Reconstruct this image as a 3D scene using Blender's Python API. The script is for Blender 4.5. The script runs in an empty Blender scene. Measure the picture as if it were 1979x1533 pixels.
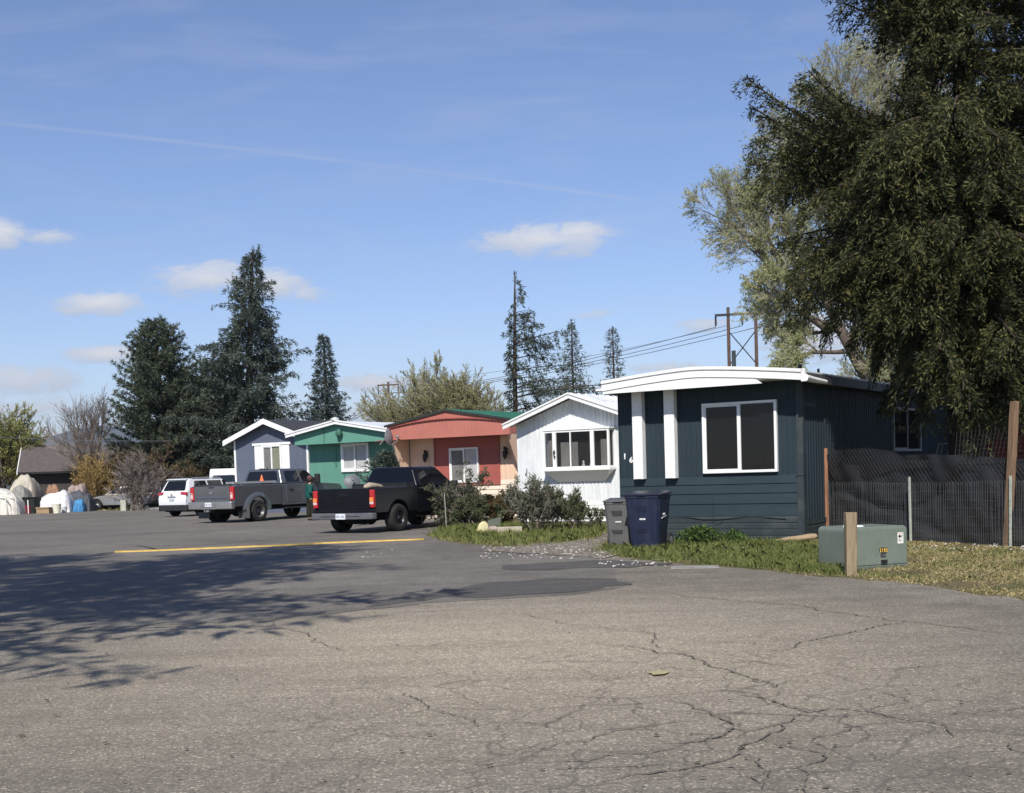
import bpy, math, random
import numpy as np
from mathutils import Vector, Matrix
R = math.radians
sc = bpy.context.scene
COL = sc.collection
rng = np.random.default_rng(11)
random.seed(5)

# ------------------------------------------------------------------ camera
IMW, IMH, FPX, CAMH = 1979.0, 1533.0, 2400.0, 1.55
PITCH, ROLL, HZ = R(3.0), R(1.8), 912.0
CX = IMW / 2
CY = HZ + FPX * math.tan(PITCH) / math.cos(ROLL)
CAMROT = Matrix.Rotation(R(90) - PITCH, 3, 'X') @ Matrix.Rotation(-ROLL, 3, 'Z')

def ray(px, py):
    return CAMROT @ Vector(((px - CX) / FPX, -(py - CY) / FPX, -1.0))

def G(px, py, z=0.0):
    d = ray(px, py)
    t = (z - CAMH) / d.z
    return Vector((d.x * t, d.y * t, z))

def P(px, py, Y):
    d = ray(px, py)
    t = Y / d.y
    return Vector((d.x * t, Y, CAMH + d.z * t))

cam = bpy.data.cameras.new('camera')
camo = bpy.data.objects.new('camera', cam)
COL.objects.link(camo)
cam.sensor_width = 36.0
cam.lens = 36.0 * FPX / IMW
cam.shift_y = (CY - IMH / 2) / IMW
cam.clip_start = 0.1
cam.clip_end = 20000
camo.matrix_world = Matrix.Translation((0, 0, CAMH)) @ CAMROT.to_4x4()
sc.camera = camo

# ------------------------------------------------------------------ nodes / materials
def new_mat(name):
    m = bpy.data.materials.new(name)
    m.use_nodes = True
    nt = m.node_tree
    nt.nodes.clear()
    out = nt.nodes.new('ShaderNodeOutputMaterial')
    return m, nt, out

def N(nt, typ, **kw):
    n = nt.nodes.new(typ)
    for k, v in kw.items():
        if k.startswith('i_'):
            key = k[2:]
            key = int(key) if key.isdigit() else key.replace('_', ' ')
            n.inputs[key].default_value = v
        else:
            setattr(n, k, v)
    return n

def L(nt, a, b):
    nt.links.new(a, b)

def math_n(nt, op, a, b=None, c=None, clamp=False):
    n = nt.nodes.new('ShaderNodeMath')
    n.operation = op
    n.use_clamp = clamp
    for i, x in enumerate((a, b, c)):
        if x is None:
            continue
        if isinstance(x, (int, float)):
            n.inputs[i].default_value = x
        else:
            nt.links.new(x, n.inputs[i])
    return n.outputs[0]

def mixc(nt, fac, a, b, mode='MIX'):
    n = nt.nodes.new('ShaderNodeMix')
    n.data_type = 'RGBA'
    n.blend_type = mode
    for s, x in ((n.inputs[0], fac), (n.inputs[6], a), (n.inputs[7], b)):
        if isinstance(x, (int, float)):
            s.default_value = x
        elif isinstance(x, (tuple, list)):
            s.default_value = (*x[:3], 1)
        else:
            nt.links.new(x, s)
    return n.outputs[2]

def noise(nt, vec, scale, detail=3, rough=0.5, dist=0.0):
    n = N(nt, 'ShaderNodeTexNoise')
    n.inputs['Scale'].default_value = scale
    n.inputs['Detail'].default_value = detail
    n.inputs['Roughness'].default_value = rough
    n.inputs['Distortion'].default_value = dist
    if vec is not None:
        L(nt, vec, n.inputs['Vector'])
    return n.outputs['Fac']

def ramp(nt, fac, stops):
    n = N(nt, 'ShaderNodeValToRGB')
    el = n.color_ramp.elements
    while len(el) < len(stops):
        el.new(0.5)
    for e, (p, c) in zip(el, stops):
        e.position = p
        e.color = (*c[:3], 1) if not isinstance(c, (int, float)) else (c, c, c, 1)
    L(nt, fac, n.inputs[0])
    return n.outputs[0]

def objco(nt, scale=None):
    tc = N(nt, 'ShaderNodeTexCoord')
    if scale is None:
        return tc.outputs['Object']
    mp = N(nt, 'ShaderNodeMapping')
    mp.inputs['Scale'].default_value = scale
    L(nt, tc.outputs['Object'], mp.inputs[0])
    return mp.outputs[0]

def bsdf(nt, out, color, rough=0.6, metal=0.0, spec=0.5, coat=0.0, normal=None):
    b = N(nt, 'ShaderNodeBsdfPrincipled')
    if isinstance(color, (tuple, list)):
        b.inputs['Base Color'].default_value = (*color[:3], 1)
    else:
        L(nt, color, b.inputs['Base Color'])
    if isinstance(rough, (int, float)):
        b.inputs['Roughness'].default_value = rough
    else:
        L(nt, rough, b.inputs['Roughness'])
    b.inputs['Metallic'].default_value = metal
    b.inputs['Specular IOR Level'].default_value = spec
    if coat:
        b.inputs['Coat Weight'].default_value = coat
        b.inputs['Coat Roughness'].default_value = 0.08
    if normal is not None:
        L(nt, normal, b.inputs['Normal'])
    L(nt, b.outputs[0], out.inputs[0])
    return b

def bump(nt, h, strength=0.3, dist=0.01):
    n = N(nt, 'ShaderNodeBump')
    n.inputs['Strength'].default_value = strength
    n.inputs['Distance'].default_value = dist
    L(nt, h, n.inputs['Height'])
    return n.outputs[0]

def plain(name, c, rough=0.6, metal=0.0, spec=0.4, var=0.12, scale=6.0, coat=0.0, dirt=None, stretch=(1, 1, 1), bmp=0.0):
    """base colour with soft mottling and, when asked, streaks of weathering"""
    m, nt, out = new_mat(name)
    co = objco(nt, stretch)
    f = noise(nt, co, scale, 4, 0.6)
    lo = tuple(x * (1 - var) for x in c)
    hi = tuple(min(1, x * (1 + var)) for x in c)
    col = ramp(nt, f, [(0.3, lo), (0.7, hi)])
    if dirt is not None:
        co2 = objco(nt, dirt[2] if len(dirt) > 2 else (3, 3, 0.5))
        g = ramp(nt, noise(nt, co2, 3.0, 5, 0.65), [(0.48, 0.0), (0.72, dirt[1])])
        col = mixc(nt, g, col, dirt[0])
    nrm = bump(nt, noise(nt, co, scale * 4, 3), bmp, 0.01) if bmp else None
    bsdf(nt, out, col, rough, metal, spec, coat, nrm)
    return m

def leafmat(name, c1, c2, c3=None, trans=0.25, cscale=0.6):
    m, nt, out = new_mat(name)
    geo = N(nt, 'ShaderNodeNewGeometry')
    r = geo.outputs['Random Per Island']
    f = math_n(nt, 'ADD', math_n(nt, 'MULTIPLY', r, 0.55), math_n(nt, 'MULTIPLY', noise(nt, objco(nt), cscale, 3), 0.5))
    stops = [(0.28, c1), (0.62, c2)] if c3 is None else [(0.25, c1), (0.55, c2), (0.82, c3)]
    col = ramp(nt, f, stops)
    b = N(nt, 'ShaderNodeBsdfPrincipled')
    L(nt, col, b.inputs['Base Color'])
    b.inputs['Roughness'].default_value = 0.65
    b.inputs['Specular IOR Level'].default_value = 0.25
    t = N(nt, 'ShaderNodeBsdfTranslucent')
    L(nt, col, t.inputs[0])
    mx = N(nt, 'ShaderNodeMixShader')
    mx.inputs[0].default_value = trans
    L(nt, b.outputs[0], mx.inputs[1])
    L(nt, t.outputs[0], mx.inputs[2])
    L(nt, mx.outputs[0], out.inputs[0])
    return m

def glass(name, tint=(0.02, 0.022, 0.025), alpha=0.0, rough=0.03, spec=0.5):
    """window glass: partly see-through with a clean reflection"""
    m, nt, out = new_mat(name)
    b = bsdf(nt, out, tint, rough, 0, spec)
    if alpha > 0:
        t = N(nt, 'ShaderNodeBsdfTransparent')
        mx = N(nt, 'ShaderNodeMixShader')
        mx.inputs[0].default_value = alpha
        L(nt, b.outputs[0], mx.inputs[1])
        L(nt, t.outputs[0], mx.inputs[2])
        L(nt, mx.outputs[0], out.inputs[0])
    return m

# ------------------------------------------------------------------ mesh building
class MB:
    def __init__(s):
        s.v, s.f, s.mi, s.m = [], [], [], 0
    def vert(s, p):
        s.v.append(tuple(p))
        return len(s.v) - 1
    def face(s, pts):
        i = [s.vert(p) for p in pts]
        s.f.append(i)
        s.mi.append(s.m)
    def fi(s, idx):
        s.f.append(list(idx))
        s.mi.append(s.m)
    def box(s, x0, x1, y0, y1, z0, z1, xf=None):
        c = [(x0, y0, z0), (x1, y0, z0), (x1, y1, z0), (x0, y1, z0), (x0, y0, z1), (x1, y0, z1), (x1, y1, z1), (x0, y1, z1)]
        if xf is not None:
            c = [xf @ Vector(p) for p in c]
        s.hexa(c)
        return s
    def hexa(s, c):
        b = [s.vert(p) for p in c]
        for q in ((0, 3, 2, 1), (4, 5, 6, 7), (0, 1, 5, 4), (1, 2, 6, 5), (2, 3, 7, 6), (3, 0, 4, 7)):
            s.fi([b[k] for k in q])
    def prism(s, poly, fn0, fn1):
        """poly of 2D points swept from fn0(p) to fn1(p)"""
        a = [s.vert(fn0(p)) for p in poly]
        b = [s.vert(fn1(p)) for p in poly]
        n = len(poly)
        s.fi(a[::-1])
        s.fi(b)
        for i in range(n):
            j = (i + 1) % n
            s.fi((a[i], a[j], b[j], b[i]))
        return s
    def px(s, poly, x0, x1):           # poly in (y,z)
        return s.prism(poly, lambda p: (x0, p[0], p[1]), lambda p: (x1, p[0], p[1]))
    def py(s, poly, y0, y1):           # poly in (x,z)
        return s.prism([p for p in poly], lambda p: (p[0], y0, p[1]), lambda p: (p[0], y1, p[1]))
    def pz(s, poly, z0, z1):
        return s.prism(poly, lambda p: (p[0], p[1], z0), lambda p: (p[0], p[1], z1))
    def rings(s, rings, caps=True, closed=True):
        idx = [[s.vert(p) for p in r] for r in rings]
        n = len(rings[0])
        for a, b in zip(idx, idx[1:]):
            for i in range(n if closed else n - 1):
                j = (i + 1) % n
                s.fi((a[i], a[j], b[j], b[i]))
        if caps:
            s.fi(idx[0][::-1])
            s.fi(idx[-1])
        return s
    def tube(s, pts, radii, n=6, caps=True):
        pts = [Vector(p) for p in pts]
        if isinstance(radii, (int, float)):
            radii = [radii] * len(pts)
        rr = []
        u = None
        for i, p in enumerate(pts):
            d = (pts[min(i + 1, len(pts) - 1)] - pts[max(i - 1, 0)])
            if d.length < 1e-9:
                d = Vector((0, 0, 1))
            d.normalize()
            if u is None:
                u = d.orthogonal().normalized()
            else:
                u = (u - d * u.dot(d))
                u = u.normalized() if u.length > 1e-6 else d.orthogonal().normalized()
            w = d.cross(u)
            rr.append([p + (u * math.cos(2 * math.pi * k / n) + w * math.sin(2 * math.pi * k / n)) * radii[i] for k in range(n)])
        return s.rings(rr, caps)
    def lathe(s, prof, axis='z', c=(0, 0, 0), n=24, caps=True):
        rr = []
        for r, h in prof:
            ring = []
            for k in range(n):
                a = 2 * math.pi * k / n
                x, y = r * math.cos(a), r * math.sin(a)
                p = {'z': (x, y, h), 'x': (h, x, y), 'y': (y, h, x)}[axis]
                ring.append((c[0] + p[0], c[1] + p[1], c[2] + p[2]))
            rr.append(ring)
        return s.rings(rr, caps)
    def build(s, name, mats, parent=None, smooth=False, bevel=0, seg=2, ang=35):
        me = bpy.data.meshes.new(name)
        me.from_pydata(s.v, [], s.f)
        if not isinstance(mats, (list, tuple)):
            mats = [mats]
        for m in mats:
            me.materials.append(m)
        if len(mats) > 1:
            me.polygons.foreach_set('material_index', s.mi)
        if smooth:
            me.polygons.foreach_set('use_smooth', [True] * len(s.f))
        me.update()
        o = bpy.data.objects.new(name, me)
        COL.objects.link(o)
        if parent is not None:
            o.parent = parent
        if bevel:
            b = o.modifiers.new('bevel', 'BEVEL')
            b.width = bevel
            b.segments = seg
            b.limit_method = 'ANGLE'
            b.angle_limit = R(ang)
            me.polygons.foreach_set('use_smooth', [True] * len(s.f))
            w = o.modifiers.new('normals', 'WEIGHTED_NORMAL')
            w.keep_sharp = True
        return o

def np_mesh(name, V, nper, mat, parent=None):
    """V: (k*nper,3) vertices, each run of nper is one polygon"""
    V = np.asarray(V, np.float32).reshape(-1, 3)
    k = len(V) // nper
    me = bpy.data.meshes.new(name)
    me.vertices.add(len(V))
    me.vertices.foreach_set('co', V.ravel())
    me.loops.add(len(V))
    me.loops.foreach_set('vertex_index', np.arange(len(V), dtype=np.int32))
    me.polygons.add(k)
    me.polygons.foreach_set('loop_start', np.arange(0, len(V), nper, dtype=np.int32))
    me.materials.append(mat)
    me.update(calc_edges=True)
    o = bpy.data.objects.new(name, me)
    COL.objects.link(o)
    if parent is not None:
        o.parent = parent
    return o

def nrm(a):
    return a / np.maximum(np.linalg.norm(a, axis=-1, keepdims=True), 1e-9)

def leaf_verts(C, D, Lh, Wd, g, flat=0.0):
    """diamond leaves: base C, direction D, length Lh, width Wd"""
    n = len(C)
    rnd = g.normal(0, 1, (n, 3))
    rnd[:, 2] += flat
    S = nrm(np.cross(D, rnd))
    Lh = np.broadcast_to(np.asarray(Lh, float), (n,))[:, None]
    Wd = np.broadcast_to(np.asarray(Wd, float), (n,))[:, None]
    return np.stack([C, C + D * Lh * .5 + S * Wd * .5, C + D * Lh, C + D * Lh * .5 - S * Wd * .5], 1)

def thing(name, label, cat, loc=(0, 0, 0), rz=0.0, group=None):
    o = bpy.data.objects.new(name, None)
    COL.objects.link(o)
    o.empty_display_size = 0.3
    o.location = loc
    o.rotation_euler = (0, 0, rz)
    o['label'] = label
    o['category'] = cat
    if group:
        o['group'] = group
    return o

def tag(o, label, cat, group=None, kind=None):
    o['label'] = label
    o['category'] = cat
    if group:
        o['group'] = group
    if kind:
        o['kind'] = kind
    return o

def struct(o, kind='structure', label=None, cat=None):
    o['kind'] = kind
    if label:
        o['label'] = label
    if cat:
        o['category'] = cat
    return o

def text_mesh(name, body, size, mat, parent, loc, rot, ext=0.004, align='CENTER', sx=1.0, bold=0.0):
    cu = bpy.data.curves.new(name, 'FONT')
    cu.body = body
    cu.size = size
    cu.extrude = ext
    cu.offset = bold
    cu.align_x = align
    cu.resolution_u = 3
    tmp = bpy.data.objects.new(name + '_tmp', cu)
    COL.objects.link(tmp)
    bpy.context.view_layer.update()
    me = bpy.data.meshes.new_from_object(tmp.evaluated_get(bpy.context.evaluated_depsgraph_get()))
    bpy.data.objects.remove(tmp)
    me.name = name
    me.materials.clear()
    me.materials.append(mat)
    o = bpy.data.objects.new(name, me)
    COL.objects.link(o)
    o.parent = parent
    o.location = loc
    o.rotation_euler = rot
    o.scale = (sx, 1, 1)
    return o

# ------------------------------------------------------------------ sky and sun
SUND = Vector((-0.089, -0.655, 0.60)).normalized()
EL = math.asin(SUND.z)
AZ = math.atan2(SUND.x, SUND.y)
w = bpy.data.worlds.new('World')
sc.world = w
w.use_nodes = True
nt = w.node_tree
nt.nodes.clear()
wo = N(nt, 'ShaderNodeOutputWorld')
sky = N(nt, 'ShaderNodeTexSky')
sky.sky_type = 'NISHITA'
sky.sun_disc = False
sky.sun_elevation = EL
sky.sun_rotation = AZ
sky.altitude = 300
sky.air_density = 1.0
sky.dust_density = 0.0
sky.ozone_density = 4.0
bg = N(nt, 'ShaderNodeBackground')
bg.inputs[1].default_value = 0.112
tc = N(nt, 'ShaderNodeTexCoord')
sep = N(nt, 'ShaderNodeSeparateXYZ')
L(nt, tc.outputs['Generated'], sep.inputs[0])
yy = math_n(nt, 'MAXIMUM', sep.outputs[1], 0.02)
u = math_n(nt, 'DIVIDE', sep.outputs[0], yy)
v = math_n(nt, 'DIVIDE', sep.outputs[2], yy)
comb = N(nt, 'ShaderNodeCombineXYZ')
L(nt, u, comb.inputs[0])
L(nt, v, comb.inputs[1])
uv = comb.outputs[0]
mp = N(nt, 'ShaderNodeMapping')
mp.inputs['Scale'].default_value = (1.0, 2.2, 1.0)
L(nt, uv, mp.inputs[0])
n1 = noise(nt, mp.outputs[0], 38.0, 8, 0.66, 0.8)
n2 = noise(nt, mp.outputs[0], 12.0, 5, 0.6)

def uvof(px, py):
    d = ray(px, py)
    return d.x / d.y, d.z / d.y
# (px, py, half width, half height, strength)
clouds = [(192, 586, 88, 26, 1.0), (402, 538, 130, 36, .85), (530, 548, 64, 30, .9), (1060, 464, 150, 36, .85), (1120, 448, 70, 20, .9), (206, 686, 84, 20, .95),
          (0, 452, 52, 32, .9), (95, 456, 62, 20, .55), (720, 742, 80, 20, .9), (40, 735, 120, 34, .75), (1360, 630, 60, 15, .65),
          (1140, 608, 60, 13, .5), (1285, 712, 80, 12, .7), (1570, 650, 120, 60, .95), (740, 800, 120, 18, .7), (60, 790, 180, 26, .6), (590, 570, 60, 18, .5)]
tot = None
shade = None
for (cx_, cy_, a_, b_, s_) in clouds:
    u0, v0 = uvof(cx_, cy_)
    m_ = N(nt, 'ShaderNodeMapping')
    m_.vector_type = 'POINT'
    sx_, sy_ = FPX / (a_ * 1.3), FPX / (b_ * 1.3)
    m_.inputs['Scale'].default_value = (sx_, sy_, 0)
    m_.inputs['Location'].default_value = (-u0 * sx_, -v0 * sy_, 0)
    L(nt, uv, m_.inputs[0])
    ln = N(nt, 'ShaderNodeVectorMath', operation='LENGTH')
    L(nt, m_.outputs[0], ln.inputs[0])
    e = math_n(nt, 'MULTIPLY', math_n(nt, 'SUBTRACT', 1.0, ln.outputs['Value'], clamp=True), s_)
    tot = e if tot is None else math_n(nt, 'MAXIMUM', tot, e)
    sp = N(nt, 'ShaderNodeSeparateXYZ')
    L(nt, m_.outputs[0], sp.inputs[0])
    h = math_n(nt, 'MULTIPLY', e, math_n(nt, 'ADD', math_n(nt, 'MULTIPLY', sp.outputs[1], 0.7), 0.55, clamp=True))
    shade = h if shade is None else math_n(nt, 'MAXIMUM', shade, h)
nz = math_n(nt, 'ADD', math_n(nt, 'MULTIPLY', math_n(nt, 'SUBTRACT', n1, 0.5), 3.0), math_n(nt, 'MULTIPLY', math_n(nt, 'SUBTRACT', n2, 0.5), 1.6))
gate = math_n(nt, 'MULTIPLY', tot, 4.0, clamp=True)
d_ = math_n(nt, 'ADD', tot, math_n(nt, 'MULTIPLY', nz, math_n(nt, 'MULTIPLY', gate, 0.5)))
al = ramp(nt, d_, [(0.08, 0.0), (0.20, 0.16), (0.44, 0.68), (0.8, 0.92)])
# thin high veil and a faded contrail
mpv = N(nt, 'ShaderNodeMapping')
mpv.inputs['Scale'].default_value = (1.2, 7.0, 1.0)
mpv.inputs['Rotation'].default_value = (0, 0, R(8))
L(nt, uv, mpv.inputs[0])
veil = ramp(nt, noise(nt, mpv.outputs[0], 5.0, 6, 0.62, 0.5), [(0.46, 0.0), (0.8, 0.22)])
ua, va = uvof(0, 238)
ub, vb = uvof(700, 316)
ue, ve = uvof(1340, 402)
def parab(nt, u):   # v as a quadratic through three points of the trail
    A = np.array([[ua * ua, ua, 1], [ub * ub, ub, 1], [ue * ue, ue, 1]])
    q = np.linalg.solve(A, np.array([va, vb, ve]))
    return math_n(nt, 'ADD', math_n(nt, 'MULTIPLY', math_n(nt, 'ADD', math_n(nt, 'MULTIPLY', u, float(q[0])), float(q[1])), u), float(q[2]))
dv = math_n(nt, 'ABSOLUTE', math_n(nt, 'SUBTRACT', v, parab(nt, u)))
wid = math_n(nt, 'ADD', 0.0012, math_n(nt, 'MULTIPLY', n1, 0.0030))
tr = math_n(nt, 'SUBTRACT', 1.0, math_n(nt, 'DIVIDE', dv, wid), clamp=True)
endf = math_n(nt, 'MULTIPLY', math_n(nt, 'SUBTRACT', ue + 0.004, u, clamp=True), 14.0, clamp=True)
tr = math_n(nt, 'MULTIPLY', math_n(nt, 'MULTIPLY', tr, endf), math_n(nt, 'MULTIPLY', n2, 0.42))
al2 = math_n(nt, 'ADD', math_n(nt, 'MAXIMUM', al, math_n(nt, 'MAXIMUM', tr, veil)), 0.0, clamp=True)
al2 = math_n(nt, 'MULTIPLY', al2, math_n(nt, 'GREATER_THAN', sep.outputs[1], 0.05))
ccol = ramp(nt, math_n(nt, 'ADD', math_n(nt, 'MULTIPLY', shade, 1.1), math_n(nt, 'MULTIPLY', n1, 0.25)), [(0.12, (0.58, 0.64, 0.77)), (0.40, (0.72, 0.75, 0.82)), (0.8, (0.90, 0.90, 0.92))])
bg2 = N(nt, 'ShaderNodeBackground')
L(nt, ccol, bg2.inputs[0])
bg2.inputs[1].default_value = 0.86
L(nt, mixc(nt, 1.0, sky.outputs[0], (0.99, 0.925, 1.03), 'MULTIPLY'), bg.inputs[0])
mx = N(nt, 'ShaderNodeMixShader')
L(nt, al2, mx.inputs[0])
L(nt, bg.outputs[0], mx.inputs[1])
L(nt, bg2.outputs[0], mx.inputs[2])
L(nt, mx.outputs[0], wo.inputs[0])

sl = bpy.data.lights.new('sun', 'SUN')
sl.energy = 4.8
sl.angle = R(0.53)
sl.color = (1.0, 0.955, 0.88)
so = bpy.data.objects.new('sun', sl)
COL.objects.link(so)
so.location = (-5, -20, 40)
so.rotation_euler = SUND.to_track_quat('Z', 'Y').to_euler()

sc.view_settings.view_transform = 'Standard'
sc.view_settings.look = 'None'
sc.view_settings.exposure = 0.14
sc.view_settings.gamma = 1.0
sc.render.engine = 'CYCLES'
sc.cycles.use_denoising = True
sc.cycles.denoiser = 'OPENIMAGEDENOISE'
sc.cycles.denoising_input_passes = 'RGB_ALBEDO_NORMAL'
sc.cycles.max_bounces = 6
sc.cycles.diffuse_bounces = 3
sc.cycles.glossy_bounces = 3
sc.cycles.transmission_bounces = 4
sc.cycles.transparent_max_bounces = 16
# ================================================================== GROUND
def gpoly(pxs, z=0.0):
    return [tuple(G(a, b)[:2]) + (z,) for a, b in pxs]

# ---- soil and dry turf under everything
m, nt, out = new_mat('soil')
co = objco(nt)
a = noise(nt, co, 0.35, 5, 0.6)
b = noise(nt, co, 6.0, 5, 0.7)
c = noise(nt, co, 60.0, 3, 0.6)
col = ramp(nt, math_n(nt, 'ADD', math_n(nt, 'MULTIPLY', a, .5), math_n(nt, 'MULTIPLY', b, .5)),
           [(0.35, (0.075, 0.085, 0.03)), (0.52, (0.19, 0.155, 0.085)), (0.66, (0.24, 0.19, 0.11))])
col = mixc(nt, 0.5, col, ramp(nt, c, [(0.35, (0.35, .35, .35)), (0.7, (1, 1, 1))]), 'MULTIPLY')
bsdf(nt, out, col, 0.95, 0, 0.1, 0, bump(nt, c, 0.6, 0.03))
SOIL = m
mb = MB()
mb.face([(-9000, -200, 0), (9000, -200, 0), (9000, 9000, 0), (-9000, 9000, 0)])
struct(mb.build('ground', SOIL), 'structure', 'bare soil and dry turf stretching to the horizon', 'ground')

# ---- asphalt
def asphalt(name, c_lo, c_hi, tan=None, tanc=None, tanr=3.0, speck=1.0, fine=1.0, craze=None):
    m, nt, out = new_mat(name)
    co = objco(nt)
    big = noise(nt, co, 0.22, 5, 0.6, 0.6)
    mid = noise(nt, co, 2.2, 5, 0.65)
    col = ramp(nt, math_n(nt, 'ADD', math_n(nt, 'MULTIPLY', big, .55), math_n(nt, 'MULTIPLY', mid, .45)), [(0.36, c_lo), (0.66, c_hi)])
    if tan is not None:
        # the part most worn by turning wheels, gone pale and sandy
        mpp = N(nt, 'ShaderNodeMapping')
        mpp.inputs['Location'].default_value = (-tanc[0] / tanr[0], -tanc[1] / tanr[1], 0)
        mpp.inputs['Scale'].default_value = (1 / tanr[0], 1 / tanr[1], 0)
        L(nt, co, mpp.inputs[0])
        ln = N(nt, 'ShaderNodeVectorMath', operation='LENGTH')
        L(nt, mpp.outputs[0], ln.inputs[0])
        e = math_n(nt, 'SUBTRACT', 1.25, math_n(nt, 'ADD', ln.outputs['Value'], math_n(nt, 'MULTIPLY', math_n(nt, 'SUBTRACT', big, .5), 1.6)), clamp=True)
        col = mixc(nt, math_n(nt, 'MULTIPLY', e, 0.9, clamp=True), col, tan)
    vo = N(nt, 'ShaderNodeTexVoronoi')
    vo.inputs['Scale'].default_value = 78.0 * fine
    L(nt, co, vo.inputs['Vector'])
    vs = N(nt, 'ShaderNodeSeparateColor')
    L(nt, vo.outputs['Color'], vs.inputs[0])
    g1 = ramp(nt, vs.outputs[0], [(0.0, .45), (0.45, .85), (0.8, 1.1), (0.92, 1.25), (1.0, 2.5)])
    f2 = noise(nt, co, 150.0 * fine, 2, 0.7)
    g2 = ramp(nt, f2, [(0.3, .5), (0.55, 1.0), (0.75, 1.5)])
    col = mixc(nt, 0.74 * speck, col, g1, 'MULTIPLY')
    col = mixc(nt, 0.66 * speck, col, g2, 'MULTIPLY')
    st_ = noise(nt, objco(nt, (.16, 1.1, 1)), 1.6, 5, 0.7, 0.5)
    col = mixc(nt, 0.55, col, ramp(nt, st_, [(0.3, .70), (0.5, 1.0), (0.72, 1.22)]), 'MULTIPLY')
    # small dark tar spots and oil marks
    spots = ramp(nt, noise(nt, co, 5.5, 3, 0.75), [(0.68, 0.0), (0.76, 0.55)])
    col = mixc(nt, spots, col, (0.045, 0.042, 0.04))
    # fine crazing
    vc = N(nt, 'ShaderNodeTexVoronoi', feature='DISTANCE_TO_EDGE')
    vc.inputs['Scale'].default_value = 1.7
    dn = N(nt, 'ShaderNodeTexNoise')
    dn.inputs['Scale'].default_value = 2.5
    dn.inputs['Detail'].default_value = 5
    L(nt, co, dn.inputs['Vector'])
    va = N(nt, 'ShaderNodeVectorMath', operation='MULTIPLY_ADD')
    va.inputs[1].default_value = (0.5, 0.5, 0.0)
    L(nt, dn.outputs['Color'], va.inputs[0])
    L(nt, co, va.inputs[2])
    L(nt, va.outputs[0], vc.inputs['Vector'])
    cr = math_n(nt, 'SUBTRACT', 1.0, math_n(nt, 'DIVIDE', vc.outputs['Distance'], 0.026), clamp=True)
    msk = ramp(nt, noise(nt, co, 0.5, 3), [(0.50, 0.0), (0.66, 0.5)])
    if craze is not None:       # the broken, crazed corner of the lane
        m3 = N(nt, 'ShaderNodeVectorMath', operation='DISTANCE')
        L(nt, co, m3.inputs[0])
        m3.inputs[1].default_value = tuple(craze[0])
        msk = math_n(nt, 'MAXIMUM', msk, math_n(nt, 'MULTIPLY', math_n(nt, 'SUBTRACT', 1.15, math_n(nt, 'DIVIDE', m3.outputs['Value'], craze[1]), clamp=True), 1.0))
    cr = math_n(nt, 'MULTIPLY', cr, msk)
    col = mixc(nt, cr, col, (0.12, 0.105, 0.086))
    h = math_n(nt, 'ADD', math_n(nt, 'MULTIPLY', vs.outputs[0], .6), math_n(nt, 'MULTIPLY', f2, .6))
    bsdf(nt, out, col, 0.9, 0, 0.25, 0, bump(nt, h, 0.55, 0.008))
    return m

tc_ = G(900, 1260)
OLD = asphalt('old_asphalt', (0.165, 0.144, 0.114), (0.300, 0.263, 0.212), (0.430, 0.365, 0.270), (tc_.x + .3, tc_.y + 0.3), (3.8, 4.6), 1.0, 1.0, (G(1450, 1400), 4.6))
NEW = asphalt('newer_asphalt', (0.138, 0.124, 0.106), (0.235, 0.212, 0.182), None, None, 0, 0.85)
DARK = asphalt('patch_asphalt', (0.080, 0.074, 0.067), (0.125, 0.116, 0.105), None, None, 0, 0.6)

edge_r = [(2500, 1225), (2200, 1190), (1979, 1163), (1900, 1150), (1800, 1135), (1720, 1124), (1640, 1117), (1560, 1112), (1480, 1103), (1400, 1097), (1290, 1088), (1200, 1078), (1165, 1069)]
edge_m = [(1100, 1066), (1000, 1062), (900, 1053), (845, 1044), (826, 1034), (870, 1020), (905, 1008), (880, 998), (800, 992), (700, 991), (640, 991), (560, 987), (420, 987), (310, 985), (180, 987), (100, 989), (0, 993), (-500, 1012)]

def rough_edge(pxs, amp=0.12, step=0.35, seed=3):
    """world polyline through the pixels with a ragged, broken edge"""
    g = np.random.default_rng(seed)
    w = [np.array(G(a, b)[:2]) for a, b in pxs]
    o = []
    for p, q in zip(w, w[1:]):
        n = int(min(40, max(2, np.linalg.norm(q - p) / step)))
        for k in range(n):
            t = k / n
            o.append(p * (1 - t) + q * t + (g.normal(0, amp, 2) * (0.25 if k == 0 else 1)))
    o.append(w[-1])
    return [tuple(p) for p in o]

er, em = rough_edge(edge_r, 0.10, 0.3, 1), rough_edge(edge_m, 0.12, 0.6, 2)
mb = MB()
mb.face([(x, y, .004) for x, y in [(-45, 4), (-45, -14), (30, -14), (30, 9)] + er + em])
struct(mb.build('road', OLD), 'structure', 'worn grey tan asphalt of the lane and parking area', 'road')
low = rough_edge([(-900, 1290), (-300, 1248), (0, 1222), (300, 1210), (530, 1197), (700, 1180), (830, 1166), (1000, 1157), (1110, 1150), (1200, 1136), (1225, 1124), (1180, 1116), (1195, 1102), (1150, 1090), (1165, 1069)], 0.05, 0.3, 5)
mb = MB()
mb.face([(x, y, .008) for x, y in low + em])
struct(mb.build('road_overlay', NEW), 'structure', 'smoother darker asphalt laid over the far part of the lot', 'road')

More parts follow.
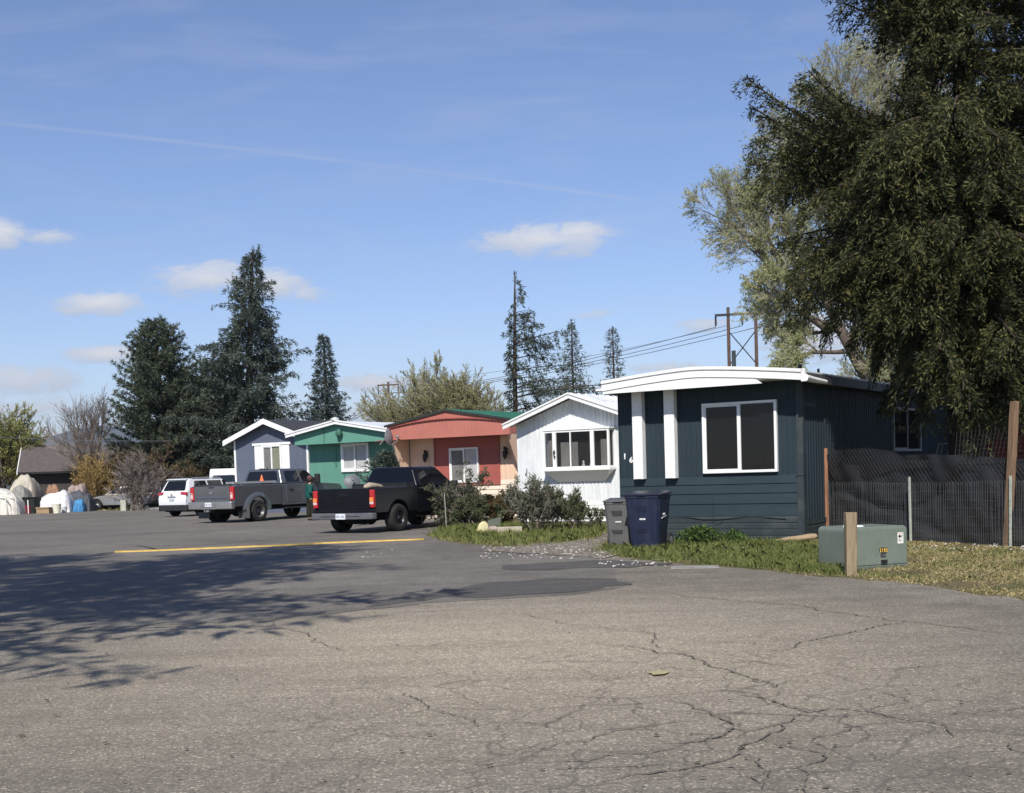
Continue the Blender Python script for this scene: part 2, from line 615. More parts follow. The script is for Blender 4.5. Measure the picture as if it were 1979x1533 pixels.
def patch(name, pts, mat, z, label, amp=0.04, seed=1):
    mb = MB()
    mb.face([(x, y, z) for x, y in rough_edge(pts + [pts[0]], amp, 0.25, seed)[:-1]])
    return struct(mb.build(name, mat), 'structure', label, 'road')
patch('road_patch', [(700, 1174), (830, 1162), (1000, 1152), (1130, 1144), (1215, 1128), (1190, 1121), (1080, 1118), (940, 1128), (800, 1152)], DARK, .012, 'dark tar patch along the edge of the newer asphalt', .10, 3)
patch('road_patch', [(972, 1094), (1080, 1088), (1190, 1084), (1300, 1090), (1180, 1098), (1060, 1103), (985, 1103)], DARK, .0125, 'dark tar strip beside the grass near the bins', .10, 4)
patch('road_patch', [(300, 1064), (560, 1040), (640, 1036), (470, 1033), (350, 1040), (240, 1052)], NEW, .0115, 'faint grey resurfaced strip behind the yellow strip', .08, 6)

# gravel drive between the grass patches
m, nt, out = new_mat('gravel')
co = objco(nt)
vo = N(nt, 'ShaderNodeTexVoronoi')
vo.inputs['Scale'].default_value = 22.0
L(nt, co, vo.inputs['Vector'])
vs = N(nt, 'ShaderNodeSeparateColor')
L(nt, vo.outputs['Color'], vs.inputs[0])
col = ramp(nt, vs.outputs[0], [(0.0, (0.10, .085, .065)), (0.55, (0.21, .18, .145)), (0.9, (0.30, .27, .23)), (1.0, (0.6, .57, .52))])
col = mixc(nt, ramp(nt, noise(nt, co, 1.2, 4), [(0.45, 0.0), (0.65, 0.7)]), col, (0.16, 0.125, 0.085))
bsdf(nt, out, col, 0.95, 0, 0.1, 0, bump(nt, vs.outputs[0], 0.6, 0.02))
GRAVEL = m
mb = MB()
mb.face([(x, y, .0165) for x, y in rough_edge([(930, 1066), (1080, 1075), (1165, 1080), (1200, 1070), (1178, 1052), (1190, 1032), (1172, 1028), (1150, 1040), (1060, 1050), (975, 1054)], .08, .3, 9)])
struct(mb.build('gravel_path', GRAVEL), 'structure', 'pale gravel strip leading in beside the grey bin', 'path')

# ---- traced cracks, raised dark tar lines
def jag(pts, amp, g):
    pts = [np.array(p, float) for p in pts]
    for k in range(4):
        o = [pts[0]]
        for p, q in zip(pts, pts[1:]):
            d = q - p
            ln = np.linalg.norm(d)
            m_ = (p + q) / 2
            if ln > 0.05:
                m_ = m_ + np.array([-d[1], d[0]]) * g.normal(0, amp)
                o.append(m_)
            o.append(q)
        pts = o
    return pts
CR = []
def z4(*p): CR.append([(990 + x / 2, 1000 + y / 2) for x, y in p])
def z3(*p): CR.append([(x / 2, 1000 + y / 2) for x, y in p])
z4((570, 290), (760, 315), (980, 335), (1200, 365), (1400, 390), (1520, 405), (1750, 430), (2100, 470))
z4((1520, 405), (1400, 425), (1280, 455), (1120, 485), (920, 530))
z4((320, 495), (440, 500), (600, 530), (700, 545), (760, 575), (860, 605), (960, 635), (1010, 665))
z4((860, 680), (970, 705), (1060, 735), (1150, 760), (1230, 745), (1390, 757), (1500, 785), (1600, 795), (1680, 810), (1700, 860))
z4((1150, 760), (1080, 795), (1000, 840), (960, 865), (890, 890), (880, 920), (850, 935), (760, 960), (640, 985), (520, 1000), (330, 1030))
z4((590, 710), (700, 745), (790, 775), (850, 825), (800, 855), (660, 880), (530, 880))
z4((850, 825), (1000, 815), (1080, 795))
z4((1150, 875), (1230, 850), (1330, 815), (1440, 800), (1600, 795))
z4((960, 865), (1070, 890), (1210, 920), (1200, 950), (1100, 975), (1000, 985), (970, 1060))
z4((890, 920), (960, 940), (980, 985), (960, 1040))
z4((2000, 870), (1920, 880), (1930, 905), (2000, 915))
z4((2000, 735), (1850, 755), (1690, 770))
z4((0, 375), (150, 400), (370, 435), (540, 480), (700, 545))
z4((0, 930), (180, 880), (300, 870), (330, 850), (500, 815), (790, 775))
z4((70, 960), (300, 945), (480, 920), (760, 905), (880, 900))
z4((1100, 975), (1150, 1000), (1130, 1080))
z4((1390, 757), (1420, 735), (1540, 720), (1500, 700), (1360, 670))
z4((760, 575), (940, 560), (1100, 585))
z4((600, 530), (720, 530), (900, 545))
z4((1010, 665), (1060, 640), (1120, 640))
z3((1060, 405), (1100, 435), (1200, 485), (1330, 520))
z3((1490, 490), (1640, 505), (1860, 475), (1990, 490))
z3((1570, 680), (1640, 725), (1750, 770), (1850, 820))
z4((640, 985), (560, 960), (420, 970), (120, 985))
z4((1150, 220), (1000, 250), (820, 265))
z4((1400, 320), (1250, 330), (1130, 345))
g = np.random.default_rng(4)
mb = MB()
for ci, c in enumerate(CR):
    pts = jag([G(a, b)[:2] for a, b in c], 0.09, g)
    k = len(pts)
    base = 0.0095 if ci < 6 else 0.0060
    lt, rt = [], []
    for i, p in enumerate(pts):
        d = pts[min(i + 1, k - 1)] - pts[max(i - 1, 0)]
        d = np.array([-d[1], d[0]]) / (np.linalg.norm(d) + 1e-9)
        wd = base * (0.3 + 0.9 * g.random()) * min(1.0, 0.25 + 6.0 * min(i, k - 1 - i) / k)
        lt.append(p + d * wd)
        rt.append(p - d * wd)
    a = [mb.vert((p[0], p[1], .0145 + ci * 1e-4)) for p in lt]
    b = [mb.vert((p[0], p[1], .0145 + ci * 1e-4)) for p in rt]
    for i in range(k - 1):
        mb.fi((b[i], b[i + 1], a[i + 1], a[i]))
CRM = plain('crack_dirt', (0.150, 0.132, 0.108), 0.95, 0, 0.1, 0.35, 9)
struct(mb.build('road_cracks', CRM), 'stuff', 'dark branching cracks across the old asphalt', 'cracks')

# leaf scraps and bark bits lying on the lane
g = np.random.default_rng(8)
V = []
for k in range(150):
    px, py = g.uniform(-30, 2000), 1180 + 380 * g.random() ** 0.8
    c = np.array(G(px, py, .016))
    n = 5
    r = g.uniform(.008, .022) * (1.8 if g.random() < .08 else 1)
    a0 = g.uniform(0, 6.28)
    st = g.uniform(.25, 1)
    for i in range(n):
        t = a0 + i * 6.283 / n
        q = np.array([math.cos(t) * r * g.uniform(.6, 1.2), math.sin(t) * r * st, 0])
        V.append(c + q + [0, 0, g.uniform(0, .008)])
struct(np_mesh('leaf_litter', np.array(V), 5, plain('litter_brown', (0.10, 0.078, 0.055), .9, 0, .1, .5, 30)), 'stuff', 'small brown leaf scraps scattered on the asphalt', 'litter')
# yellow marks and faded paint
patch('paint_mark', [(1247, 1303), (1275, 1299), (1295, 1302), (1285, 1307), (1262, 1309)], plain('faded_yellow', (.40, .36, .20), .9, 0, .1, .25, 60), .0185, 'faded yellow spray mark on the old asphalt', .02, 3)

# ---- low strip across the lane: yellow hose-like bump, paint worn off to the left
YEL = plain('yellow_paint', (0.52, 0.34, 0.075), 0.55, 0, .4, .2, 7, 0, ((.36, .24, .12), .5, (4, 4, 4)))
WORN = plain('worn_bump', (0.26, 0.235, 0.215), 0.8, 0, .2, .3, 9, 0, ((.09, .08, .075), .9, (3, 3, 3)))
root = thing('speed_bump', 'low narrow yellow painted bump across the asphalt lane, paint worn off at its left end', 'speed bump', G(520, 1057))
o0 = Vector(root.location)
def bumpline(pxs, name, mat, r, seed):
    g = np.random.default_rng(seed)
    w = [Vector(G(a, b)) - o0 for a, b in pxs]
    pts = []
    for p, q in zip(w, w[1:]):
        n = max(3, int((q - p).length / .25))
        for k in range(n):
            pts.append(p.lerp(q, k / n) + Vector((g.normal(0, .012), g.normal(0, .015), 0)))
    pts.append(w[-1])
    rr = []
    for p in pts:
        ring = []
        for k in range(7):
            t = math.pi * k / 6
            ring.append((p.x, p.y + math.cos(t) * r * 1.5, .006 + math.sin(t) * r))
        rr.append(ring)
    mb = MB()
    mb.rings(rr, True, False)
    mb.build(name, mat, root, smooth=True)
bumpline([(222, 1068.5), (300, 1066), (420, 1061), (540, 1056), (640, 1051), (740, 1047), (820, 1044)], 'painted_section', YEL, .038, 1)
bumpline([(-160, 1085), (0, 1080), (60, 1079), (130, 1075), (180, 1074), (222, 1068.5)], 'worn_section', WORN, .026, 2)

# ------------------------------------------------------------------ grass
def in_poly(pts, poly):
    x, y = pts[:, 0], pts[:, 1]
    ins = np.zeros(len(pts), bool)
    n = len(poly)
    for i in range(n):
        x0, y0 = poly[i]
        x1, y1 = poly[(i + 1) % n]
        c = ((y0 > y) != (y1 > y)) & (x < (x1 - x0) * (y - y0) / (y1 - y0 + 1e-12) + x0)
        ins ^= c
    return ins

def scatter(poly, n, g, clump=0.0):
    poly = np.array(poly)
    lo, hi = poly.min(0), poly.max(0)
    p = lo + (hi - lo) * g.random((n * 4, 2))
    p = p[in_poly(p, poly)][:n]
    if clump > 0:
        k = max(6, len(p) // 60)
        c = p[g.integers(0, len(p), k)]
        sel = g.random(len(p)) < clump
        p[sel] = c[g.integers(0, k, sel.sum())] + g.normal(0, .14, (sel.sum(), 2))
    return p

def blades(name, polys, dens, hmin, hmax, wid, mat, label, cat, seed, clump=.4, lean=.45, patchy=.75):
    g = np.random.default_rng(seed)
    Vs = []
    for poly in polys:
        w = [tuple(G(a, b)[:2]) for a, b in poly]
        ar = abs(sum(w[i][0] * w[(i + 1) % len(w)][1] - w[(i + 1) % len(w)][0] * w[i][1] for i in range(len(w)))) / 2
        p = scatter(w, int(ar * dens), g, clump)
        if patchy:
            q = p + g.uniform(0, 9, 2)
            nz = (np.sin(q[:, 0] * 2.1 + 1.3 * np.sin(q[:, 1] * 1.7)) + np.sin(q[:, 1] * 3.1 + q[:, 0] * 1.4) + .8 * np.sin(q[:, 0] * 5.3 - q[:, 1] * 4.1)) / 2.8
            p = p[nz + g.normal(0, .25, len(p)) > patchy - 1]
        n = len(p)
        C = np.concatenate([p, np.full((n, 1), .002)], 1)
        D = nrm(np.concatenate([g.normal(0, lean, (n, 2)), np.ones((n, 1))], 1))
        hh = hmin + (hmax - hmin) * g.random(n) ** 2.2
        S = nrm(np.concatenate([g.normal(0, 1, (n, 2)), np.zeros((n, 1))], 1))
        hh = hh[:, None]
        wv = wid * (0.6 + .8 * g.random((n, 1)))
        bend = np.concatenate([g.normal(0, .35, (n, 2)), np.full((n, 1), -.12)], 1) * hh
        Vs.append(np.stack([C - S * wv / 2, C + S * wv / 2, C + D * hh * .6 + S * wv * .35, C + D * hh + bend, C + D * hh * .6 - S * wv * .35], 1))
    return struct(np_mesh(name, np.concatenate(Vs), 5, mat), 'stuff', label, cat)

GR = leafmat('grass_green', (0.11, 0.145, 0.034), (0.22, 0.255, 0.075), (0.36, 0.36, 0.14), .45, .9)
STRAW = leafmat('grass_straw', (0.30, 0.245, 0.10), (0.50, 0.41, 0.20), (0.68, 0.58, 0.33), .4, 1.2)
verge = [(1160, 1066), (1200, 1076), (1290, 1086), (1400, 1094), (1480, 1100), (1560, 1109), (1640, 1114), (1720, 1121), (1800, 1132), (1900, 1147), (2000, 1162), (2150, 1180), (2150, 1066), (1979, 1060), (1800, 1048), (1600, 1040), (1550, 1047), (1200, 1047), (1172, 1052)]
blades('grass', [verge[:7] + [(1640, 1090), (1560, 1048), (1200, 1047), (1172, 1052)]], 2400, .03, .17, .009, GR, 'green grass around the bins and along the dark trailer', 'grass', 21, .4, .45, .6)
blades('grass', [[(1540, 1050), (1560, 1107), (1640, 1113), (1800, 1130), (1990, 1158), (2150, 1178), (2150, 1066), (1979, 1062), (1800, 1050), (1600, 1042)]], 400, .02, .08, .011, GR, 'thin short grass around the green utility cabinet', 'grass', 22, .55, .5, 1.0)
blades('dry_grass', [[(1450, 1075), (1480, 1101), (1560, 1110), (1640, 1115), (1800, 1133), (1990, 1161), (2150, 1180), (2150, 1066), (1979, 1060), (1800, 1047), (1600, 1040), (1540, 1050)]], 2100, .015, .06, .013, STRAW, 'flattened straw and clippings on the verge by the fence', 'dry grass', 23, .5, 1.6)
blades('grass', [[(826, 1036), (870, 1047), (990, 1058), (1080, 1052), (1150, 1040), (1172, 1028), (1168, 1018), (1000, 1015), (905, 1010), (850, 1022)]], 700, .04, .22, .014, GR, 'green grass strip under the shrubs in front of the white trailer', 'grass', 24, .5)
blades('dry_grass', [[(826, 1036), (870, 1048), (990, 1060), (1080, 1056), (1160, 1044), (1172, 1030), (1000, 1030), (860, 1026)]], 350, .02, .10, .014, STRAW, 'dry straw in the front edge of the grass strip', 'dry grass', 25, .5, 1.2)
blades('grass', [[(118, 987.5), (310, 985), (330, 974), (300, 970), (120, 974)]], 110, .05, .3, .04, GR, 'rough grass strip beside the parked wreck at far left', 'grass', 26, .4)
blades('dry_grass', [[(118, 989), (260, 986), (300, 982), (120, 982)]], 80, .04, .2, .04, STRAW, 'yellowed grass along the far left edge of the asphalt', 'dry grass', 27, .5, .9)
blades('grass', [[(-60, 1000), (20, 993), (110, 988), (100, 980), (-60, 988)], [(470, 985), (640, 989), (640, 983), (480, 979)], [(700, 1000), (880, 1003), (985, 1012), (985, 1003), (760, 990), (700, 985)]], 90, .04, .22, .03, GR, 'sparse grass in front of the far trailers and junk', 'grass', 28, .5)

# white pebbles and gravel bits
g = np.random.default_rng(31)
V = []
ctr = [G(g.uniform(930, 1190), g.uniform(1056, 1080), .02) for k in range(170)] + [G(1990 - 420 * g.random() ** 1.6, 1052 + 12 * g.random() + 0, .02) for k in range(120)] + [G(g.uniform(1150, 1300), g.uniform(1082, 1096), .02) for k in range(40)] + [G(g.uniform(640, 760), g.uniform(1062, 1078), .012) for k in range(14)]
for c in ctr:
    r = g.uniform(.008, .03)
    q = [np.array(c) + r * np.array([g.uniform(.6, 1.3) * math.cos(t), g.uniform(.6, 1.3) * math.sin(t), 0]) for t in (0, 1.57, 3.14, 4.71)]
    top = np.array(c) + np.array([0, 0, r * g.uniform(.5, .9)])
    for i in range(4):
        V += [q[i], q[(i + 1) % 4], top]
struct(np_mesh('pebbles', np.array(V), 3, leafmat('pebble_white', (.30, .27, .24), (.55, .52, .48), None, 0, 2.0)), 'stuff', 'pale pebbles strewn on the gravel strip and by the fence', 'pebbles')

# low blue ridge far behind everything
mb = MB()
g = np.random.default_rng(2)
rows = []
nx = 90
for j in range(7):
    row = []
    for i in range(nx):
        x = -3600 + 6200 * i / (nx - 1)
        env = math.exp(-((x + 1480) / 560) ** 2) * 185 + 22 + 14 * math.sin(i * .9) + 10 * math.sin(i * 2.3 + 1)
        env *= max(0.25, min(1.0, 1.0 - (x + 700) / 2500)) if x > -700 else 1
        row.append((x, 3300 + j * 260, env * math.sin(math.pi * min(1, j / 6 * .5 + (0 if j else 0))) if j < 6 else env * .98))
    rows.append(row)
idx = [[mb.vert(p) for p in r] for r in rows]
for a, b in zip(idx, idx[1:]):
    for i in range(nx - 1):
        mb.fi((a[i], a[i + 1], b[i + 1], b[i]))
struct(mb.build('hills', plain('hill_forest', (0.07, 0.085, 0.085), 1, 0, 0, .4, .012), smooth=True), 'structure', 'distant wooded ridge on the horizon', 'hills')
# ================================================================== HOMES
UA = R(32.7)
UX, UY = Vector((math.cos(UA), -math.sin(UA), 0)), Vector((math.sin(UA), math.cos(UA), 0))
WHITE = plain('white_paint', (.80, .80, .78), .5, 0, .4, .03, 3, 0, ((.55, .53, .48), .35, (1, 1, 2)))
WHITE_DIRTY = plain('white_siding', (.72, .74, .74), .5, 0, .4, .04, 2, 0, ((.44, .46, .44), .55, (2.0, 2.0, .35)))
WHITE_FR = plain('white_vinyl', (.82, .82, .80), .4, 0, .5, .02, 3)
NAVY = plain('navy_siding', (.021, .034, .043), .6, 0, .25, .10, 1.2, 0, ((.032, .046, .054), .5, (2, 2, .4)))
NAVY_LAP = plain('navy_lap', (.026, .041, .050), .6, 0, .25, .10, 1.5, 0, ((.042, .058, .064), .4, (.5, 2, 2)))
NAVY_SKIRT = plain('navy_skirt', (.034, .045, .050), .6, 0, .25, .15, 1.5, 0, ((.09, .095, .09), .6, (.6, 2, 1)))
GREENW = plain('green_stucco', (.108, .26, .20), .8, 0, .2, .08, 2, 0, ((.12, .27, .215), .5, (1, 1, .6)))
GREENB = plain('green_fascia', (.115, .28, .215), .7, 0, .2, .05, 2)
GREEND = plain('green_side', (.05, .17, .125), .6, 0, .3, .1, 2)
SALM = plain('salmon_siding', (.44, .158, .124), .6, 0, .3, .08, 2, 0, ((.36, .15, .12), .4, (2, 2, .4)))
SALMP = plain('red_panel', (.35, .098, .078), .6, 0, .3, .06, 2)
CREAM = plain('cream_siding', (.74, .52, .37), .6, 0, .3, .05, 2, 0, ((.55, .42, .32), .35, (2, 2, .4)))
CREAML = plain('cream_lap', (.78, .66, .53), .6, 0, .3, .05, 2, 0, ((.6, .5, .4), .35, (.7, 2, 2)))
GRAYW = plain('slate_siding', (.105, .122, .165), .65, 0, .3, .06, 2, 0, ((.13, .145, .185), .4, (1, 1, .5)))
ROOFG = plain('green_roof_metal', (.035, .14, .095), .4, .0, .5, .1, 2)
ROOFW = plain('white_roof_metal', (.74, .75, .76), .45, 0, .5, .05, 2, 0, ((.36, .37, .38), .8, (1.2, .25, 1)))
ROOFD = plain('dark_roofing', (.05, .052, .056), .9, 0, .2, .3, 14)
DARKIN = plain('dark_interior', (.012, .012, .013), .9, 0, .1, .2, 3)
GL = glass('window_glass', (.012, .013, .015), .86)
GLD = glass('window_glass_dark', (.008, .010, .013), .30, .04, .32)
CURT = plain('curtain_white', (.78, .77, .76), .9, 0, .1, .10, 3)
CURTG = plain('curtain_grey', (.30, .29, .28), .9, 0, .1, .15, 3)
CURTT = plain('curtain_tan', (.07, .056, .046), .9, 0, .1, .3, 9)
BLINDG = plain('blind_green', (.36, .38, .27), .8, 0, .1, .1, 3)
BLACKM = plain('black_metal', (.015, .015, .016), .5, 0, .4, .2, 5)
GREYM = plain('grey_metal', (.24, .25, .26), .45, .3, .5, .12, 6)

def corr(mb, x0, x1, zb, zt, y, pitch=.10, dep=.012, axis='x', y1=None):
    """vertical ribbed sheet facing -y (axis x) ; zt may be a function of x"""
    zt_ = zt if callable(zt) else (lambda q: zt)
    pts = []
    x = x0
    while x < x1 - 1e-6:
        for fx, d in ((0, 0), (.62, 0), (.72, -dep), (.90, -dep)):
            q = x + fx * pitch
            if q < x1:
                pts.append((q, d))
        x += pitch
    pts.append((x1, 0))
    # extra break points where a gable peaks
    for (a, da), (b, db) in zip(pts, pts[1:]):
        c = [(a, y + da, zb), (b, y + db, zb), (b, y + db, zt_(b)), (a, y + da, zt_(a))]
        if axis == 'y':     # sheet along y facing +x ; y is then the x plane
            c = [(y - da, a, zb), (y - db, b, zb), (y - db, b, zt_(b)), (y - da, a, zt_(a))]
        mb.face(c)

def laps(mb, x0, x1, zs, y, dep=.022):
    """horizontal lap boards facing -y between successive heights (descending)"""
    for zt, zb in zip(zs, zs[1:]):
        mb.box(x0, x1, y, y + .02, zb, zt)
        mb.hexa([(x0, y - dep, zb + .006), (x1, y - dep, zb + .006), (x1, y, zb + .006), (x0, y, zb + .006),
                 (x0, y - .004, zt - .002), (x1, y - .004, zt - .002), (x1, y, zt - .002), (x0, y, zt - .002)])

def curtain(x0, x1, z0, z1, y, mat, parent, waves=9, amp=.018, name='curtain', g=None):
    mb = MB()
    n = 48
    top, bot = [], []
    for i in range(n + 1):
        t = i / n
        d = amp * math.sin(t * waves * 6.283) + amp * .4 * math.sin(t * waves * 13.7 + 1)
        top.append(mb.vert((x0 + (x1 - x0) * t, y + d * .6, z1)))
        bot.append(mb.vert((x0 + (x1 - x0) * t, y + d, z0)))
    for i in range(n):
        mb.fi((bot[i], bot[i + 1], top[i + 1], top[i]))
    return mb.build(name, mat, parent, smooth=True)

def window(parent, x0, x1, z0, z1, y, fr=.06, split=True, gl=None, curt=None, mull=.05, depth=.075, frmat=None, trim=0.0, waves=8, back=None):
    """sliding window in a frame standing proud of the wall plane y (facing -y)"""
    mb = MB()
    yf = y - depth
    for a, b, c, d in ((x0, x1, z1 - fr, z1), (x0, x1, z0, z0 + fr), (x0, x0 + fr, z0 + fr, z1 - fr), (x1 - fr, x1, z0 + fr, z1 - fr)):
        mb.box(a, b, yf, y - .001, c, d)
    if trim:
        mb.box(x0 - .03, x1 + .03, yf - .025, y - .002, z0 - trim, z0 - .002)
    w = mb.build('window', frmat or WHITE_FR, parent, bevel=.006, seg=1)
    xm = (x0 + x1) / 2
    if split:
        mb = MB()
        mb.box(xm - mull / 2, xm + mull / 2, yf + .012, y - .004, z0 + fr + .001, z1 - fr - .001)
        # inner sash of the sliding half
        s = .03
        mb.box(x0 + fr + .001, x0 + fr + s, yf + .022, y - .02, z0 + fr + .001, z1 - fr - .001)
        mb.box(x0 + fr + s, xm - mull / 2 - .001, yf + .022, y - .02, z1 - fr - s, z1 - fr - .001)
        mb.box(x0 + fr + s, xm - mull / 2 - .001, yf + .022, y - .02, z0 + fr + .001, z0 + fr + s)
        mb.build('sash', frmat or WHITE_FR, w)
    mb = MB()
    mb.box(x0 + fr, x1 - fr, y - .040, y - .037, z0 + fr, z1 - fr)
    mb.build('pane', gl or GL, w)
    mb = MB()
    mb.box(x0 + fr, x1 - fr, y - .0065, y - .0025, z0 + fr, z1 - fr)
    mb.build('backing', back or DARKIN, w)
    if curt:
        for (a, b, mt) in curt:
            curtain(x0 + fr + (x1 - x0 - 2 * fr) * a, x0 + fr + (x1 - x0 - 2 * fr) * b, z0 + fr + .01, z1 - fr - .005, y - .022, mt, w, waves, .010)
    return w

def gable_roof(L_, dep, ov, over_f, over_b, ze, zr, th, mat, parent, name='roof', xc=None, seams=0, seam_h=.02, seam_mat=None):
    xc = L_ / 2 if xc is None else xc
    mb = MB()
    for s in (0, 1):
        xe = -ov if s == 0 else L_ + ov
        q = [(xe, ze), (xc, zr), (xc, zr + th), (xe, ze + th)]
        if s:
            q = q[::-1]
        mb.py(q, -over_f, dep + over_b)
    o = mb.build(name, mat, parent)
    if seams:
        mb = MB()
        k = int((dep + over_f) / seams)
        for i in range(k):
            y = -over_f + .1 + i * seams
            for xe in (-ov, L_ + ov):
                mb.hexa([(xe, y, ze + th), (xe, y + .04, ze + th), (xc, y + .04, zr + th), (xc, y, zr + th),
                         (xe, y, ze + th + seam_h), (xe, y + .04, ze + th + seam_h), (xc, y + .04, zr + th + seam_h), (xc, y, zr + th + seam_h)])
        mb.build('roof_seams', seam_mat or mat, o)
    return o

def fascia(L_, ov, over_f, ze, zr, h, mat, parent, th=.03, xc=None, dz=.0, name='fascia'):
    """raking boards along the front edge of a gable roof, hung h below it"""
    xc = L_ / 2 if xc is None else xc
    mb = MB()
    for s in (0, 1):
        xe = -ov - .01 if s == 0 else L_ + ov + .01
        q = [(xe, ze - h + dz), (xc, zr - h + dz), (xc, zr + dz), (xe, ze + dz)]
        if s:
            q = q[::-1]
        mb.py(q, -over_f - th, -over_f - .001)
    return mb.build(name, mat, parent)

def body(L_, dep, ze, zr, mat, parent, side_mat, xc=None, zb=0.35, rib=.15, y0=.03):
    """core of a home behind its front sheet: side walls ribbed, closed back"""
    xc = L_ / 2 if xc is None else xc
    mb = MB()
    mb.prism([(.02, zb), (L_ - .02, zb), (L_ - .02, ze - .01), (xc, zr - .01), (.02, ze - .01)], lambda p: (p[0], y0, p[1]), lambda p: (p[0], dep, p[1]))
    mb.build('core', DARKIN, parent)
    mb = MB()
    corr(mb, .0, dep, zb, ze, L_, rib, .014, 'y')
    mb2 = MB()
    corr(mb2, .0, dep, zb, ze, 0, rib, .014, 'y')
    for f in mb2.f:     # mirrored for the far side
        mb.face([(-.0 - mb2.v[i][0], mb2.v[i][1], mb2.v[i][2]) for i in f][::-1])
    mb.m = 0
    mb.box(0, L_, dep - .02, dep + .01, zb, ze)
    return mb.build('side_wall', side_mat, parent)

# ---------------------------------------------------------------- navy home number 16
h = thing('mobile_home', 'dark navy mobile home with a low white bowed roof and the number 16', 'mobile home', (2.36, 26.7, 0), -UA)
Lh, Dh = 4.06, 15.0
bow = lambda x: 3.33 + .19 * (1 - abs((x - Lh / 2) / (Lh / 2 + .28)) ** 1.35) - .02 * x / Lh
mb = MB()
corr(mb, 0, Lh - .12, 1.33, lambda x: 3.24, 0, .115, .010)
mb.build('front_wall', NAVY, h)
mb = MB()
laps(mb, 0, Lh - .11, [1.33, 1.155, .965, .755, .50], 0)
mb.build('lap_siding', NAVY_LAP, h)
mb = MB()       # ribbed skirting, ribs running level
z = .50
while z > .02:
    zb_ = max(0, z - .125)
    mb.hexa([(0, -.035, zb_), (Lh - .09, -.035, zb_), (Lh - .09, .02, zb_), (0, .02, zb_), (0, -.035, z - .035), (Lh - .09, -.035, z - .035), (Lh - .09, .02, z - .035), (0, .02, z - .035)])
    mb.hexa([(0, -.035, z - .035), (Lh - .09, -.035, z - .035), (Lh - .09, .02, z - .035), (0, .02, z - .035), (0, -.012, z), (Lh - .09, -.012, z), (Lh - .09, .02, z), (0, .02, z)])
    z -= .125
mb.build('skirting', NAVY_SKIRT, h)
mb = MB()
mb.box(Lh - .11, Lh + .022, -.04, .10, 0, 3.26)
mb.box(Lh - .115, Lh - .0, -.05, -.041, 0, .52)
mb.box(Lh - .12, Lh + .03, -.055, .12, 1.30, 1.335)
mb.build('corner_trim', NAVY_SKIRT, h)
mb = MB()
mb.prism([(.02, .05), (Lh - .02, .05), (Lh - .02, 3.28), (.02, 3.28)], lambda p: (p[0], .025, p[1]), lambda p: (p[0], Dh, p[1]))
mb.build('core', DARKIN, h)
mb = MB()
corr(mb, .12, Dh, .42, 3.28, Lh, .16, .016, 'y')
mb.box(-.012, .018, .0, Dh, .0, 3.27)
mb.build('side_wall', NAVY, h)
mb = MB()
for k in range(4):
    mb.box(Lh - .02, Lh + .012 + .01 * (k % 2), .12, Dh, .02 + k * .1, .02 + k * .1 + .094)
mb.build('side_skirting', NAVY_SKIRT, h)
# bowed roof, front white fascia with the straight soffit piece below
n = 18
xs = [-.03 + (Lh + .30) * i / n for i in range(n + 1)]
mb = MB()
poly = [(x, bow(x) - .03) for x in xs] + [(x, bow(x) + .0) for x in reversed(xs)]
mb.py(poly, -.64, Dh + .2)
mb.build('roof', ROOFW, h)
mb = MB()
poly = [(x, bow(x) - .185) for x in xs] + [(x, bow(x) + .012) for x in reversed(xs)]
mb.py(poly, -.675, -.641)
poly = [(x, bow(x) - .035) for x in xs] + [(x, bow(x) + .028) for x in reversed(xs)]
mb.py(poly, -.70, -.676)
mb.build('fascia', WHITE, h)
mb = MB()
poly = [(-.01, 3.115), (Lh * .86, 3.115)] + [(x, max(3.116, bow(x) - .19)) for x in reversed(xs) if x < Lh * .86]
mb.py(poly, -.655, -.62)
mb.box(-.2, Lh + .1, -.62, .0, 3.19, 3.235)
mb.build('soffit', WHITE, h)
mb = MB()
mb.px([(-.64, 3.12), (Dh + .2, 3.12), (Dh + .2, 3.27), (-.64, 3.27)], Lh + .272, Lh + .29)
mb.px([(.4, 3.09), (Dh + .2, 3.09), (Dh + .2, 3.119), (.4, 3.119)], Lh + .03, Lh + .31)
mb.px([(-.64, 3.12), (Dh + .2, 3.12), (Dh + .2, 3.27), (-.64, 3.27)], -.05, -.032)
mb.build('eave_trim', plain('eave_grey', (.06, .06, .062), .6, 0, .3, .3, 4), h)
mb = MB()
mb.tube([(Lh + .30, -.66, 3.17), (Lh + .30, -.1, 3.15), (Lh + .32, .5, 3.135)], [.075, .06, .045], 8)
mb.box(Lh + .24, Lh + .315, -.70, -.60, 3.10, 3.345)
mb.build('gutter', WHITE, h, smooth=False)
for x in (.53, 1.27):       # white pilasters
    mb = MB()
    mb.box(x - .12, x + .11, -.17, -.012, 1.31, 3.20)
    mb.box(x - .07, x + .06, -.176, -.1705, 1.315, 3.18)
    mb.build('pilaster', WHITE, h, bevel=.006, seg=1)
window(h, 1.96, 3.56, 1.385, 2.82, 0, .055, True, GLD, [(.02, .46, CURTT), (.55, .98, plain('curtain_dark', (.028, .032, .038), .9, 0, .1, .2, 5))], .07, .085, None, 0, 11)
NUM = plain('number_white', (.8, .8, .78), .5, 0, .4, .02)
text_mesh('house_number', '1', .17, NUM, h, (.135, -.012, 1.745), (R(90), 0, 0), .008, 'CENTER', 1, .004)
text_mesh('house_number', '6', .17, NUM, h, (.285, -.012, 1.665), (R(90), 0, 0), .008, 'CENTER', 1.05, .004)
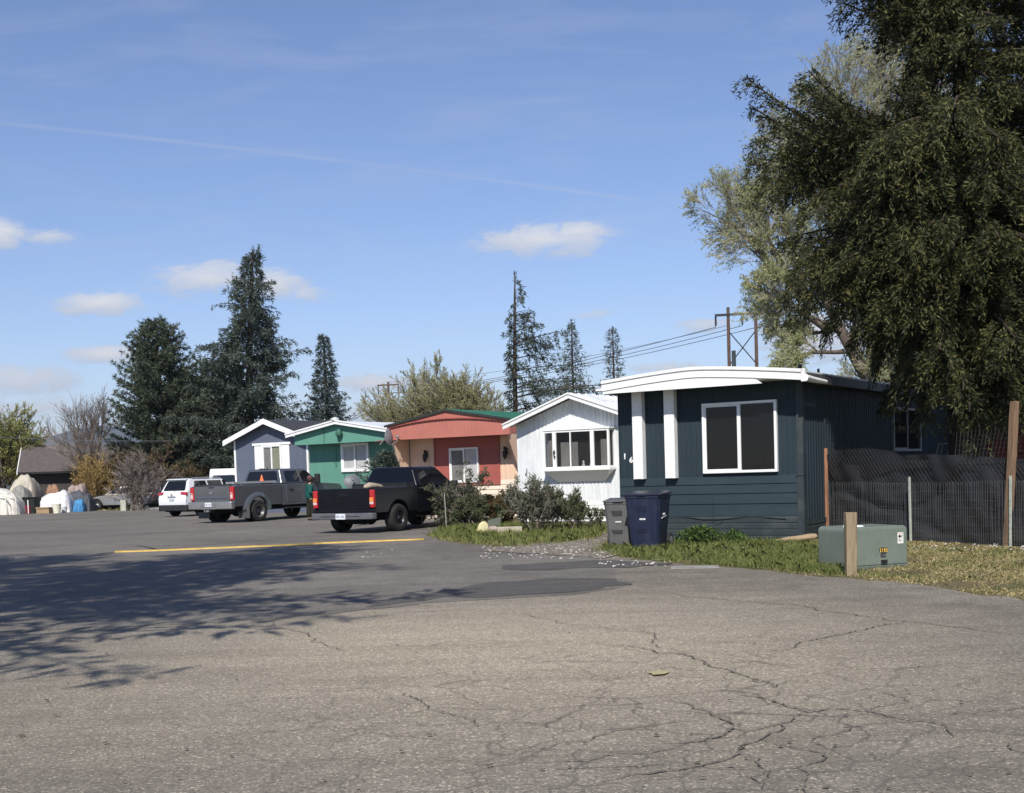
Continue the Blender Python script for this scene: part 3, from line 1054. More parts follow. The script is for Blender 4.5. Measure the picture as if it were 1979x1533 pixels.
for (x, y, ht, r) in ((2.0, 1.6, .50, .045), (2.9, 3.2, .28, .05), (2.85, 4.6, .26, .03)):
    mb = MB()
    zb = bow(x)
    mb.lathe([(r * 2.0, zb - .01), (r * 1.8, zb + .06), (r * 1.15, zb + .10), (r, zb + .11), (r, zb + ht), (r * .7, zb + ht)], 'z', (x, y, 0), 12)
    mb.build('vent_pipe', plain('vent_dark', (.04, .05, .055), .5, .3, .4, .2), h)
# loose cables across the skirt
mb = MB()
pts = [(.9 + .35 * i, -.05 - .01 * (i % 2), .47 + .035 * math.sin(i * 1.3)) for i in range(9)]
mb.tube(pts, .007, 5)
mb.tube([(2.15, -.045, .95), (2.16, -.05, .7), (2.14, -.06, .45), (2.2, -.07, .37), (2.32, -.06, .36), (2.38, -.05, .44)], .005, 5)
mb.build('cable', BLACKM, h, smooth=True)
# windows of the long shaded side
def side_window(parent, xw, y0, y1, z0, z1, curt=None, fr=.06):
    w = thing('window', '', '', (xw, y0, 0), R(90))
    del w['label'], w['category']
    w.parent = parent
    win = window(parent, 0, y1 - y0, z0, z1, 0, fr, True, GLD, curt, .05, .07, plain('frame_shaded', (.30, .30, .29), .6))  # white frame greyed: shade of the long side put into its colour
    bpy.data.objects.remove(w)
    win.location = (xw, y0, 0)
    win.rotation_euler = (0, 0, R(90))
    return win
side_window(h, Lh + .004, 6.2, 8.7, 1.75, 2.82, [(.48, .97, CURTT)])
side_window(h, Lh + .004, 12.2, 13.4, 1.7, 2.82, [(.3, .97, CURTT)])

# ---------------------------------------------------------------- white home with bay window
h = thing('mobile_home', 'white ribbed metal mobile home with a low gable and a boxy bay window', 'mobile home', (0.24, 37.86, 0), -UA)
Lh, Dh, ZE, ZR = 4.2, 13.0, 2.98, 3.72
gz = lambda x: ZE + (ZR - ZE) * (1 - abs(x - Lh / 2) / (Lh / 2))
mb = MB()
corr(mb, .0, .62, .62, lambda x: gz(x) - .02, 0, .62, .001)
corr(mb, .62, Lh / 2, .62, lambda x: gz(x) - .02, 0, .128, .020)
corr(mb, Lh / 2, Lh, .62, lambda x: gz(x) - .02, 0, .128, .020)
mb.build('front_wall', WHITE_DIRTY, h)
mb = MB()
laps(mb, -.01, Lh + .01, [.64, .50, .36, .20, .02], -.002, .02)
mb.build('lap_siding', WHITE, h)
body(Lh, Dh, ZE, ZR, None, h, WHITE_DIRTY, zb=.02)
gable_roof(Lh, Dh, .20, .42, .2, ZE - .05, ZR + .02, .05, ROOFW, h, seams=.45)
fascia(Lh, .20, .42, ZE + .0, ZR + .07, .15, WHITE, h, .03)
fascia(Lh, .205, .45, ZE + .02, ZR + .09, .05, WHITE, h, .03, None, 0, 'drip_edge')
# bay
mb = MB()
xa, xb, z0, z1 = 1.13, 3.34, 1.60, 2.72
mb.box(xa - .04, xb + .04, -.36, -.001, z1, z1 + .05)
mb.build('window_head', WHITE_FR, h)
mb = MB()
mb.box(xa - .05, xb + .05, -.40, -.001, z0 - .07, z0)
mb.hexa([(xa + .30, -.03, z0 - .40), (xb - .30, -.03, z0 - .40), (xb - .30, -.002, z0 - .40), (xa + .30, -.002, z0 - .40),
         (xa, -.36, z0 - .071), (xb, -.36, z0 - .071), (xb, -.002, z0 - .071), (xa, -.002, z0 - .071)])
b = mb.build('bay_window', WHITE_FR, h)
mb = MB()
for a, c in ((xa, xa + .06), (xa + .32, xa + .44), (xb - .62, xb - .50), (xb - .06, xb)):
    mb.box(a, c, -.34, -.28, z0 + .001, z1 - .001)
for a, c in ((xa + .06, xa + .32), (xa + .44, xb - .62), (xb - .50, xb - .06)):
    mb.box(a, c, -.335, -.29, z0 + .001, z0 + .05)
    mb.box(a, c, -.335, -.29, z1 - .06, z1 - .001)
mb.box((xa + xb) / 2 - .20, (xa + xb) / 2 - .165, -.335, -.29, z0 + .05, z1 - .06)
for x in (xa, xb - .05):
    mb.box(x, x + .05, -.278, -.03, z0 + .001, z0 + .05)
    mb.box(x, x + .05, -.278, -.03, z1 - .05, z1 - .001)
    mb.box(x, x + .05, -.029, -.001, z0 + .001, z1 - .001)
mb.build('frame', WHITE_FR, b)
mb = MB()
mb.box(xa + .02, xb - .02, -.305, -.30, z0 + .05, z1 - .05)
mb.box(xa + .02, xa + .025, -.295, -.03, z0 + .05, z1 - .05)
mb.box(xb - .025, xb - .02, -.295, -.03, z0 + .05, z1 - .05)
mb.build('pane', glass('bay_glass', (.012, .013, .015), .8), b)
mb = MB()
mb.box(xa + .05, xb - .05, -.028, -.024, z0 + .001, z1 - .001)
mb.build('backing', plain('bay_dark', (.03, .03, .032), .9, 0, .1, .3, 4), b)
curtain(xa + .46, xa + 1.05, z0 + .02, z1 - .35, -.10, CURTG, b, 7, .03)
curtain(xa + .05, xa + .30, z0 + .02, z1 - .05, -.12, CURTG, b, 3, .02)
curtain(xb - .40, xb - .08, z0 + .02, z1 - .30, -.10, CURTG, b, 3, .03)
mb = MB()
mb.lathe([(.04, z0 + .002), (.05, z0 + .08), (.02, z0 + .13), (.035, z0 + .17), (.01, z0 + .22)], 'z', (xa + 1.28, -.2, 0), 10)
mb.build('sill_ornament', WHITE, b, smooth=True)
mb = MB()
mb.lathe([(.07, z0 + .002), (.085, z0 + .09), (.085, z0 + .12), (.03, z0 + .125)], 'z', (xa + 1.58, -.2, 0), 10)
mb.lathe([(.06, z0 + .14), (.05, z0 + .19), (.015, z0 + .25)], 'z', (xa + 1.60, -.2, 0), 10)
mb.build('sill_ornament', WHITE, b, smooth=True)
mb = MB()
mb.lathe([(.08, z0 + .002), (.10, z0 + .03), (.04, z0 + .06)], 'z', (xb - .28, -.2, 0), 10)
mb.build('sill_ornament', WHITE, b, smooth=True)
mb = MB()
mb.tube([(xa + .38, -.35, 2.14), (xa + .39, -.37, 2.08), (xa + .37, -.36, 2.0), (xa + .40, -.37, 1.96), (xa + .39, -.355, 1.88)], [.02, .035, .015, .03, .008], 6)
mb.build('wall_ornament', BLACKM, h)
mb = MB()
mb.box(Lh * .72, Lh * .72 + .35, -.03, -.022, .1, .42)
mb.build('crawl_vent', BLACKM, h)

# ---------------------------------------------------------------- salmon home
h = thing('mobile_home', 'salmon red and cream mobile home with a ribbed red band under a green metal roof', 'mobile home', (-3.47, 43.6, 0), -UA)
Lh, Dh, OV = 4.60, 13.0, .95
mb = MB()
corr(mb, 0, 1.10, 1.30, 2.95, 0, .17, .012)
mb.build('cream_panel', CREAM, h)
mb = MB()
corr(mb, 3.70, Lh, 1.30, 2.95, 0, .17, .012)
mb.build('cream_panel', CREAM, h)
mb = MB()
corr(mb, 1.10, 3.70, 1.22, 2.95, -.02, .44, .006)
mb.box(1.05, 1.10, -.045, .0, 1.22, 2.95)
mb.box(3.70, 3.75, -.045, .0, 1.22, 2.95)
mb.box(1.05, 3.75, -.05, .0, 1.14, 1.22)
mb.build('centre_panel', SALMP, h)
mb = MB()
laps(mb, 0, Lh, [1.30, 1.14, .98, .82, .66, .50, .34, .18, .02], .0, .022)
mb.build('lap_siding', CREAML, h)
body(Lh, Dh, 2.95, 3.45, None, h, CREAM, zb=.02, rib=.22)
z0, zr = 3.20, 3.66
gb = lambda x: 3.18 + .22 * (1 - ((x - Lh / 2) / (Lh / 2 + .2)) ** 2)
mb = MB()       # ribbed band
corr(mb, -.16, Lh + .16, 2.80, lambda x: gb(x) - .002, -OV, .14, .016)
mb.box(-.16, Lh + .16, -OV + .002, -OV + .05, 2.80, 3.17)
mb.box(-.17, Lh + .17, -OV - .02, -OV + .06, 2.765, 2.80)
mb.box(-.17, -.14, -OV + .03, 0, 2.80, 3.17)
mb.box(Lh + .14, Lh + .17, -OV + .03, 0, 2.80, 3.17)
mb.build('ribbed_band', SALM, h)
mb = MB()       # plain gable above the band
poly = [(-.2 + (Lh + .4) * i / 16, gb(-.2 + (Lh + .4) * i / 16)) for i in range(17)] + [(Lh + .22, 3.25), (Lh / 2, zr), (-.22, 3.25)]
mb.py(poly, -OV - .06, -OV - .03)
mb.build('gable', plain('salmon_gable', (.44, .150, .115), .6, 0, .3, .05, 1.5), h)
mb = MB()
for i in range(16):
    xa, xb = -.19 + (Lh + .38) * i / 16, -.19 + (Lh + .38) * (i + 1) / 16
    mb.hexa([(xa, -OV - .075, gb(xa) - .025), (xb, -OV - .075, gb(xb) - .025), (xb, -OV - .028, gb(xb) - .025), (xa, -OV - .028, gb(xa) - .025),
             (xa, -OV - .075, gb(xa) + .012), (xb, -OV - .075, gb(xb) + .012), (xb, -OV - .028, gb(xb) + .012), (xa, -OV - .028, gb(xa) + .012)])
mb.build('arched_trim', SALMP, h)
mb = MB()
mb.box(-.1, Lh + .1, -OV + .06, .0, 2.86, 2.88)
mb.build('soffit', CREAM, h)
gable_roof(Lh, Dh, .26, OV + .10, .2, z0 + .03, zr, .035, ROOFG, h, seams=.30, seam_h=.018)
mb = MB()
for s, xe in ((0, -.28), (1, Lh + .28)):
    q = [(xe, z0 + .0), (Lh / 2, zr - .03), (Lh / 2, zr + .045), (xe, z0 + .075)]
    mb.py(q[::-1] if s else q, -OV - .125, -OV - .101)
mb.build('drip_edge', plain('dark_edge', (.03, .035, .03), .5, 0, .4, .1), h)
for xq, sg in ((0, -1), (Lh, 1)):   # slanting end wings that carry the overhang
    mb = MB()
    xo = xq + sg * .10
    mb.px([(-OV + .04, 2.80), (-.001, 2.80), (-.001, 1.31), (-.10, 1.31)], xo - .06, xo + .06)
    mb.build('wing_wall', CREAM, h)
mb = MB()
for k in range(4):
    mb.box(Lh + .02, Lh + .05, .3 + k * .9, .34 + k * .9, .3, 2.9)
mb.build('side_batten', plain('batten_grey', (.3, .27, .24), .7), h)
window(h, 1.72, 2.92, 1.23, 2.42, -.02, .055, True, GL, [(.0, .47, CURTG), (.53, 1.0, CURT)], .05, .08, None, 0, 5)
for x in (.72, 4.02):
    mb = MB()
    mb.box(x - .05, x + .05, -.06, -.012, 2.14, 2.36)
    mb.tube([(x, -.05, 2.32), (x + .02, -.14, 2.36), (x + .03, -.17, 2.27)], .014, 6)
    mb.lathe([(.03, 2.27), (.085, 2.24), (.075, 2.05), (.04, 2.0), (.012, 1.96)], 'z', (x + .03, -.17, 0), 6)
    mb.box(x - .10, x - .02, -.05, -.02, 2.28, 2.40)
    l_ = mb.build('wall_lantern', BLACKM, h)
    mb = MB()
    mb.lathe([(.062, 2.07), (.07, 2.22)], 'z', (x + .03, -.17, 0), 6)
    mb.build('lantern_glass', glass('lamp_glass', (.5, .45, .35), .3), l_)

# ---------------------------------------------------------------- green home
h = thing('mobile_home', 'green stucco mobile home with a white roof edge and white curtained window', 'mobile home', (-8.62, 53.62, 0), -UA)
Lh, Dh, OV = 4.70, 13.0, .75
mb = MB()
mb.box(0, Lh, 0, .03, 1.02, 3.0)
mb.box(-.01, Lh + .01, -.03, .02, .95, 1.02)
for k in range(9):
    mb.box(.25 + k * .55, .262 + k * .55, -.004, .0, 1.02, 3.0)
mb.build('front_wall', GREENW, h)
mb = MB()
corr(mb, 0, Lh, .02, .95, .0, .2, .012)
mb.build('skirting', plain('green_pale_skirt', (.14, .36, .28), .7, 0, .3, .1, 2), h)
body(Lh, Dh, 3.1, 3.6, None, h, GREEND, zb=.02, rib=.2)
ze, zr = 3.40, 3.84
mb = MB()       # broad fascia band under the gable, straight bottom edge
mb.py([(-.12, 2.99), (Lh + .12, 2.99), (Lh + .12, ze - .02), (Lh / 2, zr - .06), (-.12, ze - .02)], -OV, -OV + .03)
mb.box(-.14, Lh + .14, -OV - .012, -OV + .035, 2.965, 2.99)
mb.box(-.12, -.09, -OV + .03, 0, 3.0, 3.35)
mb.box(Lh + .09, Lh + .12, -OV + .03, 0, 3.0, 3.35)
mb.box(-.08, Lh + .08, -OV + .04, 0, 3.02, 3.04)
mb.build('fascia_band', GREENB, h)
gable_roof(Lh, Dh, .40, OV + .22, .2, ze - .02, zr, .04, ROOFW, h)
fascia(Lh, .40, OV + .22, ze + .05, zr + .07, .16, WHITE, h, .035)
fascia(Lh, .41, OV + .255, ze + .07, zr + .09, .06, WHITE, h, .03, None, 0, 'drip_edge')
mb = MB()
mb.lathe([(.02, -OV - .28), (.13, -OV - .27), (.13, -OV - .10), (.02, -OV - .08)], 'y', (0, 0, 0), 14)
o = MB()
o.lathe([(.13, 0), (.17, .03), (.16, .13), (.05, .18)], 'z', (Lh / 2 - .05, -OV - .15, zr + .02), 12)
o.build('roof_vent', plain('vent_pale', (.55, .56, .55), .5, .2, .4, .1), h, smooth=True)
mb = MB()
mb.lathe([(.03, 3.56), (.10, 3.50), (.15, 3.38), (.13, 3.26), (.04, 3.17)], 'z', (Lh / 2 + .12, -OV - .14, 0), 14)
mb.tube([(Lh / 2 + .12, -OV - .14, 3.55), (Lh / 2 + .12, -OV - .14, 3.72)], .012, 5)
mb.build('hanging_lamp', plain('lamp_green', (.04, .12, .09), .6), h, smooth=True)
mb = MB()
mb.tube([(1.55, -OV - .03, 3.62), (1.55, -OV - .03, 3.0), (1.53, -.03, 2.9), (1.56, -.03, 2.1), (1.50, -.03, 1.98), (1.44, -.03, 2.1), (1.45, -.03, 2.3)], .011, 5)
mb.tube([(1.93, -.03, 1.75), (1.95, -.03, 1.3)], .010, 5)
mb.build('cable', plain('cable_green', (.03, .10, .07), .6), h)
window(h, 1.83, 3.33, 1.76, 2.965, 0, .11, True, GL, [(.0, .46, CURT), (.54, 1.0, CURT)], .07, .085, None, 0, 6)
mb = MB()       # small porch roof at the right corner
mb.hexa([(Lh - .25, -OV - .3, 2.92), (Lh + .9, -OV - .1, 3.02), (Lh + .9, 1.3, 3.12), (Lh - .1, 1.2, 3.06), (Lh - .25, -OV - .3, 2.95), (Lh + .9, -OV - .1, 3.06), (Lh + .9, 1.3, 3.15), (Lh - .1, 1.2, 3.09)])
mb.build('porch_roof', plain('porch_red', (.22, .04, .05), .5, 0, .4, .2, 3), h)
for (x, y) in ((Lh + .85, -.8), (Lh + .85, 1.2)):
    mb = MB()
    mb.box(x - .03, x + .03, y - .03, y + .03, 0, 3.02 + (y + .8) * .03)
    mb.build('porch_post', WHITE, h)

# ---------------------------------------------------------------- slate home with shutters
h = thing('mobile_home', 'slate grey home with white gable trim and white shutters beside its window', 'mobile home', (-12.95, 58.77, 0), -UA)
Lh, Dh = 4.57, 12.0
ZE, ZR = 3.42, 4.22
gz = lambda x: ZE + (ZR - ZE) * (1 - abs(x - Lh / 2) / (Lh / 2))
mb = MB()
mb.prism([(0, .3), (Lh, .3), (Lh, ZE), (Lh / 2, ZR), (0, ZE)], lambda p: (p[0], 0, p[1]), lambda p: (p[0], .03, p[1]))
for k in range(11):
    x = .2 + k * .41
    mb.box(x, x + .014, -.006, .0, .3, gz(x) - .05)
mb.box(.9, Lh - .9, -.012, .0, ZE + .24, ZE + .26)
mb.build('front_wall', GRAYW, h)
mb = MB()
mb.box(-.03, Lh + .03, -.02, .02, .0, .3)
mb.build('skirting', GRAYW, h)
body(Lh, Dh, ZE, ZR, None, h, GRAYW, zb=.0)
for x in (-.03, Lh - .07):
    mb = MB()
    mb.box(x, x + .10, -.03, .08, 0, ZE)
    mb.build('corner_trim', WHITE, h)
gable_roof(Lh, Dh, .32, .40, .2, ZE - .10, ZR + .02, .07, ROOFD, h)
fascia(Lh, .33, .40, ZE - .0, ZR + .12, .24, WHITE, h, .035)
w_ = window(h, 1.79, 2.98, 1.85, 3.12, 0, .07, True, GL, [(.0, .46, CURTG), (.54, 1.0, BLINDG)], .07, .085, None, 0, 5)
mb = MB()
mb.box(1.20, 3.57, -.07, -.002, 3.13, 3.24)
mb.build('window_head', WHITE, h)
for x in (1.30, 2.99):
    mb = MB()
    mb.box(x, x + .475, -.04, -.003, 1.85, 3.12)
    for (za, zc) in ((1.95, 2.40), (2.50, 3.02)):
        mb.box(x + .07, x + .405, -.052, -.0405, za, zc)
    mb.build('shutter', WHITE, h, bevel=.008, seg=1)

# ---------------------------------------------------------------- far house at the left
h = thing('house', 'low house with a broad brown shingle roof and white gable edge at far left', 'house', tuple(P(46, 940, 83)[:2]) + (0,), R(17))
SHING = plain('brown_shingle', (.125, .105, .10), .95, 0, .1, .25, 5, 0, ((.09, .075, .07), .5, (3, 3, 8)))
mb = MB()
mb.hexa([(-.3, -.6, 2.45), (11, -.6, 2.45), (11, 4.2, 4.35), (-.3, 4.2, 4.35), (-.3, -.6, 2.53), (11, -.6, 2.53), (11, 4.2, 4.43), (-.3, 4.2, 4.43)])
mb.hexa([(-.3, 4.2, 4.35), (11, 4.2, 4.35), (11, 9.0, 2.45), (-.3, 9.0, 2.45), (-.3, 4.2, 4.43), (11, 4.2, 4.43), (11, 9.0, 2.53), (-.3, 9.0, 2.53)])
for k in range(13):     # shingle courses
    t0, t1 = k / 13, (k + 1) / 13
    mb.hexa([(-.3, -.6 + 4.8 * t0, 2.53 + 1.9 * t0), (11, -.6 + 4.8 * t0, 2.53 + 1.9 * t0), (11, -.6 + 4.8 * t1, 2.53 + 1.9 * t1), (-.3, -.6 + 4.8 * t1, 2.53 + 1.9 * t1),
             (-.3, -.6 + 4.8 * t0, 2.555 + 1.9 * t0), (11, -.6 + 4.8 * t0, 2.555 + 1.9 * t0), (11, -.6 + 4.8 * t1, 2.535 + 1.9 * t1), (-.3, -.6 + 4.8 * t1, 2.535 + 1.9 * t1)])
mb.build('roof', SHING, h)
mb = MB()
mb.prism([(0, 0), (8.4, 0), (8.4, 2.5), (4.2, 4.3), (0, 2.5)], lambda p: (0, p[0], p[1]), lambda p: (10.7, p[0], p[1]))
mb.build('wall', plain('house_wall', (.07, .062, .056), .9, 0, .1, .15, 2), h)
mb = MB()
mb.hexa([(-.36, -.62, 2.36), (-.305, -.62, 2.36), (-.305, 4.2, 4.28), (-.36, 4.2, 4.28), (-.36, -.62, 2.56), (-.305, -.62, 2.56), (-.305, 4.2, 4.46), (-.36, 4.2, 4.46)])
mb.build('bargeboard', WHITE, h)
mb = MB()
mb.box(-.25, 10.9, -.70, -.605, 2.40, 2.53)
mb.build('gutter', BLACKM, h)
for x in (4.2, 7.2):
    mb = MB()
    mb.box(x, x + 1.8, -.03, -.002, 1.0, 2.1)
    w_ = mb.build('window', WHITE_DIRTY, h)
    mb = MB()
    mb.box(x + .08, x + 1.72, -.035, -.0305, 1.08, 2.02)
    mb.build('pane', GLD, w_)

# ---------------------------------------------------------------- dark shed behind the fence, right
pr = P(1886, 840, 34)
h = thing('shed', 'dark brown boarded shed behind the mesh fence at the right', 'shed', (pr.x, pr.y, 0), -UA + R(4))
BRN = plain('brown_boards', (.055, .045, .038), .85, 0, .2, .25, 2, 0, None, (4, 4, .3))
mb = MB()
corr(mb, 0, 7.5, .0, 2.95, 0, .45, .018)
mb.box(0, 7.5, .03, 6, 0, 2.95)
mb.build('wall', BRN, h)
mb = MB()
mb.hexa([(-.3, -.5, 2.97), (8, -.5, 2.97), (8, 6.3, 3.3), (-.3, 6.3, 3.3), (-.3, -.5, 3.12), (8, -.5, 3.12), (8, 6.3, 3.45), (-.3, 6.3, 3.45)])
mb.build('roof', plain('shed_roof', (.05, .05, .05), .8), h)
mb = MB()
mb.box(2.0, 3.0, -.05, -.02, 1.6, 2.3)
w_ = mb.build('window', WHITE_DIRTY, h)
mb = MB()
mb.box(2.07, 2.93, -.056, -.0505, 1.67, 2.23)
mb.build('pane', GLD, w_)
# ================================================================== VEHICLES
def paint(name, c, rough=.28, metal=.0, coat=.6, dirt=.25, var=.05):
    return plain(name, c, rough, metal, .5, var, 2.5, coat, ((.20, .18, .155), dirt, (1.5, 1.5, 2.5)))
GREYP = paint('truck_grey_paint', (.125, .130, .142), .26, .45, .6, .06)
BLACKP = plain('truck_black_paint', (.005, .006, .010), .20, 0, .16, .1, 2.5, .10, ((.05, .045, .04), .08, (1.5, 1.5, 2.5)))
WHITEP = paint('car_white_paint', (.74, .75, .76), .3, 0, .5, .12)
NAVYP = paint('car_dark_paint', (.012, .014, .024), .3, 0, .5, .15)
SILVP = paint('car_silver_paint', (.22, .225, .23), .4, .2, .3, .6)
TYRE = plain('tyre_rubber', (.022, .022, .022), .85, 0, .2, .25, 12, 0, ((.10, .09, .075), .4, (5, 5, 5)))
CHROME = plain('chrome', (.55, .55, .56), .22, .9, .5, .08, 8)
ALLOY = plain('steel_rim', (.30, .30, .31), .35, .6, .5, .15, 8)
DARKP = plain('dark_plastic', (.022, .022, .024), .6, 0, .4, .2, 8)
UNDER = plain('underbody', (.010, .010, .010), .9, 0, .1, .3, 4)
TINT = glass('tinted_glass', (.008, .009, .011), 0, .04, .5)
TINTB = glass('tinted_glass_black', (.004, .004, .006), 0, .06, .4)
RED = plain('lamp_red', (.42, .012, .018), .2, 0, .5, .25, 25, .5)
REDB = plain('lamp_clear', (.62, .50, .48), .2, 0, .5, .2, 25, .5)
AMBER = plain('lamp_amber', (.80, .24, .05), .2, 0, .5, .2, 25, .5)
PLATE = plain('plate_white', (.66, .68, .70), .5, 0, .4, .06, 12)
PLATEB = plain('plate_blue', (.15, .19, .30), .5, 0, .4, .2, 60)

def arch_outline(y0, y1, zb, arches, top):
    """closed (y,z) outline: bottom edge from y0 to y1 with wheel arches (yc,zc,r), then the top points back"""
    pts = [(y0, zb)]
    for yc, zc, r in arches:
        a0 = math.asin(max(-1, min(1, (zb - zc) / r)))
        for k in range(15):
            t = math.pi - a0 - (math.pi - 2 * a0) * k / 14
            pts.append((yc + r * math.cos(t), zc + r * math.sin(t)))
    pts.append((y1, zb))
    return pts + top

def wheel(parent, x, y, r, wd, side, rim=ALLOY, dual=False, rimr=.58, spokes=8, name='wheel'):
    """side +1: outer face to +x"""
    mb = MB()
    def tyre(xc):
        w2 = wd / 2
        prof = [(r * .60, -w2 * .9), (r * .80, -w2), (r * .95, -w2 * .88), (r, -w2 * .6), (r * 1.0, -w2 * .2), (r * .985, -w2 * .15), (r, -w2 * .1), (r, w2 * .1), (r * .985, w2 * .15), (r, w2 * .2), (r, w2 * .6), (r * .95, w2 * .88), (r * .80, w2), (r * .60, w2 * .9)]
        mb.lathe(prof, 'x', (x + xc, y, r), 32, False)
    tyre(0)
    if dual:
        tyre(-side * (wd + .03))
    t = mb.build(name, TYRE, parent, smooth=True)
    mb = MB()
    rr = r * rimr
    s = side
    w2 = wd / 2
    if dual:    # deep dished dual wheel
        prof = [(rr * 1.05, s * w2 * .92), (rr * .98, s * w2 * .95), (rr * .92, s * w2 * .55), (rr * .78, -s * w2 * .2), (rr * .45, -s * w2 * .3), (rr * .42, s * w2 * .1), (rr * .30, s * w2 * .35), (.001, s * w2 * .38)]
    else:
        prof = [(rr * 1.05, s * w2 * .90), (rr * .98, s * w2 * .95), (rr * .90, s * w2 * .55), (rr * .84, s * w2 * .30), (rr * .5, s * w2 * .38), (rr * .26, s * w2 * .55), (rr * .24, s * w2 * .75), (.001, s * w2 * .78)]
    mb.lathe(prof, 'x', (x, y, r), 28, False)
    o = mb.build('rim', rim, t, smooth=True)
    mb = MB()
    for k in range(spokes):
        a = 6.283 * k / spokes
        c = Vector((x + s * w2 * (.36 if not dual else -.16), y + math.cos(a) * rr * .66, r + math.sin(a) * rr * .66))
        mb.lathe([(rr * .13, -.012), (rr * .10, .014)], 'x', tuple(c), 8)
    mb.build('rim_hole', UNDER, t)
    return t

def quad_on(mb, c, u0, u1, v0, v1, off, r=0.0, n=None):
    """patch on the bilinear face c (bl, br, tr, tl) lifted by off along its normal, with rounded corners"""
    c = [Vector(p) for p in c]
    nn = (c[1] - c[0]).cross(c[3] - c[0]).normalized()
    def pt(u, v):
        return (c[0] * (1 - u) + c[1] * u) * (1 - v) + (c[3] * (1 - u) + c[2] * u) * v + nn * off
    if not isinstance(r, tuple) and r <= 0:
        mb.face([pt(u0, v0), pt(u1, v0), pt(u1, v1), pt(u0, v1)])
        return
    ru, rv = r if isinstance(r, tuple) else (r * (u1 - u0), r * (v1 - v0))
    pts = []
    for (cu, cv, a) in ((u1 - ru, v0 + rv, -90), (u1 - ru, v1 - rv, 0), (u0 + ru, v1 - rv, 90), (u0 + ru, v0 + rv, 180)):
        for k in range(5):
            t = R(a + 22.5 * k)
            pts.append(pt(cu + ru * math.cos(t), cv + rv * math.sin(t)))
    mb.face(pts)

def number_plate(parent, x, y, z, wd=.30, h=.15):
    mb = MB()
    mb.box(x - wd / 2, x + wd / 2, y - .012, y, z, z + h)
    p = mb.build('number_plate', PLATE, parent)
    mb = MB()
    for k in range(7):
        xx = x - wd * .42 + k * wd * .125
        if k == 3:
            continue
        mb.box(xx, xx + wd * .07, y - .0145, y - .0125, z + h * .28, z + h * .68)
    mb.build('plate_mark', PLATEB, p)
    return p

def mirror(parent, x, y, z, s, h=.30, wd=.20, mat=None):
    mb = MB()
    mb.box(min(x, x + s * wd), max(x, x + s * wd), y - .04, y + .10, z, z + h)
    m_ = mb.build('wing_mirror', mat or DARKP, parent, bevel=.03, seg=2)
    mb = MB()
    mb.box(min(x - s * .12, x + s * .02), max(x - s * .12, x + s * .02), y - .02, y + .05, z + .05, z + .10)
    mb.build('mirror_arm', DARKP, m_)

# ------------------------------------------------------------------ grey dually crew cab pickup
pk = thing('pickup_truck', 'grey crew cab pickup with flared rear fenders, ladder and orange cone on its bed', 'pickup truck', G(458, 1008.5), -R(30))
pk.scale = (1.08, 1.05, 1)
r_ = .405
body_top = [(5.05, .62), (5.07, 1.0), (5.0, 1.22), (4.85, 1.30), (3.55, 1.37), (1.36, 1.37), (1.36, .55)]
mb = MB()
mb.px(arch_outline(1.36, 5.03, .55, [(4.10, r_, .56)], body_top[:-1]), -.985, .985)
for i, p in enumerate(mb.v):        # tumblehome and rounded nose
    x, y, z = p
    k = 1 - .05 * max(0, z - .95) / .42 - .02 * max(0, .75 - z) / .2
    if y > 4.6:
        k *= 1 - .10 * (y - 4.6) / .45
    mb.v[i] = (x * k, y, z)
bd = mb.build('cab_body', GREYP, pk, bevel=.035, seg=3)
b_ = [(-.945, 1.38, 1.365), (.945, 1.38, 1.365), (.945, 3.62, 1.365), (-.945, 3.62, 1.365)]
t_ = [(-.74, 1.52, 1.955), (.74, 1.52, 1.955), (.735, 2.92, 1.955), (-.735, 2.92, 1.955)]
mid = [tuple(Vector(a) * .12 + Vector(b) * .88 + Vector((0, 0, .012))) for a, b in zip(b_, t_)]
mb = MB()
mb.rings([b_, t_], True)
mb.build('greenhouse', GREYP, pk, bevel=.07, seg=4)
mb = MB()
quad_on(mb, [b_[0], b_[1], t_[1], t_[0]], .09, .91, .14, .84, .006, (.05, .10))
mb.build('rear_window', TINT, pk)
mb = MB()
quad_on(mb, [b_[0], b_[1], t_[1], t_[0]], .36, .365, .15, .83, .009)
quad_on(mb, [b_[0], b_[1], t_[1], t_[0]], .635, .64, .15, .83, .009)
mb.build('window_seam', DARKP, pk)
for s in (1, -1):
    f = [b_[1], b_[2], t_[2], t_[1]] if s > 0 else [b_[3], b_[0], t_[0], t_[3]]
    mb = MB()
    c_ = [Vector(p) for p in f]
    nn = (c_[1] - c_[0]).cross(c_[3] - c_[0]).normalized() * .006
    def pt(y, v):     # point on the side plane at length y and height share v
        z = 1.365 + .59 * v
        x = s * (.945 - .205 * v)
        return Vector((x, y, z)) + nn
    for q in ([(1.66, .12), (2.42, .12), (2.42, .84), (1.74, .84), (1.68, .75)], [(2.56, .12), (3.42, .12), (2.98, .80), (2.90, .84), (2.53, .84)]):
        pp = [pt(a, b) for a, b in q]
        mb.face(pp if s > 0 else pp[::-1])
    mb.build('side_window', TINT, pk)
mb = MB()
mb.box(-.20, .20, 1.50, 1.56, 1.945, 1.985)
tb = mb.build('brake_light', DARKP, pk, bevel=.012, seg=1)
mb = MB()
for x in (-.145, -.02, .105):
    mb.box(x, x + .045, 1.488, 1.4995, 1.955, 1.978)
mb.build('light_lens', REDB, tb)
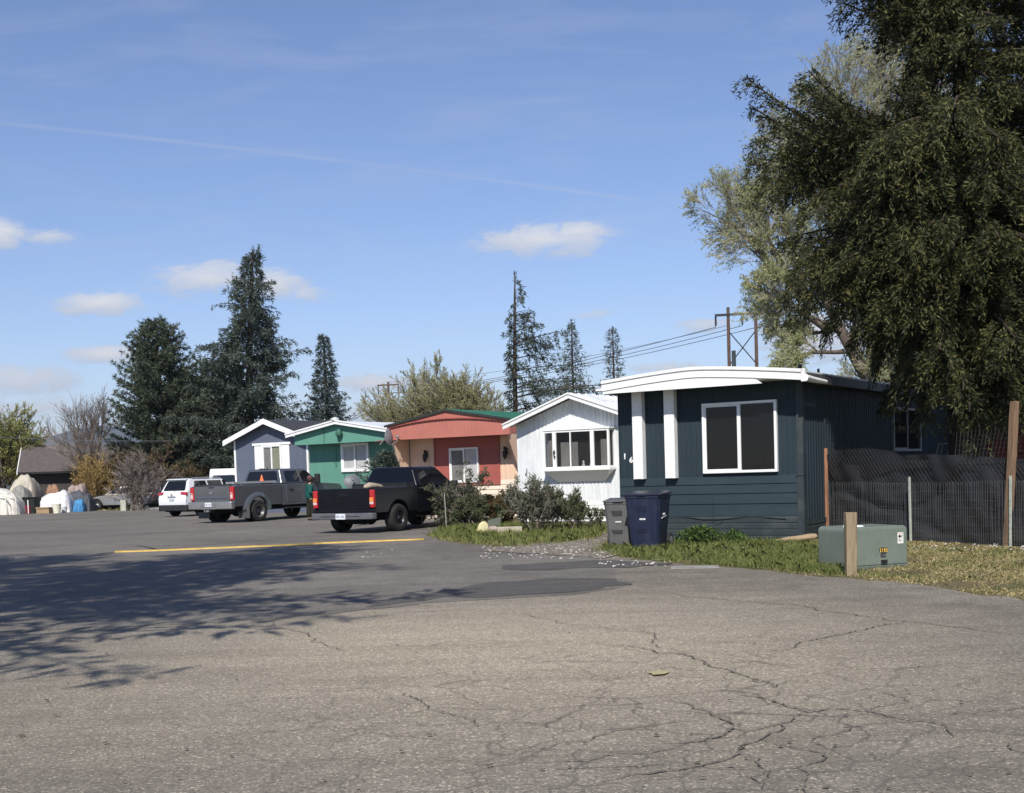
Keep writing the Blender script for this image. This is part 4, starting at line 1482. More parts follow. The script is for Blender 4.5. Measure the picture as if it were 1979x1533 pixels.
# doors: panels standing a hair proud so that their gaps read
for s in (1, -1):
    for (ya, yb, hy) in ((1.62, 2.50, 1.76), (2.53, 3.50, 2.68)):
        mb = MB()
        x0 = .988
        mb.hexa([(s * x0 * .985, ya, .66), (s * x0 * .985, yb, .66), (s * (x0 - .02) * .985, yb, .66), (s * (x0 - .02) * .985, ya, .66),
                 (s * (x0 - .042), ya, 1.345), (s * (x0 - .042), yb, 1.345), (s * (x0 - .065), yb, 1.345), (s * (x0 - .065), ya, 1.345)])
        d = mb.build('door', GREYP, pk, bevel=.012, seg=2)
        mb = MB()
        mb.box(min(s * .96, s * 1.0), max(s * .96, s * 1.0), hy, hy + .20, 1.14, 1.175)
        mb.build('handle', DARKP, d, bevel=.01, seg=1)
    mb = MB()
    mb.box(min(s * .90, s * 1.03), max(s * .90, s * 1.03), 1.45, 3.5, .42, .475)
    mb.build('side_step', DARKP, pk, bevel=.02, seg=2)
    mirror(pk, s * .98, 3.22, 1.36, s, .36, .20)
# bed: side walls, front wall, floor, then tailgate
mb = MB()
side = arch_outline(-1.18, 1.31, .60, [(0, r_, .52)], [(1.31, 1.37), (-1.18, 1.37)])
for s in (1, -1):
    mb.px(side, s * .985, s * .91) if s < 0 else mb.px(side, .91, .985)
mb.box(-.905, .905, 1.24, 1.305, .62, 1.365)
mb.box(-.905, .905, -1.16, 1.235, .66, .72)
mb.build('truck_bed', GREYP, pk, bevel=.025, seg=3)
for s in (1, -1):       # flared fender over the twin rear wheels
    mb = MB()
    rr = []
    for (rad, x) in ((.50, .96), (.51, 1.055), (.54, 1.08), (.58, 1.075), (.64, 1.03), (.72, .972)):
        ring = []
        for k in range(21):
            a = R(-12 + 204 * k / 20)
            yy_, zz = rad * math.cos(a), r_ + rad * math.sin(a) * (1.0 if rad < .8 else .98)
            ring.append((s * x, -yy_ * (1.08 if rad > .6 else 1), max(zz, .46)))
        rr.append(ring)
    mb.rings(rr if s > 0 else [q[::-1] for q in rr], False, False)
    mb.build('fender_flare', GREYP, pk, smooth=True)
mb = MB()
mb.box(-.80, .80, -1.235, -1.17, .70, 1.375)
tg = mb.build('tailgate', GREYP, pk, bevel=.03, seg=3)
mb = MB()
mb.hexa([(-.74, -1.258, .92), (.74, -1.258, .92), (.74, -1.236, .90), (-.74, -1.236, .90), (-.74, -1.240, .985), (.74, -1.240, .985), (.74, -1.236, .99), (-.74, -1.236, .99)])
mb.box(-.79, .79, -1.245, -1.16, 1.376, 1.392)
mb.build('tailgate_crease', GREYP, tg, bevel=.006, seg=1)
mb = MB()
mb.box(-.12, .12, -1.246, -1.2355, 1.29, 1.335)
mb.build('handle', DARKP, tg, bevel=.008, seg=1)
mb = MB()       # curled-horn shield emblem
for s in (1, -1):
    mb.tube([(s * .012, -1.248, 1.17), (s * .055, -1.248, 1.185), (s * .088, -1.248, 1.15), (s * .082, -1.248, 1.10), (s * .052, -1.248, 1.10), (s * .058, -1.248, 1.13)], [.014, .02, .02, .016, .012, .006], 6)
mb.py([(-.03, 1.165), (-.022, 1.07), (0, 1.045), (.022, 1.07), (.03, 1.165), (0, 1.18)], -1.252, -1.2365)
mb.build('emblem', CHROME, tg)
mb = MB()
mb.py([(-.70, .865), (-.46, .865), (-.46, .88), (-.70, .88)], -1.262, -1.258)
for s in (1, -1):
    mb = MB()
    x0, x1 = (.81, .985) if s > 0 else (-.985, -.81)
    mb.box(x0, x1, -1.235, -1.12, .84, 1.335)
    t = mb.build('taillight', RED, pk, bevel=.025, seg=2)
    mb = MB()
    mb.box(min(s * .85, s * .955), max(s * .85, s * .955), -1.243, -1.2355, .90, 1.06)
    mb.build('reversing_lens', REDB, t, bevel=.008, seg=1)
    mb = MB()
    mb.box(min(s * .85, s * .955), max(s * .85, s * .955), -1.243, -1.2355, 1.09, 1.12)
    mb.build('light_bar', REDB, t)
mb = MB()
pl = [(-1.0, -1.18), (-.99, -1.34), (-.90, -1.40), (-.30, -1.42), (.30, -1.42), (.90, -1.40), (.99, -1.34), (1.0, -1.18)]
mb.pz(pl, .52, .80)
bp = mb.build('bumper', plain('grey_bumper', (.36, .355, .35), .3, .7, .5, .08, 5), pk, bevel=.03, seg=3)
mb = MB()
mb.box(-.34, .34, -1.428, -1.36, .525, .72)
mb.box(-.30, .30, -1.40, -1.2, .801, .806)
mb.build('bumper_insert', plain('bumper_panel', (.20, .20, .205), .45, .3, .4, .1, 5), bp, bevel=.02, seg=2)
for s in (1, -1):
    mb = MB()
    mb.lathe([(.035, -1.418), (.04, -1.408)], 'y', (s * .62, 0, .66), 10)
    mb.build('bumper_sensor', CHROME, bp)
number_plate(pk, .02, -1.43, .62)
mb = MB()
mb.box(-.05, .05, -1.46, -1.1, .42, .50)
mb.tube([(0, -1.44, .46), (0, -1.56, .44), (0, -1.60, .46), (0, -1.60, .56)], [.03, .03, .025, .03], 8)
mb.build('tow_hitch', CHROME, pk)
mb = MB()
mb.box(-.82, .82, -1.15, 4.9, .42, .66)
mb.tube([(-.95, 0, r_), (.95, 0, r_)], .07, 8)
mb.lathe([(.05, -.16), (.17, -.08), (.19, 0), (.17, .08), (.05, .16)], 'y', (0, 0, r_ - .02), 12)
mb.tube([(.0, -.2, .40), (-.02, -.9, .42)], .12, 8)
mb.tube([(.55, -.3, .42), (.68, -1.0, .42), (.78, -1.22, .44)], .055, 8)
mb.build('chassis', UNDER, pk)
for s in (1, -1):
    mb = MB()
    mb.box(min(s * .66, s * 1.17), max(s * .66, s * 1.17), -.66, -.64, .16, .62)
    mb.build('mud_flap', plain('mud_flap_grey', (.085, .085, .085), .6, .2, .4, .15, 5), pk)
    wheel(pk, s * .965, 0, r_, .24, s, plain('dually_rim', (.16, .155, .15), .4, .5, .5, .2, 8) if s > 0 else ALLOY, True, .58, 8)
    wheel(pk, s * .86, 4.10, r_, .26, s, ALLOY, False, .58, 8)
# pale ladder lying along the near rail, and the cone on it
ZR_ = 1.37
ld = thing('ladder', 'silver aluminium ladder lying along the bed rails of the grey pickup', 'ladder', (pk.location.x, pk.location.y, ZR_), -UA)
mb = MB()
for x in (.60, .93):
    mb.box(x - .02, x + .02, -1.05, 1.20, .055, .135)
for k in range(8):
    mb.box(.621, .909, -.95 + k * .28, -.92 + k * .28, .08, .11)
mb.build('ladder_frame', plain('ladder_alu', (.55, .56, .57), .35, .5, .5, .1, 6), ld)
mb = MB()
for y in (-.8, .9):
    mb.box(-.95, .97, y, y + .05, .012, .054)
mb.build('rack_bar', DARKP, ld)
pc = pk.matrix_basis @ Vector((.935, -.35, ZR_ + .137)) if False else Matrix.LocRotScale(pk.location, pk.rotation_euler, None) @ Vector((.76, .62, ZR_ + .112))
tcn = thing('traffic_cone', 'small orange traffic cone standing on the pickup bed rail', 'traffic cone', pc, -UA)
mb = MB()
mb.box(-.11, .11, -.11, .11, 0, .02)
mb.lathe([(.08, .02), (.02, .24), (.016, .25)], 'z', (0, 0, 0), 14)
mb.build('cone', plain('cone_orange', (.80, .17, .05), .6, 0, .4, .1, 6), tcn)

# ------------------------------------------------------------------ black extended cab pickup
pk = thing('pickup_truck', 'black pickup with dark tinted windows parked beside the sprawling shrub', 'pickup truck', G(714, 1027.5), -R(30))
pk.scale = (1.09, 1.04, 1)
r_ = .385
top = [(4.28, .60), (4.32, .92), (4.20, 1.10), (2.95, 1.20), (.98, 1.20), (.98, .52)]
mb = MB()
mb.px(arch_outline(.98, 4.27, .50, [(3.55, r_, .50)], top[:-1]), -.96, .96)
for i, p in enumerate(mb.v):
    x, y, z = p
    k = 1 - .055 * max(0, z - .85) / .38 - .03 * max(0, .75 - z) / .25
    if y > 3.9:
        k *= 1 - .10 * (y - 3.9) / .42
    mb.v[i] = (x * k, y, z)
mb.build('cab_body', BLACKP, pk, bevel=.04, seg=3)
b_ = [(-.91, 1.00, 1.19), (.91, 1.00, 1.19), (.91, 2.98, 1.19), (-.91, 2.98, 1.19)]
t_ = [(-.66, 1.16, 1.79), (.66, 1.16, 1.79), (.655, 2.30, 1.79), (-.655, 2.30, 1.79)]
mb = MB()
mb.rings([b_, t_], True)
mb.build('greenhouse', BLACKP, pk, bevel=.10, seg=5)
mb = MB()
quad_on(mb, [b_[0], b_[1], t_[1], t_[0]], .06, .94, .10, .86, .005, (.05, .12))
mb.build('rear_window', TINTB, pk)
for s in (1, -1):
    mb = MB()
    for q in ([(1.25, .12), (1.62, .12), (1.62, .84), (1.36, .84), (1.28, .74)], [(1.70, .10), (2.74, .10), (2.34, .80), (2.26, .84), (1.70, .84)]):
        pp = [Vector((s * (.91 - .25 * b + .006), a, 1.19 + .60 * b + .002)) for a, b in q]
        mb.face(pp if s > 0 else pp[::-1])
    mb.build('side_window', TINTB, pk)
    mb = MB()
    mb.hexa([(s * .945, 1.70, .60), (s * .945, 2.85, .60), (s * .92, 2.85, .60), (s * .92, 1.70, .60), (s * .920, 1.70, 1.175), (s * .920, 2.85, 1.175), (s * .90, 2.85, 1.175), (s * .90, 1.70, 1.175)])
    for i in range(len(mb.v) - 8, len(mb.v)):
        mb.v[i] = (mb.v[i][0] * 1.016, mb.v[i][1], mb.v[i][2])
    d = mb.build('door', BLACKP, pk, bevel=.012, seg=2)
    mb = MB()
    mb.box(min(s * .93, s * .972), max(s * .93, s * .972), 1.80, 1.98, .98, 1.015)
    mb.build('handle', DARKP, d)
    mirror(pk, s * .93, 2.62, 1.16, s, .20, .18)
mb = MB()
side = arch_outline(-1.06, .96, .55, [(0, r_, .50)], [(.96, 1.22), (-1.06, 1.22)])
mb.px(side, .885, .96)
mb.px(side, -.96, -.885)
mb.box(-.88, .88, .90, .955, .58, 1.215)
mb.box(-.88, .88, -1.04, .895, .60, .66)
mb.build('truck_bed', BLACKP, pk, bevel=.03, seg=3)
mb = MB()
mb.box(-.875, .875, .50, .89, .93, 1.30)
mb.box(-.865, .865, .49, .895, 1.301, 1.335)
mb.build('tool_box', plain('toolbox_black', (.02, .02, .022), .5, 0, .4, .2, 5), pk, bevel=.015, seg=2)
mb = MB()
mb.box(-.80, .80, -1.105, -1.045, .64, 1.225)
tg = mb.build('tailgate', BLACKP, pk, bevel=.025, seg=3)
mb = MB()
mb.box(-.13, .13, -1.112, -1.1055, 1.03, 1.085)
mb.build('handle', plain('handle_black', (.006, .006, .006), .5), tg, bevel=.006, seg=1)
mb = MB()
mb.box(-.80, .80, -1.12, -1.10, 1.226, 1.238)
mb.build('tailgate_cap', DARKP, tg)
for s in (1, -1):
    mb = MB()
    x0, x1 = (.815, .955) if s > 0 else (-.955, -.815)
    mb.box(x0, x1, -1.115, -1.0, .70, 1.19)
    t = mb.build('taillight', RED, pk, bevel=.03, seg=2)
    mb = MB()
    mb.box(x0 + .012, x1 - .012, -1.122, -1.1155, .87, .98)
    mb.build('indicator_lens', AMBER, t, bevel=.006, seg=1)
    mb = MB()
    mb.box(x0 + .012, x1 - .012, -1.122, -1.1155, .80, .865)
    mb.build('reversing_lens', REDB, t, bevel=.006, seg=1)
mb = MB()
mb.box(-.95, .95, -1.12, -1.02, .575, .66)
mb.build('bumper_filler', BLACKP, pk, bevel=.015, seg=2)
mb = MB()
pl = [(-.97, -1.02), (-.97, -1.16), (-.90, -1.24), (-.30, -1.27), (.30, -1.27), (.90, -1.24), (.97, -1.16), (.97, -1.02)]
mb.pz(pl, .395, .57)
bp = mb.build('bumper', plain('dark_chrome', (.17, .17, .18), .38, .5, .5, .2, 4), pk, bevel=.025, seg=3)
mb = MB()
mb.box(-.60, .60, -1.275, -1.20, .475, .490)
mb.build('bumper_groove', DARKP, bp)
number_plate(pk, .03, -1.272, .405)
mb = MB()
mb.box(-.78, .78, -1.0, 4.1, .40, .60)
mb.tube([(-.88, 0, r_), (.88, 0, r_)], .065, 8)
mb.lathe([(.05, -.15), (.15, -.08), (.17, 0), (.15, .08), (.05, .15)], 'y', (.05, 0, r_ - .02), 12)
mb.lathe([(.16, -.3), (.18, -.25), (.18, .3), (.16, .35)], 'x', (.1, -.72, .42), 14)
mb.tube([(.45, -.2, .36), (.55, -.8, .34), (.68, -1.05, .36)], .04, 8)
mb.build('chassis', UNDER, pk)
BLKR = plain('black_rim', (.035, .035, .037), .35, .3, .5, .2, 8)
for s in (1, -1):
    wheel(pk, s * .86, 0, r_, .27, s, BLKR, False, .62, 6)
    wheel(pk, s * .84, 3.55, r_, .27, s, BLKR, False, .62, 6)
TRK2 = Matrix.LocRotScale(pk.location, pk.rotation_euler, None)
# tan sack on the rail
bag = thing('sack', 'tan sack slumped over the near corner of the black pickup bed', 'sack', TRK2 @ Vector((.62, -.55, 1.20)), -UA)
mb = MB()
mb.rings([[(math.cos(t) * r, y, max(-.0, z0_ + math.sin(t) * r * .8)) for t in [6.283 * k / 10 for k in range(10)]] for (y, r, z0_) in ((-.42, .02, .06), (-.36, .08, .07), (-.2, .12, .09), (.0, .11, .08), (.2, .09, .06), (.32, .07, .05), (.40, .02, .04))])
mb.build('sack_cloth', plain('sack_tan', (.36, .30, .23), .9, 0, .1, .25, 9), bag, smooth=True)
# satellite dish on a mast in the bed
ds = thing('satellite_dish', 'grey satellite dish on a pole just behind the black pickup', 'satellite dish', Vector((P(680, 924, 38.4).x, 38.4, 0)), R(12))
def dish(parent, c, rad, tilt, mat, mast=None):
    mb = MB()
    n = 20
    rr = []
    for j in range(6):
        q = rad * j / 5
        rr.append([(q * math.cos(6.283 * k / n) * 1.12, -.25 * q * q / rad + .0, q * math.sin(6.283 * k / n)) for k in range(n)])
    rr = [[(x, -y - 0, z) for x, y, z in r] for r in rr]
    M = Matrix.Translation(c) @ Matrix.Rotation(tilt, 4, 'X')
    rr = [[M @ Vector(p) for p in r] for r in rr]
    mb.rings(rr, False)
    back = [[M @ (M.inverted() @ p + Vector((0, .02, 0))) for p in r] for r in rr]
    mb.rings([r for r in back[::-1]], False)
    mb.rings([rr[-1], back[-1]], False)
    d = mb.build('reflector', mat, parent, smooth=True)
    mb = MB()
    mb.tube([M @ Vector((0, .02, -rad * .95)), M @ Vector((0, -rad * .75, -rad * .6)), M @ Vector((0, -rad * .85, -rad * .1))], .016, 6)
    mb.lathe([(.03, -.06), (.05, 0), (.04, .06)], 'y', tuple(M @ Vector((0, -rad * .85, -rad * .05))), 10)
    mb.build('feed_arm', GREYM, parent)
    return d
dish(ds, Vector((0, -.12, 1.42)), .235, R(-18), plain('dish_grey', (.12, .13, .14), .5, .1, .4, .1, 5))
mb = MB()
mb.tube([(0, 0, 0), (0, 0, 1.38)], .03, 8)
mb.box(-.08, .08, -.06, .04, 1.32, 1.46)
mb.build('mast', GREYM, ds)

# ------------------------------------------------------------------ wagons (white suv, dark suv, old sedan, van)
def wagon(name, label, cat, loc, rz, W, pm, rear, length, zb, belt, roof, r, arches, roofpts, wl, rear_glass, tail, glassm=TINT, tum=.20, lower=True, group=None, plate=True):
    """a closed car: lower shell with arches, greenhouse, glass, lamps, wheels"""
    t = thing(name, label, cat, loc, rz, group)
    w2 = W / 2
    front = rear + length
    top = [(front - .06, zb + .12), (front, zb + .34), (front - .1, belt - .28), (front - .95, belt - .05), (rear + .06, belt), (rear, belt - .30), (rear + .02, zb + .25)]
    mb = MB()
    mb.px(arch_outline(rear + .05, front - .08, zb, [(a, r, r * 1.20) for a in arches], top), -w2, w2)
    for i, p in enumerate(mb.v):
        x, y, z = p
        k = 1 - .06 * max(0, z - belt + .35) / .35 - .05 * max(0, zb + .25 - z) / .25
        k *= 1 - .07 * max(0, (rear + .5 - y) / .5) ** 2 - .12 * max(0, (y - front + .7) / .7) ** 2
        mb.v[i] = (x * k, y, z)
    mb.build('body', pm, t, bevel=.05, seg=3)
    ya, yb, yc, yd = roofpts        # base rear, top rear, top front, base front
    wb, wt = w2 * .94, w2 * .94 - tum
    zb2 = belt - .02
    b_ = [(-wb * .97, ya, zb2), (wb * .97, ya, zb2), (wb, yd, zb2), (-wb, yd, zb2)]
    t_ = [(-wt * .95, yb, roof), (wt * .95, yb, roof), (wt, yc, roof - .02), (-wt, yc, roof - .02)]
    mb = MB()
    mb.rings([b_, t_], True)
    mb.build('roof', pm, t, bevel=.07, seg=4)
    mb = MB()
    quad_on(mb, [b_[0], b_[1], t_[1], t_[0]], *rear_glass, .006, (.06, .12))
    mb.build('rear_window', glassm, t)
    for s in (1, -1):
        mb = MB()
        for (y0, y1, y2, y3) in wl:     # base back, base front, top front, top back
            pp = []
            for (y, v_) in ((y0, .14), (y1, .14), (y2, .84), (y3, .84)):
                k = (y - ya) / (yd - ya)
                xb_ = wb * .97 + wb * .03 * k
                xt_ = wt * .95 + wt * .05 * k
                pp.append(Vector((s * (xb_ * (1 - v_) + xt_ * v_ + .008), y, zb2 + (roof - zb2) * v_)))
            mb.face(pp if s > 0 else pp[::-1])
        mb.build('side_window', glassm, t)
    mb = MB()
    mb.box(-w2 * .80, w2 * .80, rear + .3, front - .3, zb - .08, zb + .25)
    mb.tube([(-w2 * .8, arches[0], r), (w2 * .8, arches[0], r)], .05, 6)
    mb.build('chassis', UNDER, t)
    if lower:
        mb = MB()
        pl = [(-w2 * .97, rear + .40), (-w2 * .95, rear + .02), (-w2 * .80, rear - .05), (w2 * .80, rear - .05), (w2 * .95, rear + .02), (w2 * .97, rear + .40)]
        mb.pz(pl, zb - .03, zb + .24)
        mb.build('bumper', DARKP, t, bevel=.03, seg=2)
    for s in (1, -1):
        mb = MB()
        pts = [(s * a * w2, rear - .012 + b, z) for a, b, z in tail]
        pts2 = [(x, y + .1, z) for x, y, z in pts]
        if s < 0:
            pts, pts2 = pts[::-1], pts2[::-1]
        mb.rings([pts, pts2])
        mb.build('taillight', RED, t, bevel=.008, seg=1)
        for a in arches:
            wheel(t, s * (w2 - .12), a, r, .22, s, ALLOY, False, .62, 5)
    if plate:
        number_plate(t, 0, rear - .02, belt - .36, .30, .12)
    return t

suv = wagon('car', 'white estate-shaped car parked left of the grey pickup', 'car', G(364, 997.5), -R(30), 1.84, WHITEP, -.98, 4.65, .30, 1.10, 1.70, .355, [0, 2.72],
      (-.86, -.52, 1.55, 2.45), [(-.42, .55, .45, -.22), (.62, 1.50, 1.42, .54), (1.57, 2.25, 1.68, 1.50)], (.08, .92, .14, .84),
      [(.60, -.0, 1.02), (.93, .04, .96), (.93, .05, 1.10), (.60, .02, 1.12)])
mb = MB()
mb.box(-.24, .24, -1.02, -.985, .90, .925)
mb.build('chrome_strip', CHROME, suv)
mb = MB()
mb.lathe([(.05, -1.0), (.045, -.97)], 'y', (0, 0, 1.0), 12)
mb.build('emblem', CHROME, suv)
mb = MB()
for s in (1, -1):
    mb = MB()
    mb.tube([(s * .64, -.35, 1.725), (s * .66, .0, 1.745), (s * .66, 1.3, 1.735), (s * .64, 1.5, 1.71)], .02, 6)
    mb.build('roof_rail', DARKP if s < 0 else CHROME, suv)
mb = MB()
mb.hexa([(-.62, -.66, 1.655), (.62, -.66, 1.655), (.60, -.42, 1.69), (-.60, -.42, 1.69), (-.62, -.64, 1.69), (.62, -.64, 1.69), (.60, -.40, 1.72), (-.60, -.40, 1.72)])
mb.build('spoiler', WHITEP, suv, bevel=.01, seg=1)
mb = MB()
mb.tube([(.05, -.88, 1.17), (.30, -.83, 1.24), (.52, -.80, 1.28)], .012, 5)
mb.build('wiper', DARKP, suv)

van = wagon('van', 'white high-roofed van parked behind the white car, beside the slate home', 'van', (-15.6, 69.0, 0), -UA + R(30), 1.95, WHITEP, -1.1, 5.2, .35, 1.30, 2.22, .36, [0, 3.2],
      (-1.02, -.95, 2.6, 3.5), [(2.2, 3.1, 2.75, 2.2)], (.12, .88, .12, .62), [(.88, 0, .9), (.99, .02, .9), (.99, .02, 1.3), (.88, 0, 1.3)], TINT, .10)
mb = MB()
for z in (1.55, 1.72):
    mb.box(.93, .955, -.6, 2.0, z, z + .03)
mb.build('body_crease', WHITEP, van)

pos = P(300, 940, 76.5)
dk = wagon('car', 'dark navy car parked in the shade beyond the bare shrub', 'car', (pos.x, pos.y, 0), R(82), 1.84, NAVYP, -1.0, 4.7, .30, 1.05, 1.62, .34, [0, 2.75],
      (-.84, -.45, 1.5, 2.4), [(-.38, .55, .45, -.2), (.62, 1.5, 1.4, .54), (1.57, 2.2, 1.6, 1.5)], (.08, .92, .14, .84), [(.6, 0, 1.0), (.93, .04, .95), (.93, .05, 1.03), (.6, .02, 1.05)], TINTB)
pos = P(226, 940, 75)
sd = wagon('car', 'weathered silver car with a pale roof half hidden behind the bare shrub', 'car', (pos.x + 1.5, pos.y + .5, 0), R(80), 1.80, SILVP, -1.0, 4.5, .28, .92, 1.42, .31, [0, 2.7],
      (-.62, .05, 1.25, 2.25), [(.0, .55, .50, .25), (.62, 1.35, 1.15, .58), (1.42, 2.0, 1.4, 1.25)], (.08, .92, .14, .84), [(.6, 0, .72), (.93, .04, .72), (.93, .05, .86), (.6, .02, .88)], TINT, .22)
for o in sd.children:
    if o.name.startswith('roof'):
        o.data = o.data.copy()
        o.data.materials[0] = plain('faded_cream', (.66, .62, .52), .6, 0, .3, .2, 4)

# ================================================================== PERSON beside the grey truck
pp = G(601, 1006.5)
per = thing('person', 'person in a teal jacket, dark trousers and dusty red cap standing beside the grey pickup', 'person', (pp.x, pp.y, 0), -R(68))
# local: faces +y ; right is +x
SKIN = plain('skin', (.42, .25, .18), .6, 0, .3, .08, 20)
JACK = plain('jacket_teal', (.015, .085, .072), .85, 0, .1, .2, 12)
TROU = plain('trousers_dark', (.028, .025, .018), .9, 0, .1, .25, 12)
CAPM = plain('cap_red', (.115, .062, .06), .9, 0, .1, .15, 14)
SHOE = plain('shoe_dark', (.03, .026, .024), .7, 0, .2, .2, 14)
HAIR = plain('hair_dark', (.03, .022, .017), .8, 0, .2, .2, 30)

def skin_mesh(name, chains, mat, parent, sub=2, root=0):
    """chains: lists of (x,y,z,r[,ry]); points that coincide are shared joints"""
    vs, es, rs = [], [], []
    key = {}
    for ch in chains:
        prev = None
        for q in ch:
            k = tuple(round(a, 4) for a in q[:3])
            if k not in key:
                key[k] = len(vs)
                vs.append(q[:3])
                rs.append((q[3], q[4] if len(q) > 4 else q[3]))
            i = key[k]
            if prev is not None and prev != i:
                es.append((prev, i))
            prev = i
    me = bpy.data.meshes.new(name)
    me.from_pydata(vs, es, [])
    o = bpy.data.objects.new(name, me)
    COL.objects.link(o)
    o.parent = parent
    md = o.modifiers.new('skin', 'SKIN')
    md.use_smooth_shade = True
    sk = me.skin_vertices[0].data if me.skin_vertices else None
    if sk is None:
        bpy.context.view_layer.objects.active = o
    ob_sk = o.data.skin_vertices
    if not ob_sk:
        o.data.attributes  # layer is made with the modifier
    for i, r in enumerate(rs):
        o.data.skin_vertices[0].data[i].radius = r
        o.data.skin_vertices[0].data[i].use_root = (i == root)
    s = o.modifiers.new('sub', 'SUBSURF')
    s.levels = s.render_levels = sub
    bpy.context.view_layer.update()
    dg = bpy.context.evaluated_depsgraph_get()
    m2 = bpy.data.meshes.new_from_object(o.evaluated_get(dg))
    o.modifiers.clear()
    o.data = m2
    m2.name = name
    m2.materials.clear()
    m2.materials.append(mat)
    m2.polygons.foreach_set('use_smooth', [True] * len(m2.polygons))
    return o

try:
    hip = (0, 0, .88)
    neck = (0, .00, 1.34)
    chains = [[(*hip, .12, .10), (0, -.01, 1.08, .115, .10), (0, -.01, 1.25, .12, .09), (*neck, .05), (0, .02, 1.40, .05)],
              [(0, .02, 1.40, .05), (0, .03, 1.46, .07, .08), (0, .025, 1.54, .075, .09), (0, .01, 1.59, .05, .06)]]
    for s in (1, -1):
        lead = .05 * s
        chains.append([(*hip, .12, .10), (s * .09, 0, .82, .085), (s * .10, .02 + lead, .46, .055), (s * .10, lead, .09, .038), (s * .105, lead + .14, .03, .032)])
        sh, el, wr = (s * .19, -.01, 1.29), (s * .25, -.05, 1.03), (s * .17, .17, .97)
        chains.append([(0, -.01, 1.25, .12, .09), (*sh, .05), (*el, .04), (*wr, .026), (s * .15, .215, .975, .03, .018)])
        for f in range(4):
            z = .995 - f * .017
            ln = (.055, .064, .06, .048)[f]
            chains.append([(s * .15, .215, .975, .03, .018), (s * (.145), .25, z, .0085), (s * (.13), .25 + ln * .6, z - .004, .008), (s * (.115), .25 + ln * .8, z - .012, .007)])
        chains.append([(s * .15, .215, .975, .03, .018), (s * .135, .225, 1.005, .009), (s * .12, .25, 1.015, .008)])
    skin_mesh('body', chains, SKIN, per, 1)
    ch = [[(0, 0, .74, .20, .18), (0, -.01, .98, .21, .18), (0, -.015, 1.22, .17, .14), (0, -.005, 1.33, .08, .075)]]
    for s in (1, -1):
        ch.append([(0, -.015, 1.22, .17, .14), (s * .20, -.01, 1.25, .10), (s * .265, -.05, 1.03, .085), (s * .18, .14, .975, .06)])
    skin_mesh('jacket', ch, JACK, per, 2)
    ch = [[(0, 0, .90, .135, .115), (0, 0, .82, .135, .115)]]
    for s in (1, -1):
        lead = .05 * s
        ch.append([(0, 0, .82, .135, .115), (s * .09, 0, .74, .12), (s * .10, .02 + lead, .46, .105), (s * .10, lead, .10, .09)])
    skin_mesh('trousers', ch, TROU, per, 2, 0)
    for s in (1, -1):
        lead = .05 * s
        skin_mesh('shoe', [[(s * .10, lead - .05, .05, .05), (s * .10, lead + .05, .048, .052, .045), (s * .107, lead + .17, .038, .042, .034)]], SHOE, per, 2)
except Exception as ex:
    print('person', ex)
    raise
mb = MB()   # hair and cap
mb.lathe([(.02, 1.40), (.07, 1.42), (.092, 1.48), (.094, 1.53)], 'z', (0, .005, 0), 14)
mb.build('hair', HAIR, per, smooth=True)
mb = MB()
mb.lathe([(.103, 1.515), (.107, 1.55), (.095, 1.61), (.06, 1.645), (.005, 1.655)], 'z', (0, .02, 0), 16, True)
n = 12
a = [(.10 * math.cos(math.pi * k / (n - 1)), .06 + .10 * math.sin(math.pi * k / (n - 1)) * 1.25, 1.525 - .02 * math.sin(math.pi * k / (n - 1))) for k in range(n)]
mb.rings([[(x, y, z) for x, y, z in a], [(x, y, z + .012) for x, y, z in a]], True)
mb.build('cap', CAPM, per, smooth=True)
mb = MB()   # eyes, nose, mouth, ears
mb.lathe([(.004, 1.475), (.016, 1.485), (.010, 1.51), (.004, 1.525)], 'z', (0, .118, 0), 8)
for s in (1, -1):
    mb.lathe([(.004, 1.465), (.016, 1.48), (.020, 1.51), (.004, 1.525)], 'z', (s * .078, .02, 0), 8)
mb.build('face_detail', SKIN, per, smooth=True)
mb = MB()
for s in (1, -1):
    mb.box(s * .032 - .011, s * .032 + .011, .100, .110, 1.508, 1.518)
mb.box(-.022, .022, .104, .112, 1.452, 1.458)
mb.build('face_mark', HAIR, per)
ph = thing('cloth_bundle', 'small pinkish patterned bundle held in front of the person in teal', 'bundle', (pp.x, pp.y, 0), -R(68))
mb = MB()
mb.rings([[(x, .275 + math.cos(t) * r * .7, .96 + math.sin(t) * r * 1.6) for t in [6.283 * k / 10 for k in range(10)]] for (x, r) in ((-.13, .02), (-.11, .055), (-.03, .07), (.06, .065), (.115, .05), (.13, .02))])
mb.build('cloth', plain('cloth_pink', (.45, .25, .22), .9, 0, .1, .5, 28), ph, smooth=True)
# ================================================================== TREES AND SHRUBS
BARK = plain('bark_grey', (.13, .105, .085), .95, 0, .1, .35, 3, 0, None, (2, 2, .4), .6)
BARKD = plain('bark_dark', (.06, .045, .036), .95, 0, .1, .35, 3, 0, None, (2, 2, .4), .6)
TWIG = plain('twig_grey', (.23, .195, .17), .95, 0, .1, .25, 3)
TWIGB = plain('twig_brown', (.15, .105, .075), .95, 0, .1, .3, 3)
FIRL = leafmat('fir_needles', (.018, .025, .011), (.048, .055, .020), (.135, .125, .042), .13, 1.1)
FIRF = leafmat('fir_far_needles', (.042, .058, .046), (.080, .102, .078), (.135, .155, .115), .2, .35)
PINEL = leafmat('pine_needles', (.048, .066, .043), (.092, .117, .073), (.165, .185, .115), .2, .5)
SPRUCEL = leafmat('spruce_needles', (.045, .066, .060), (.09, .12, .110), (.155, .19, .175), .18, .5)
WILL = leafmat('willow_leaves', (.24, .235, .10), (.38, .37, .17), (.48, .46, .26), .35, .25)
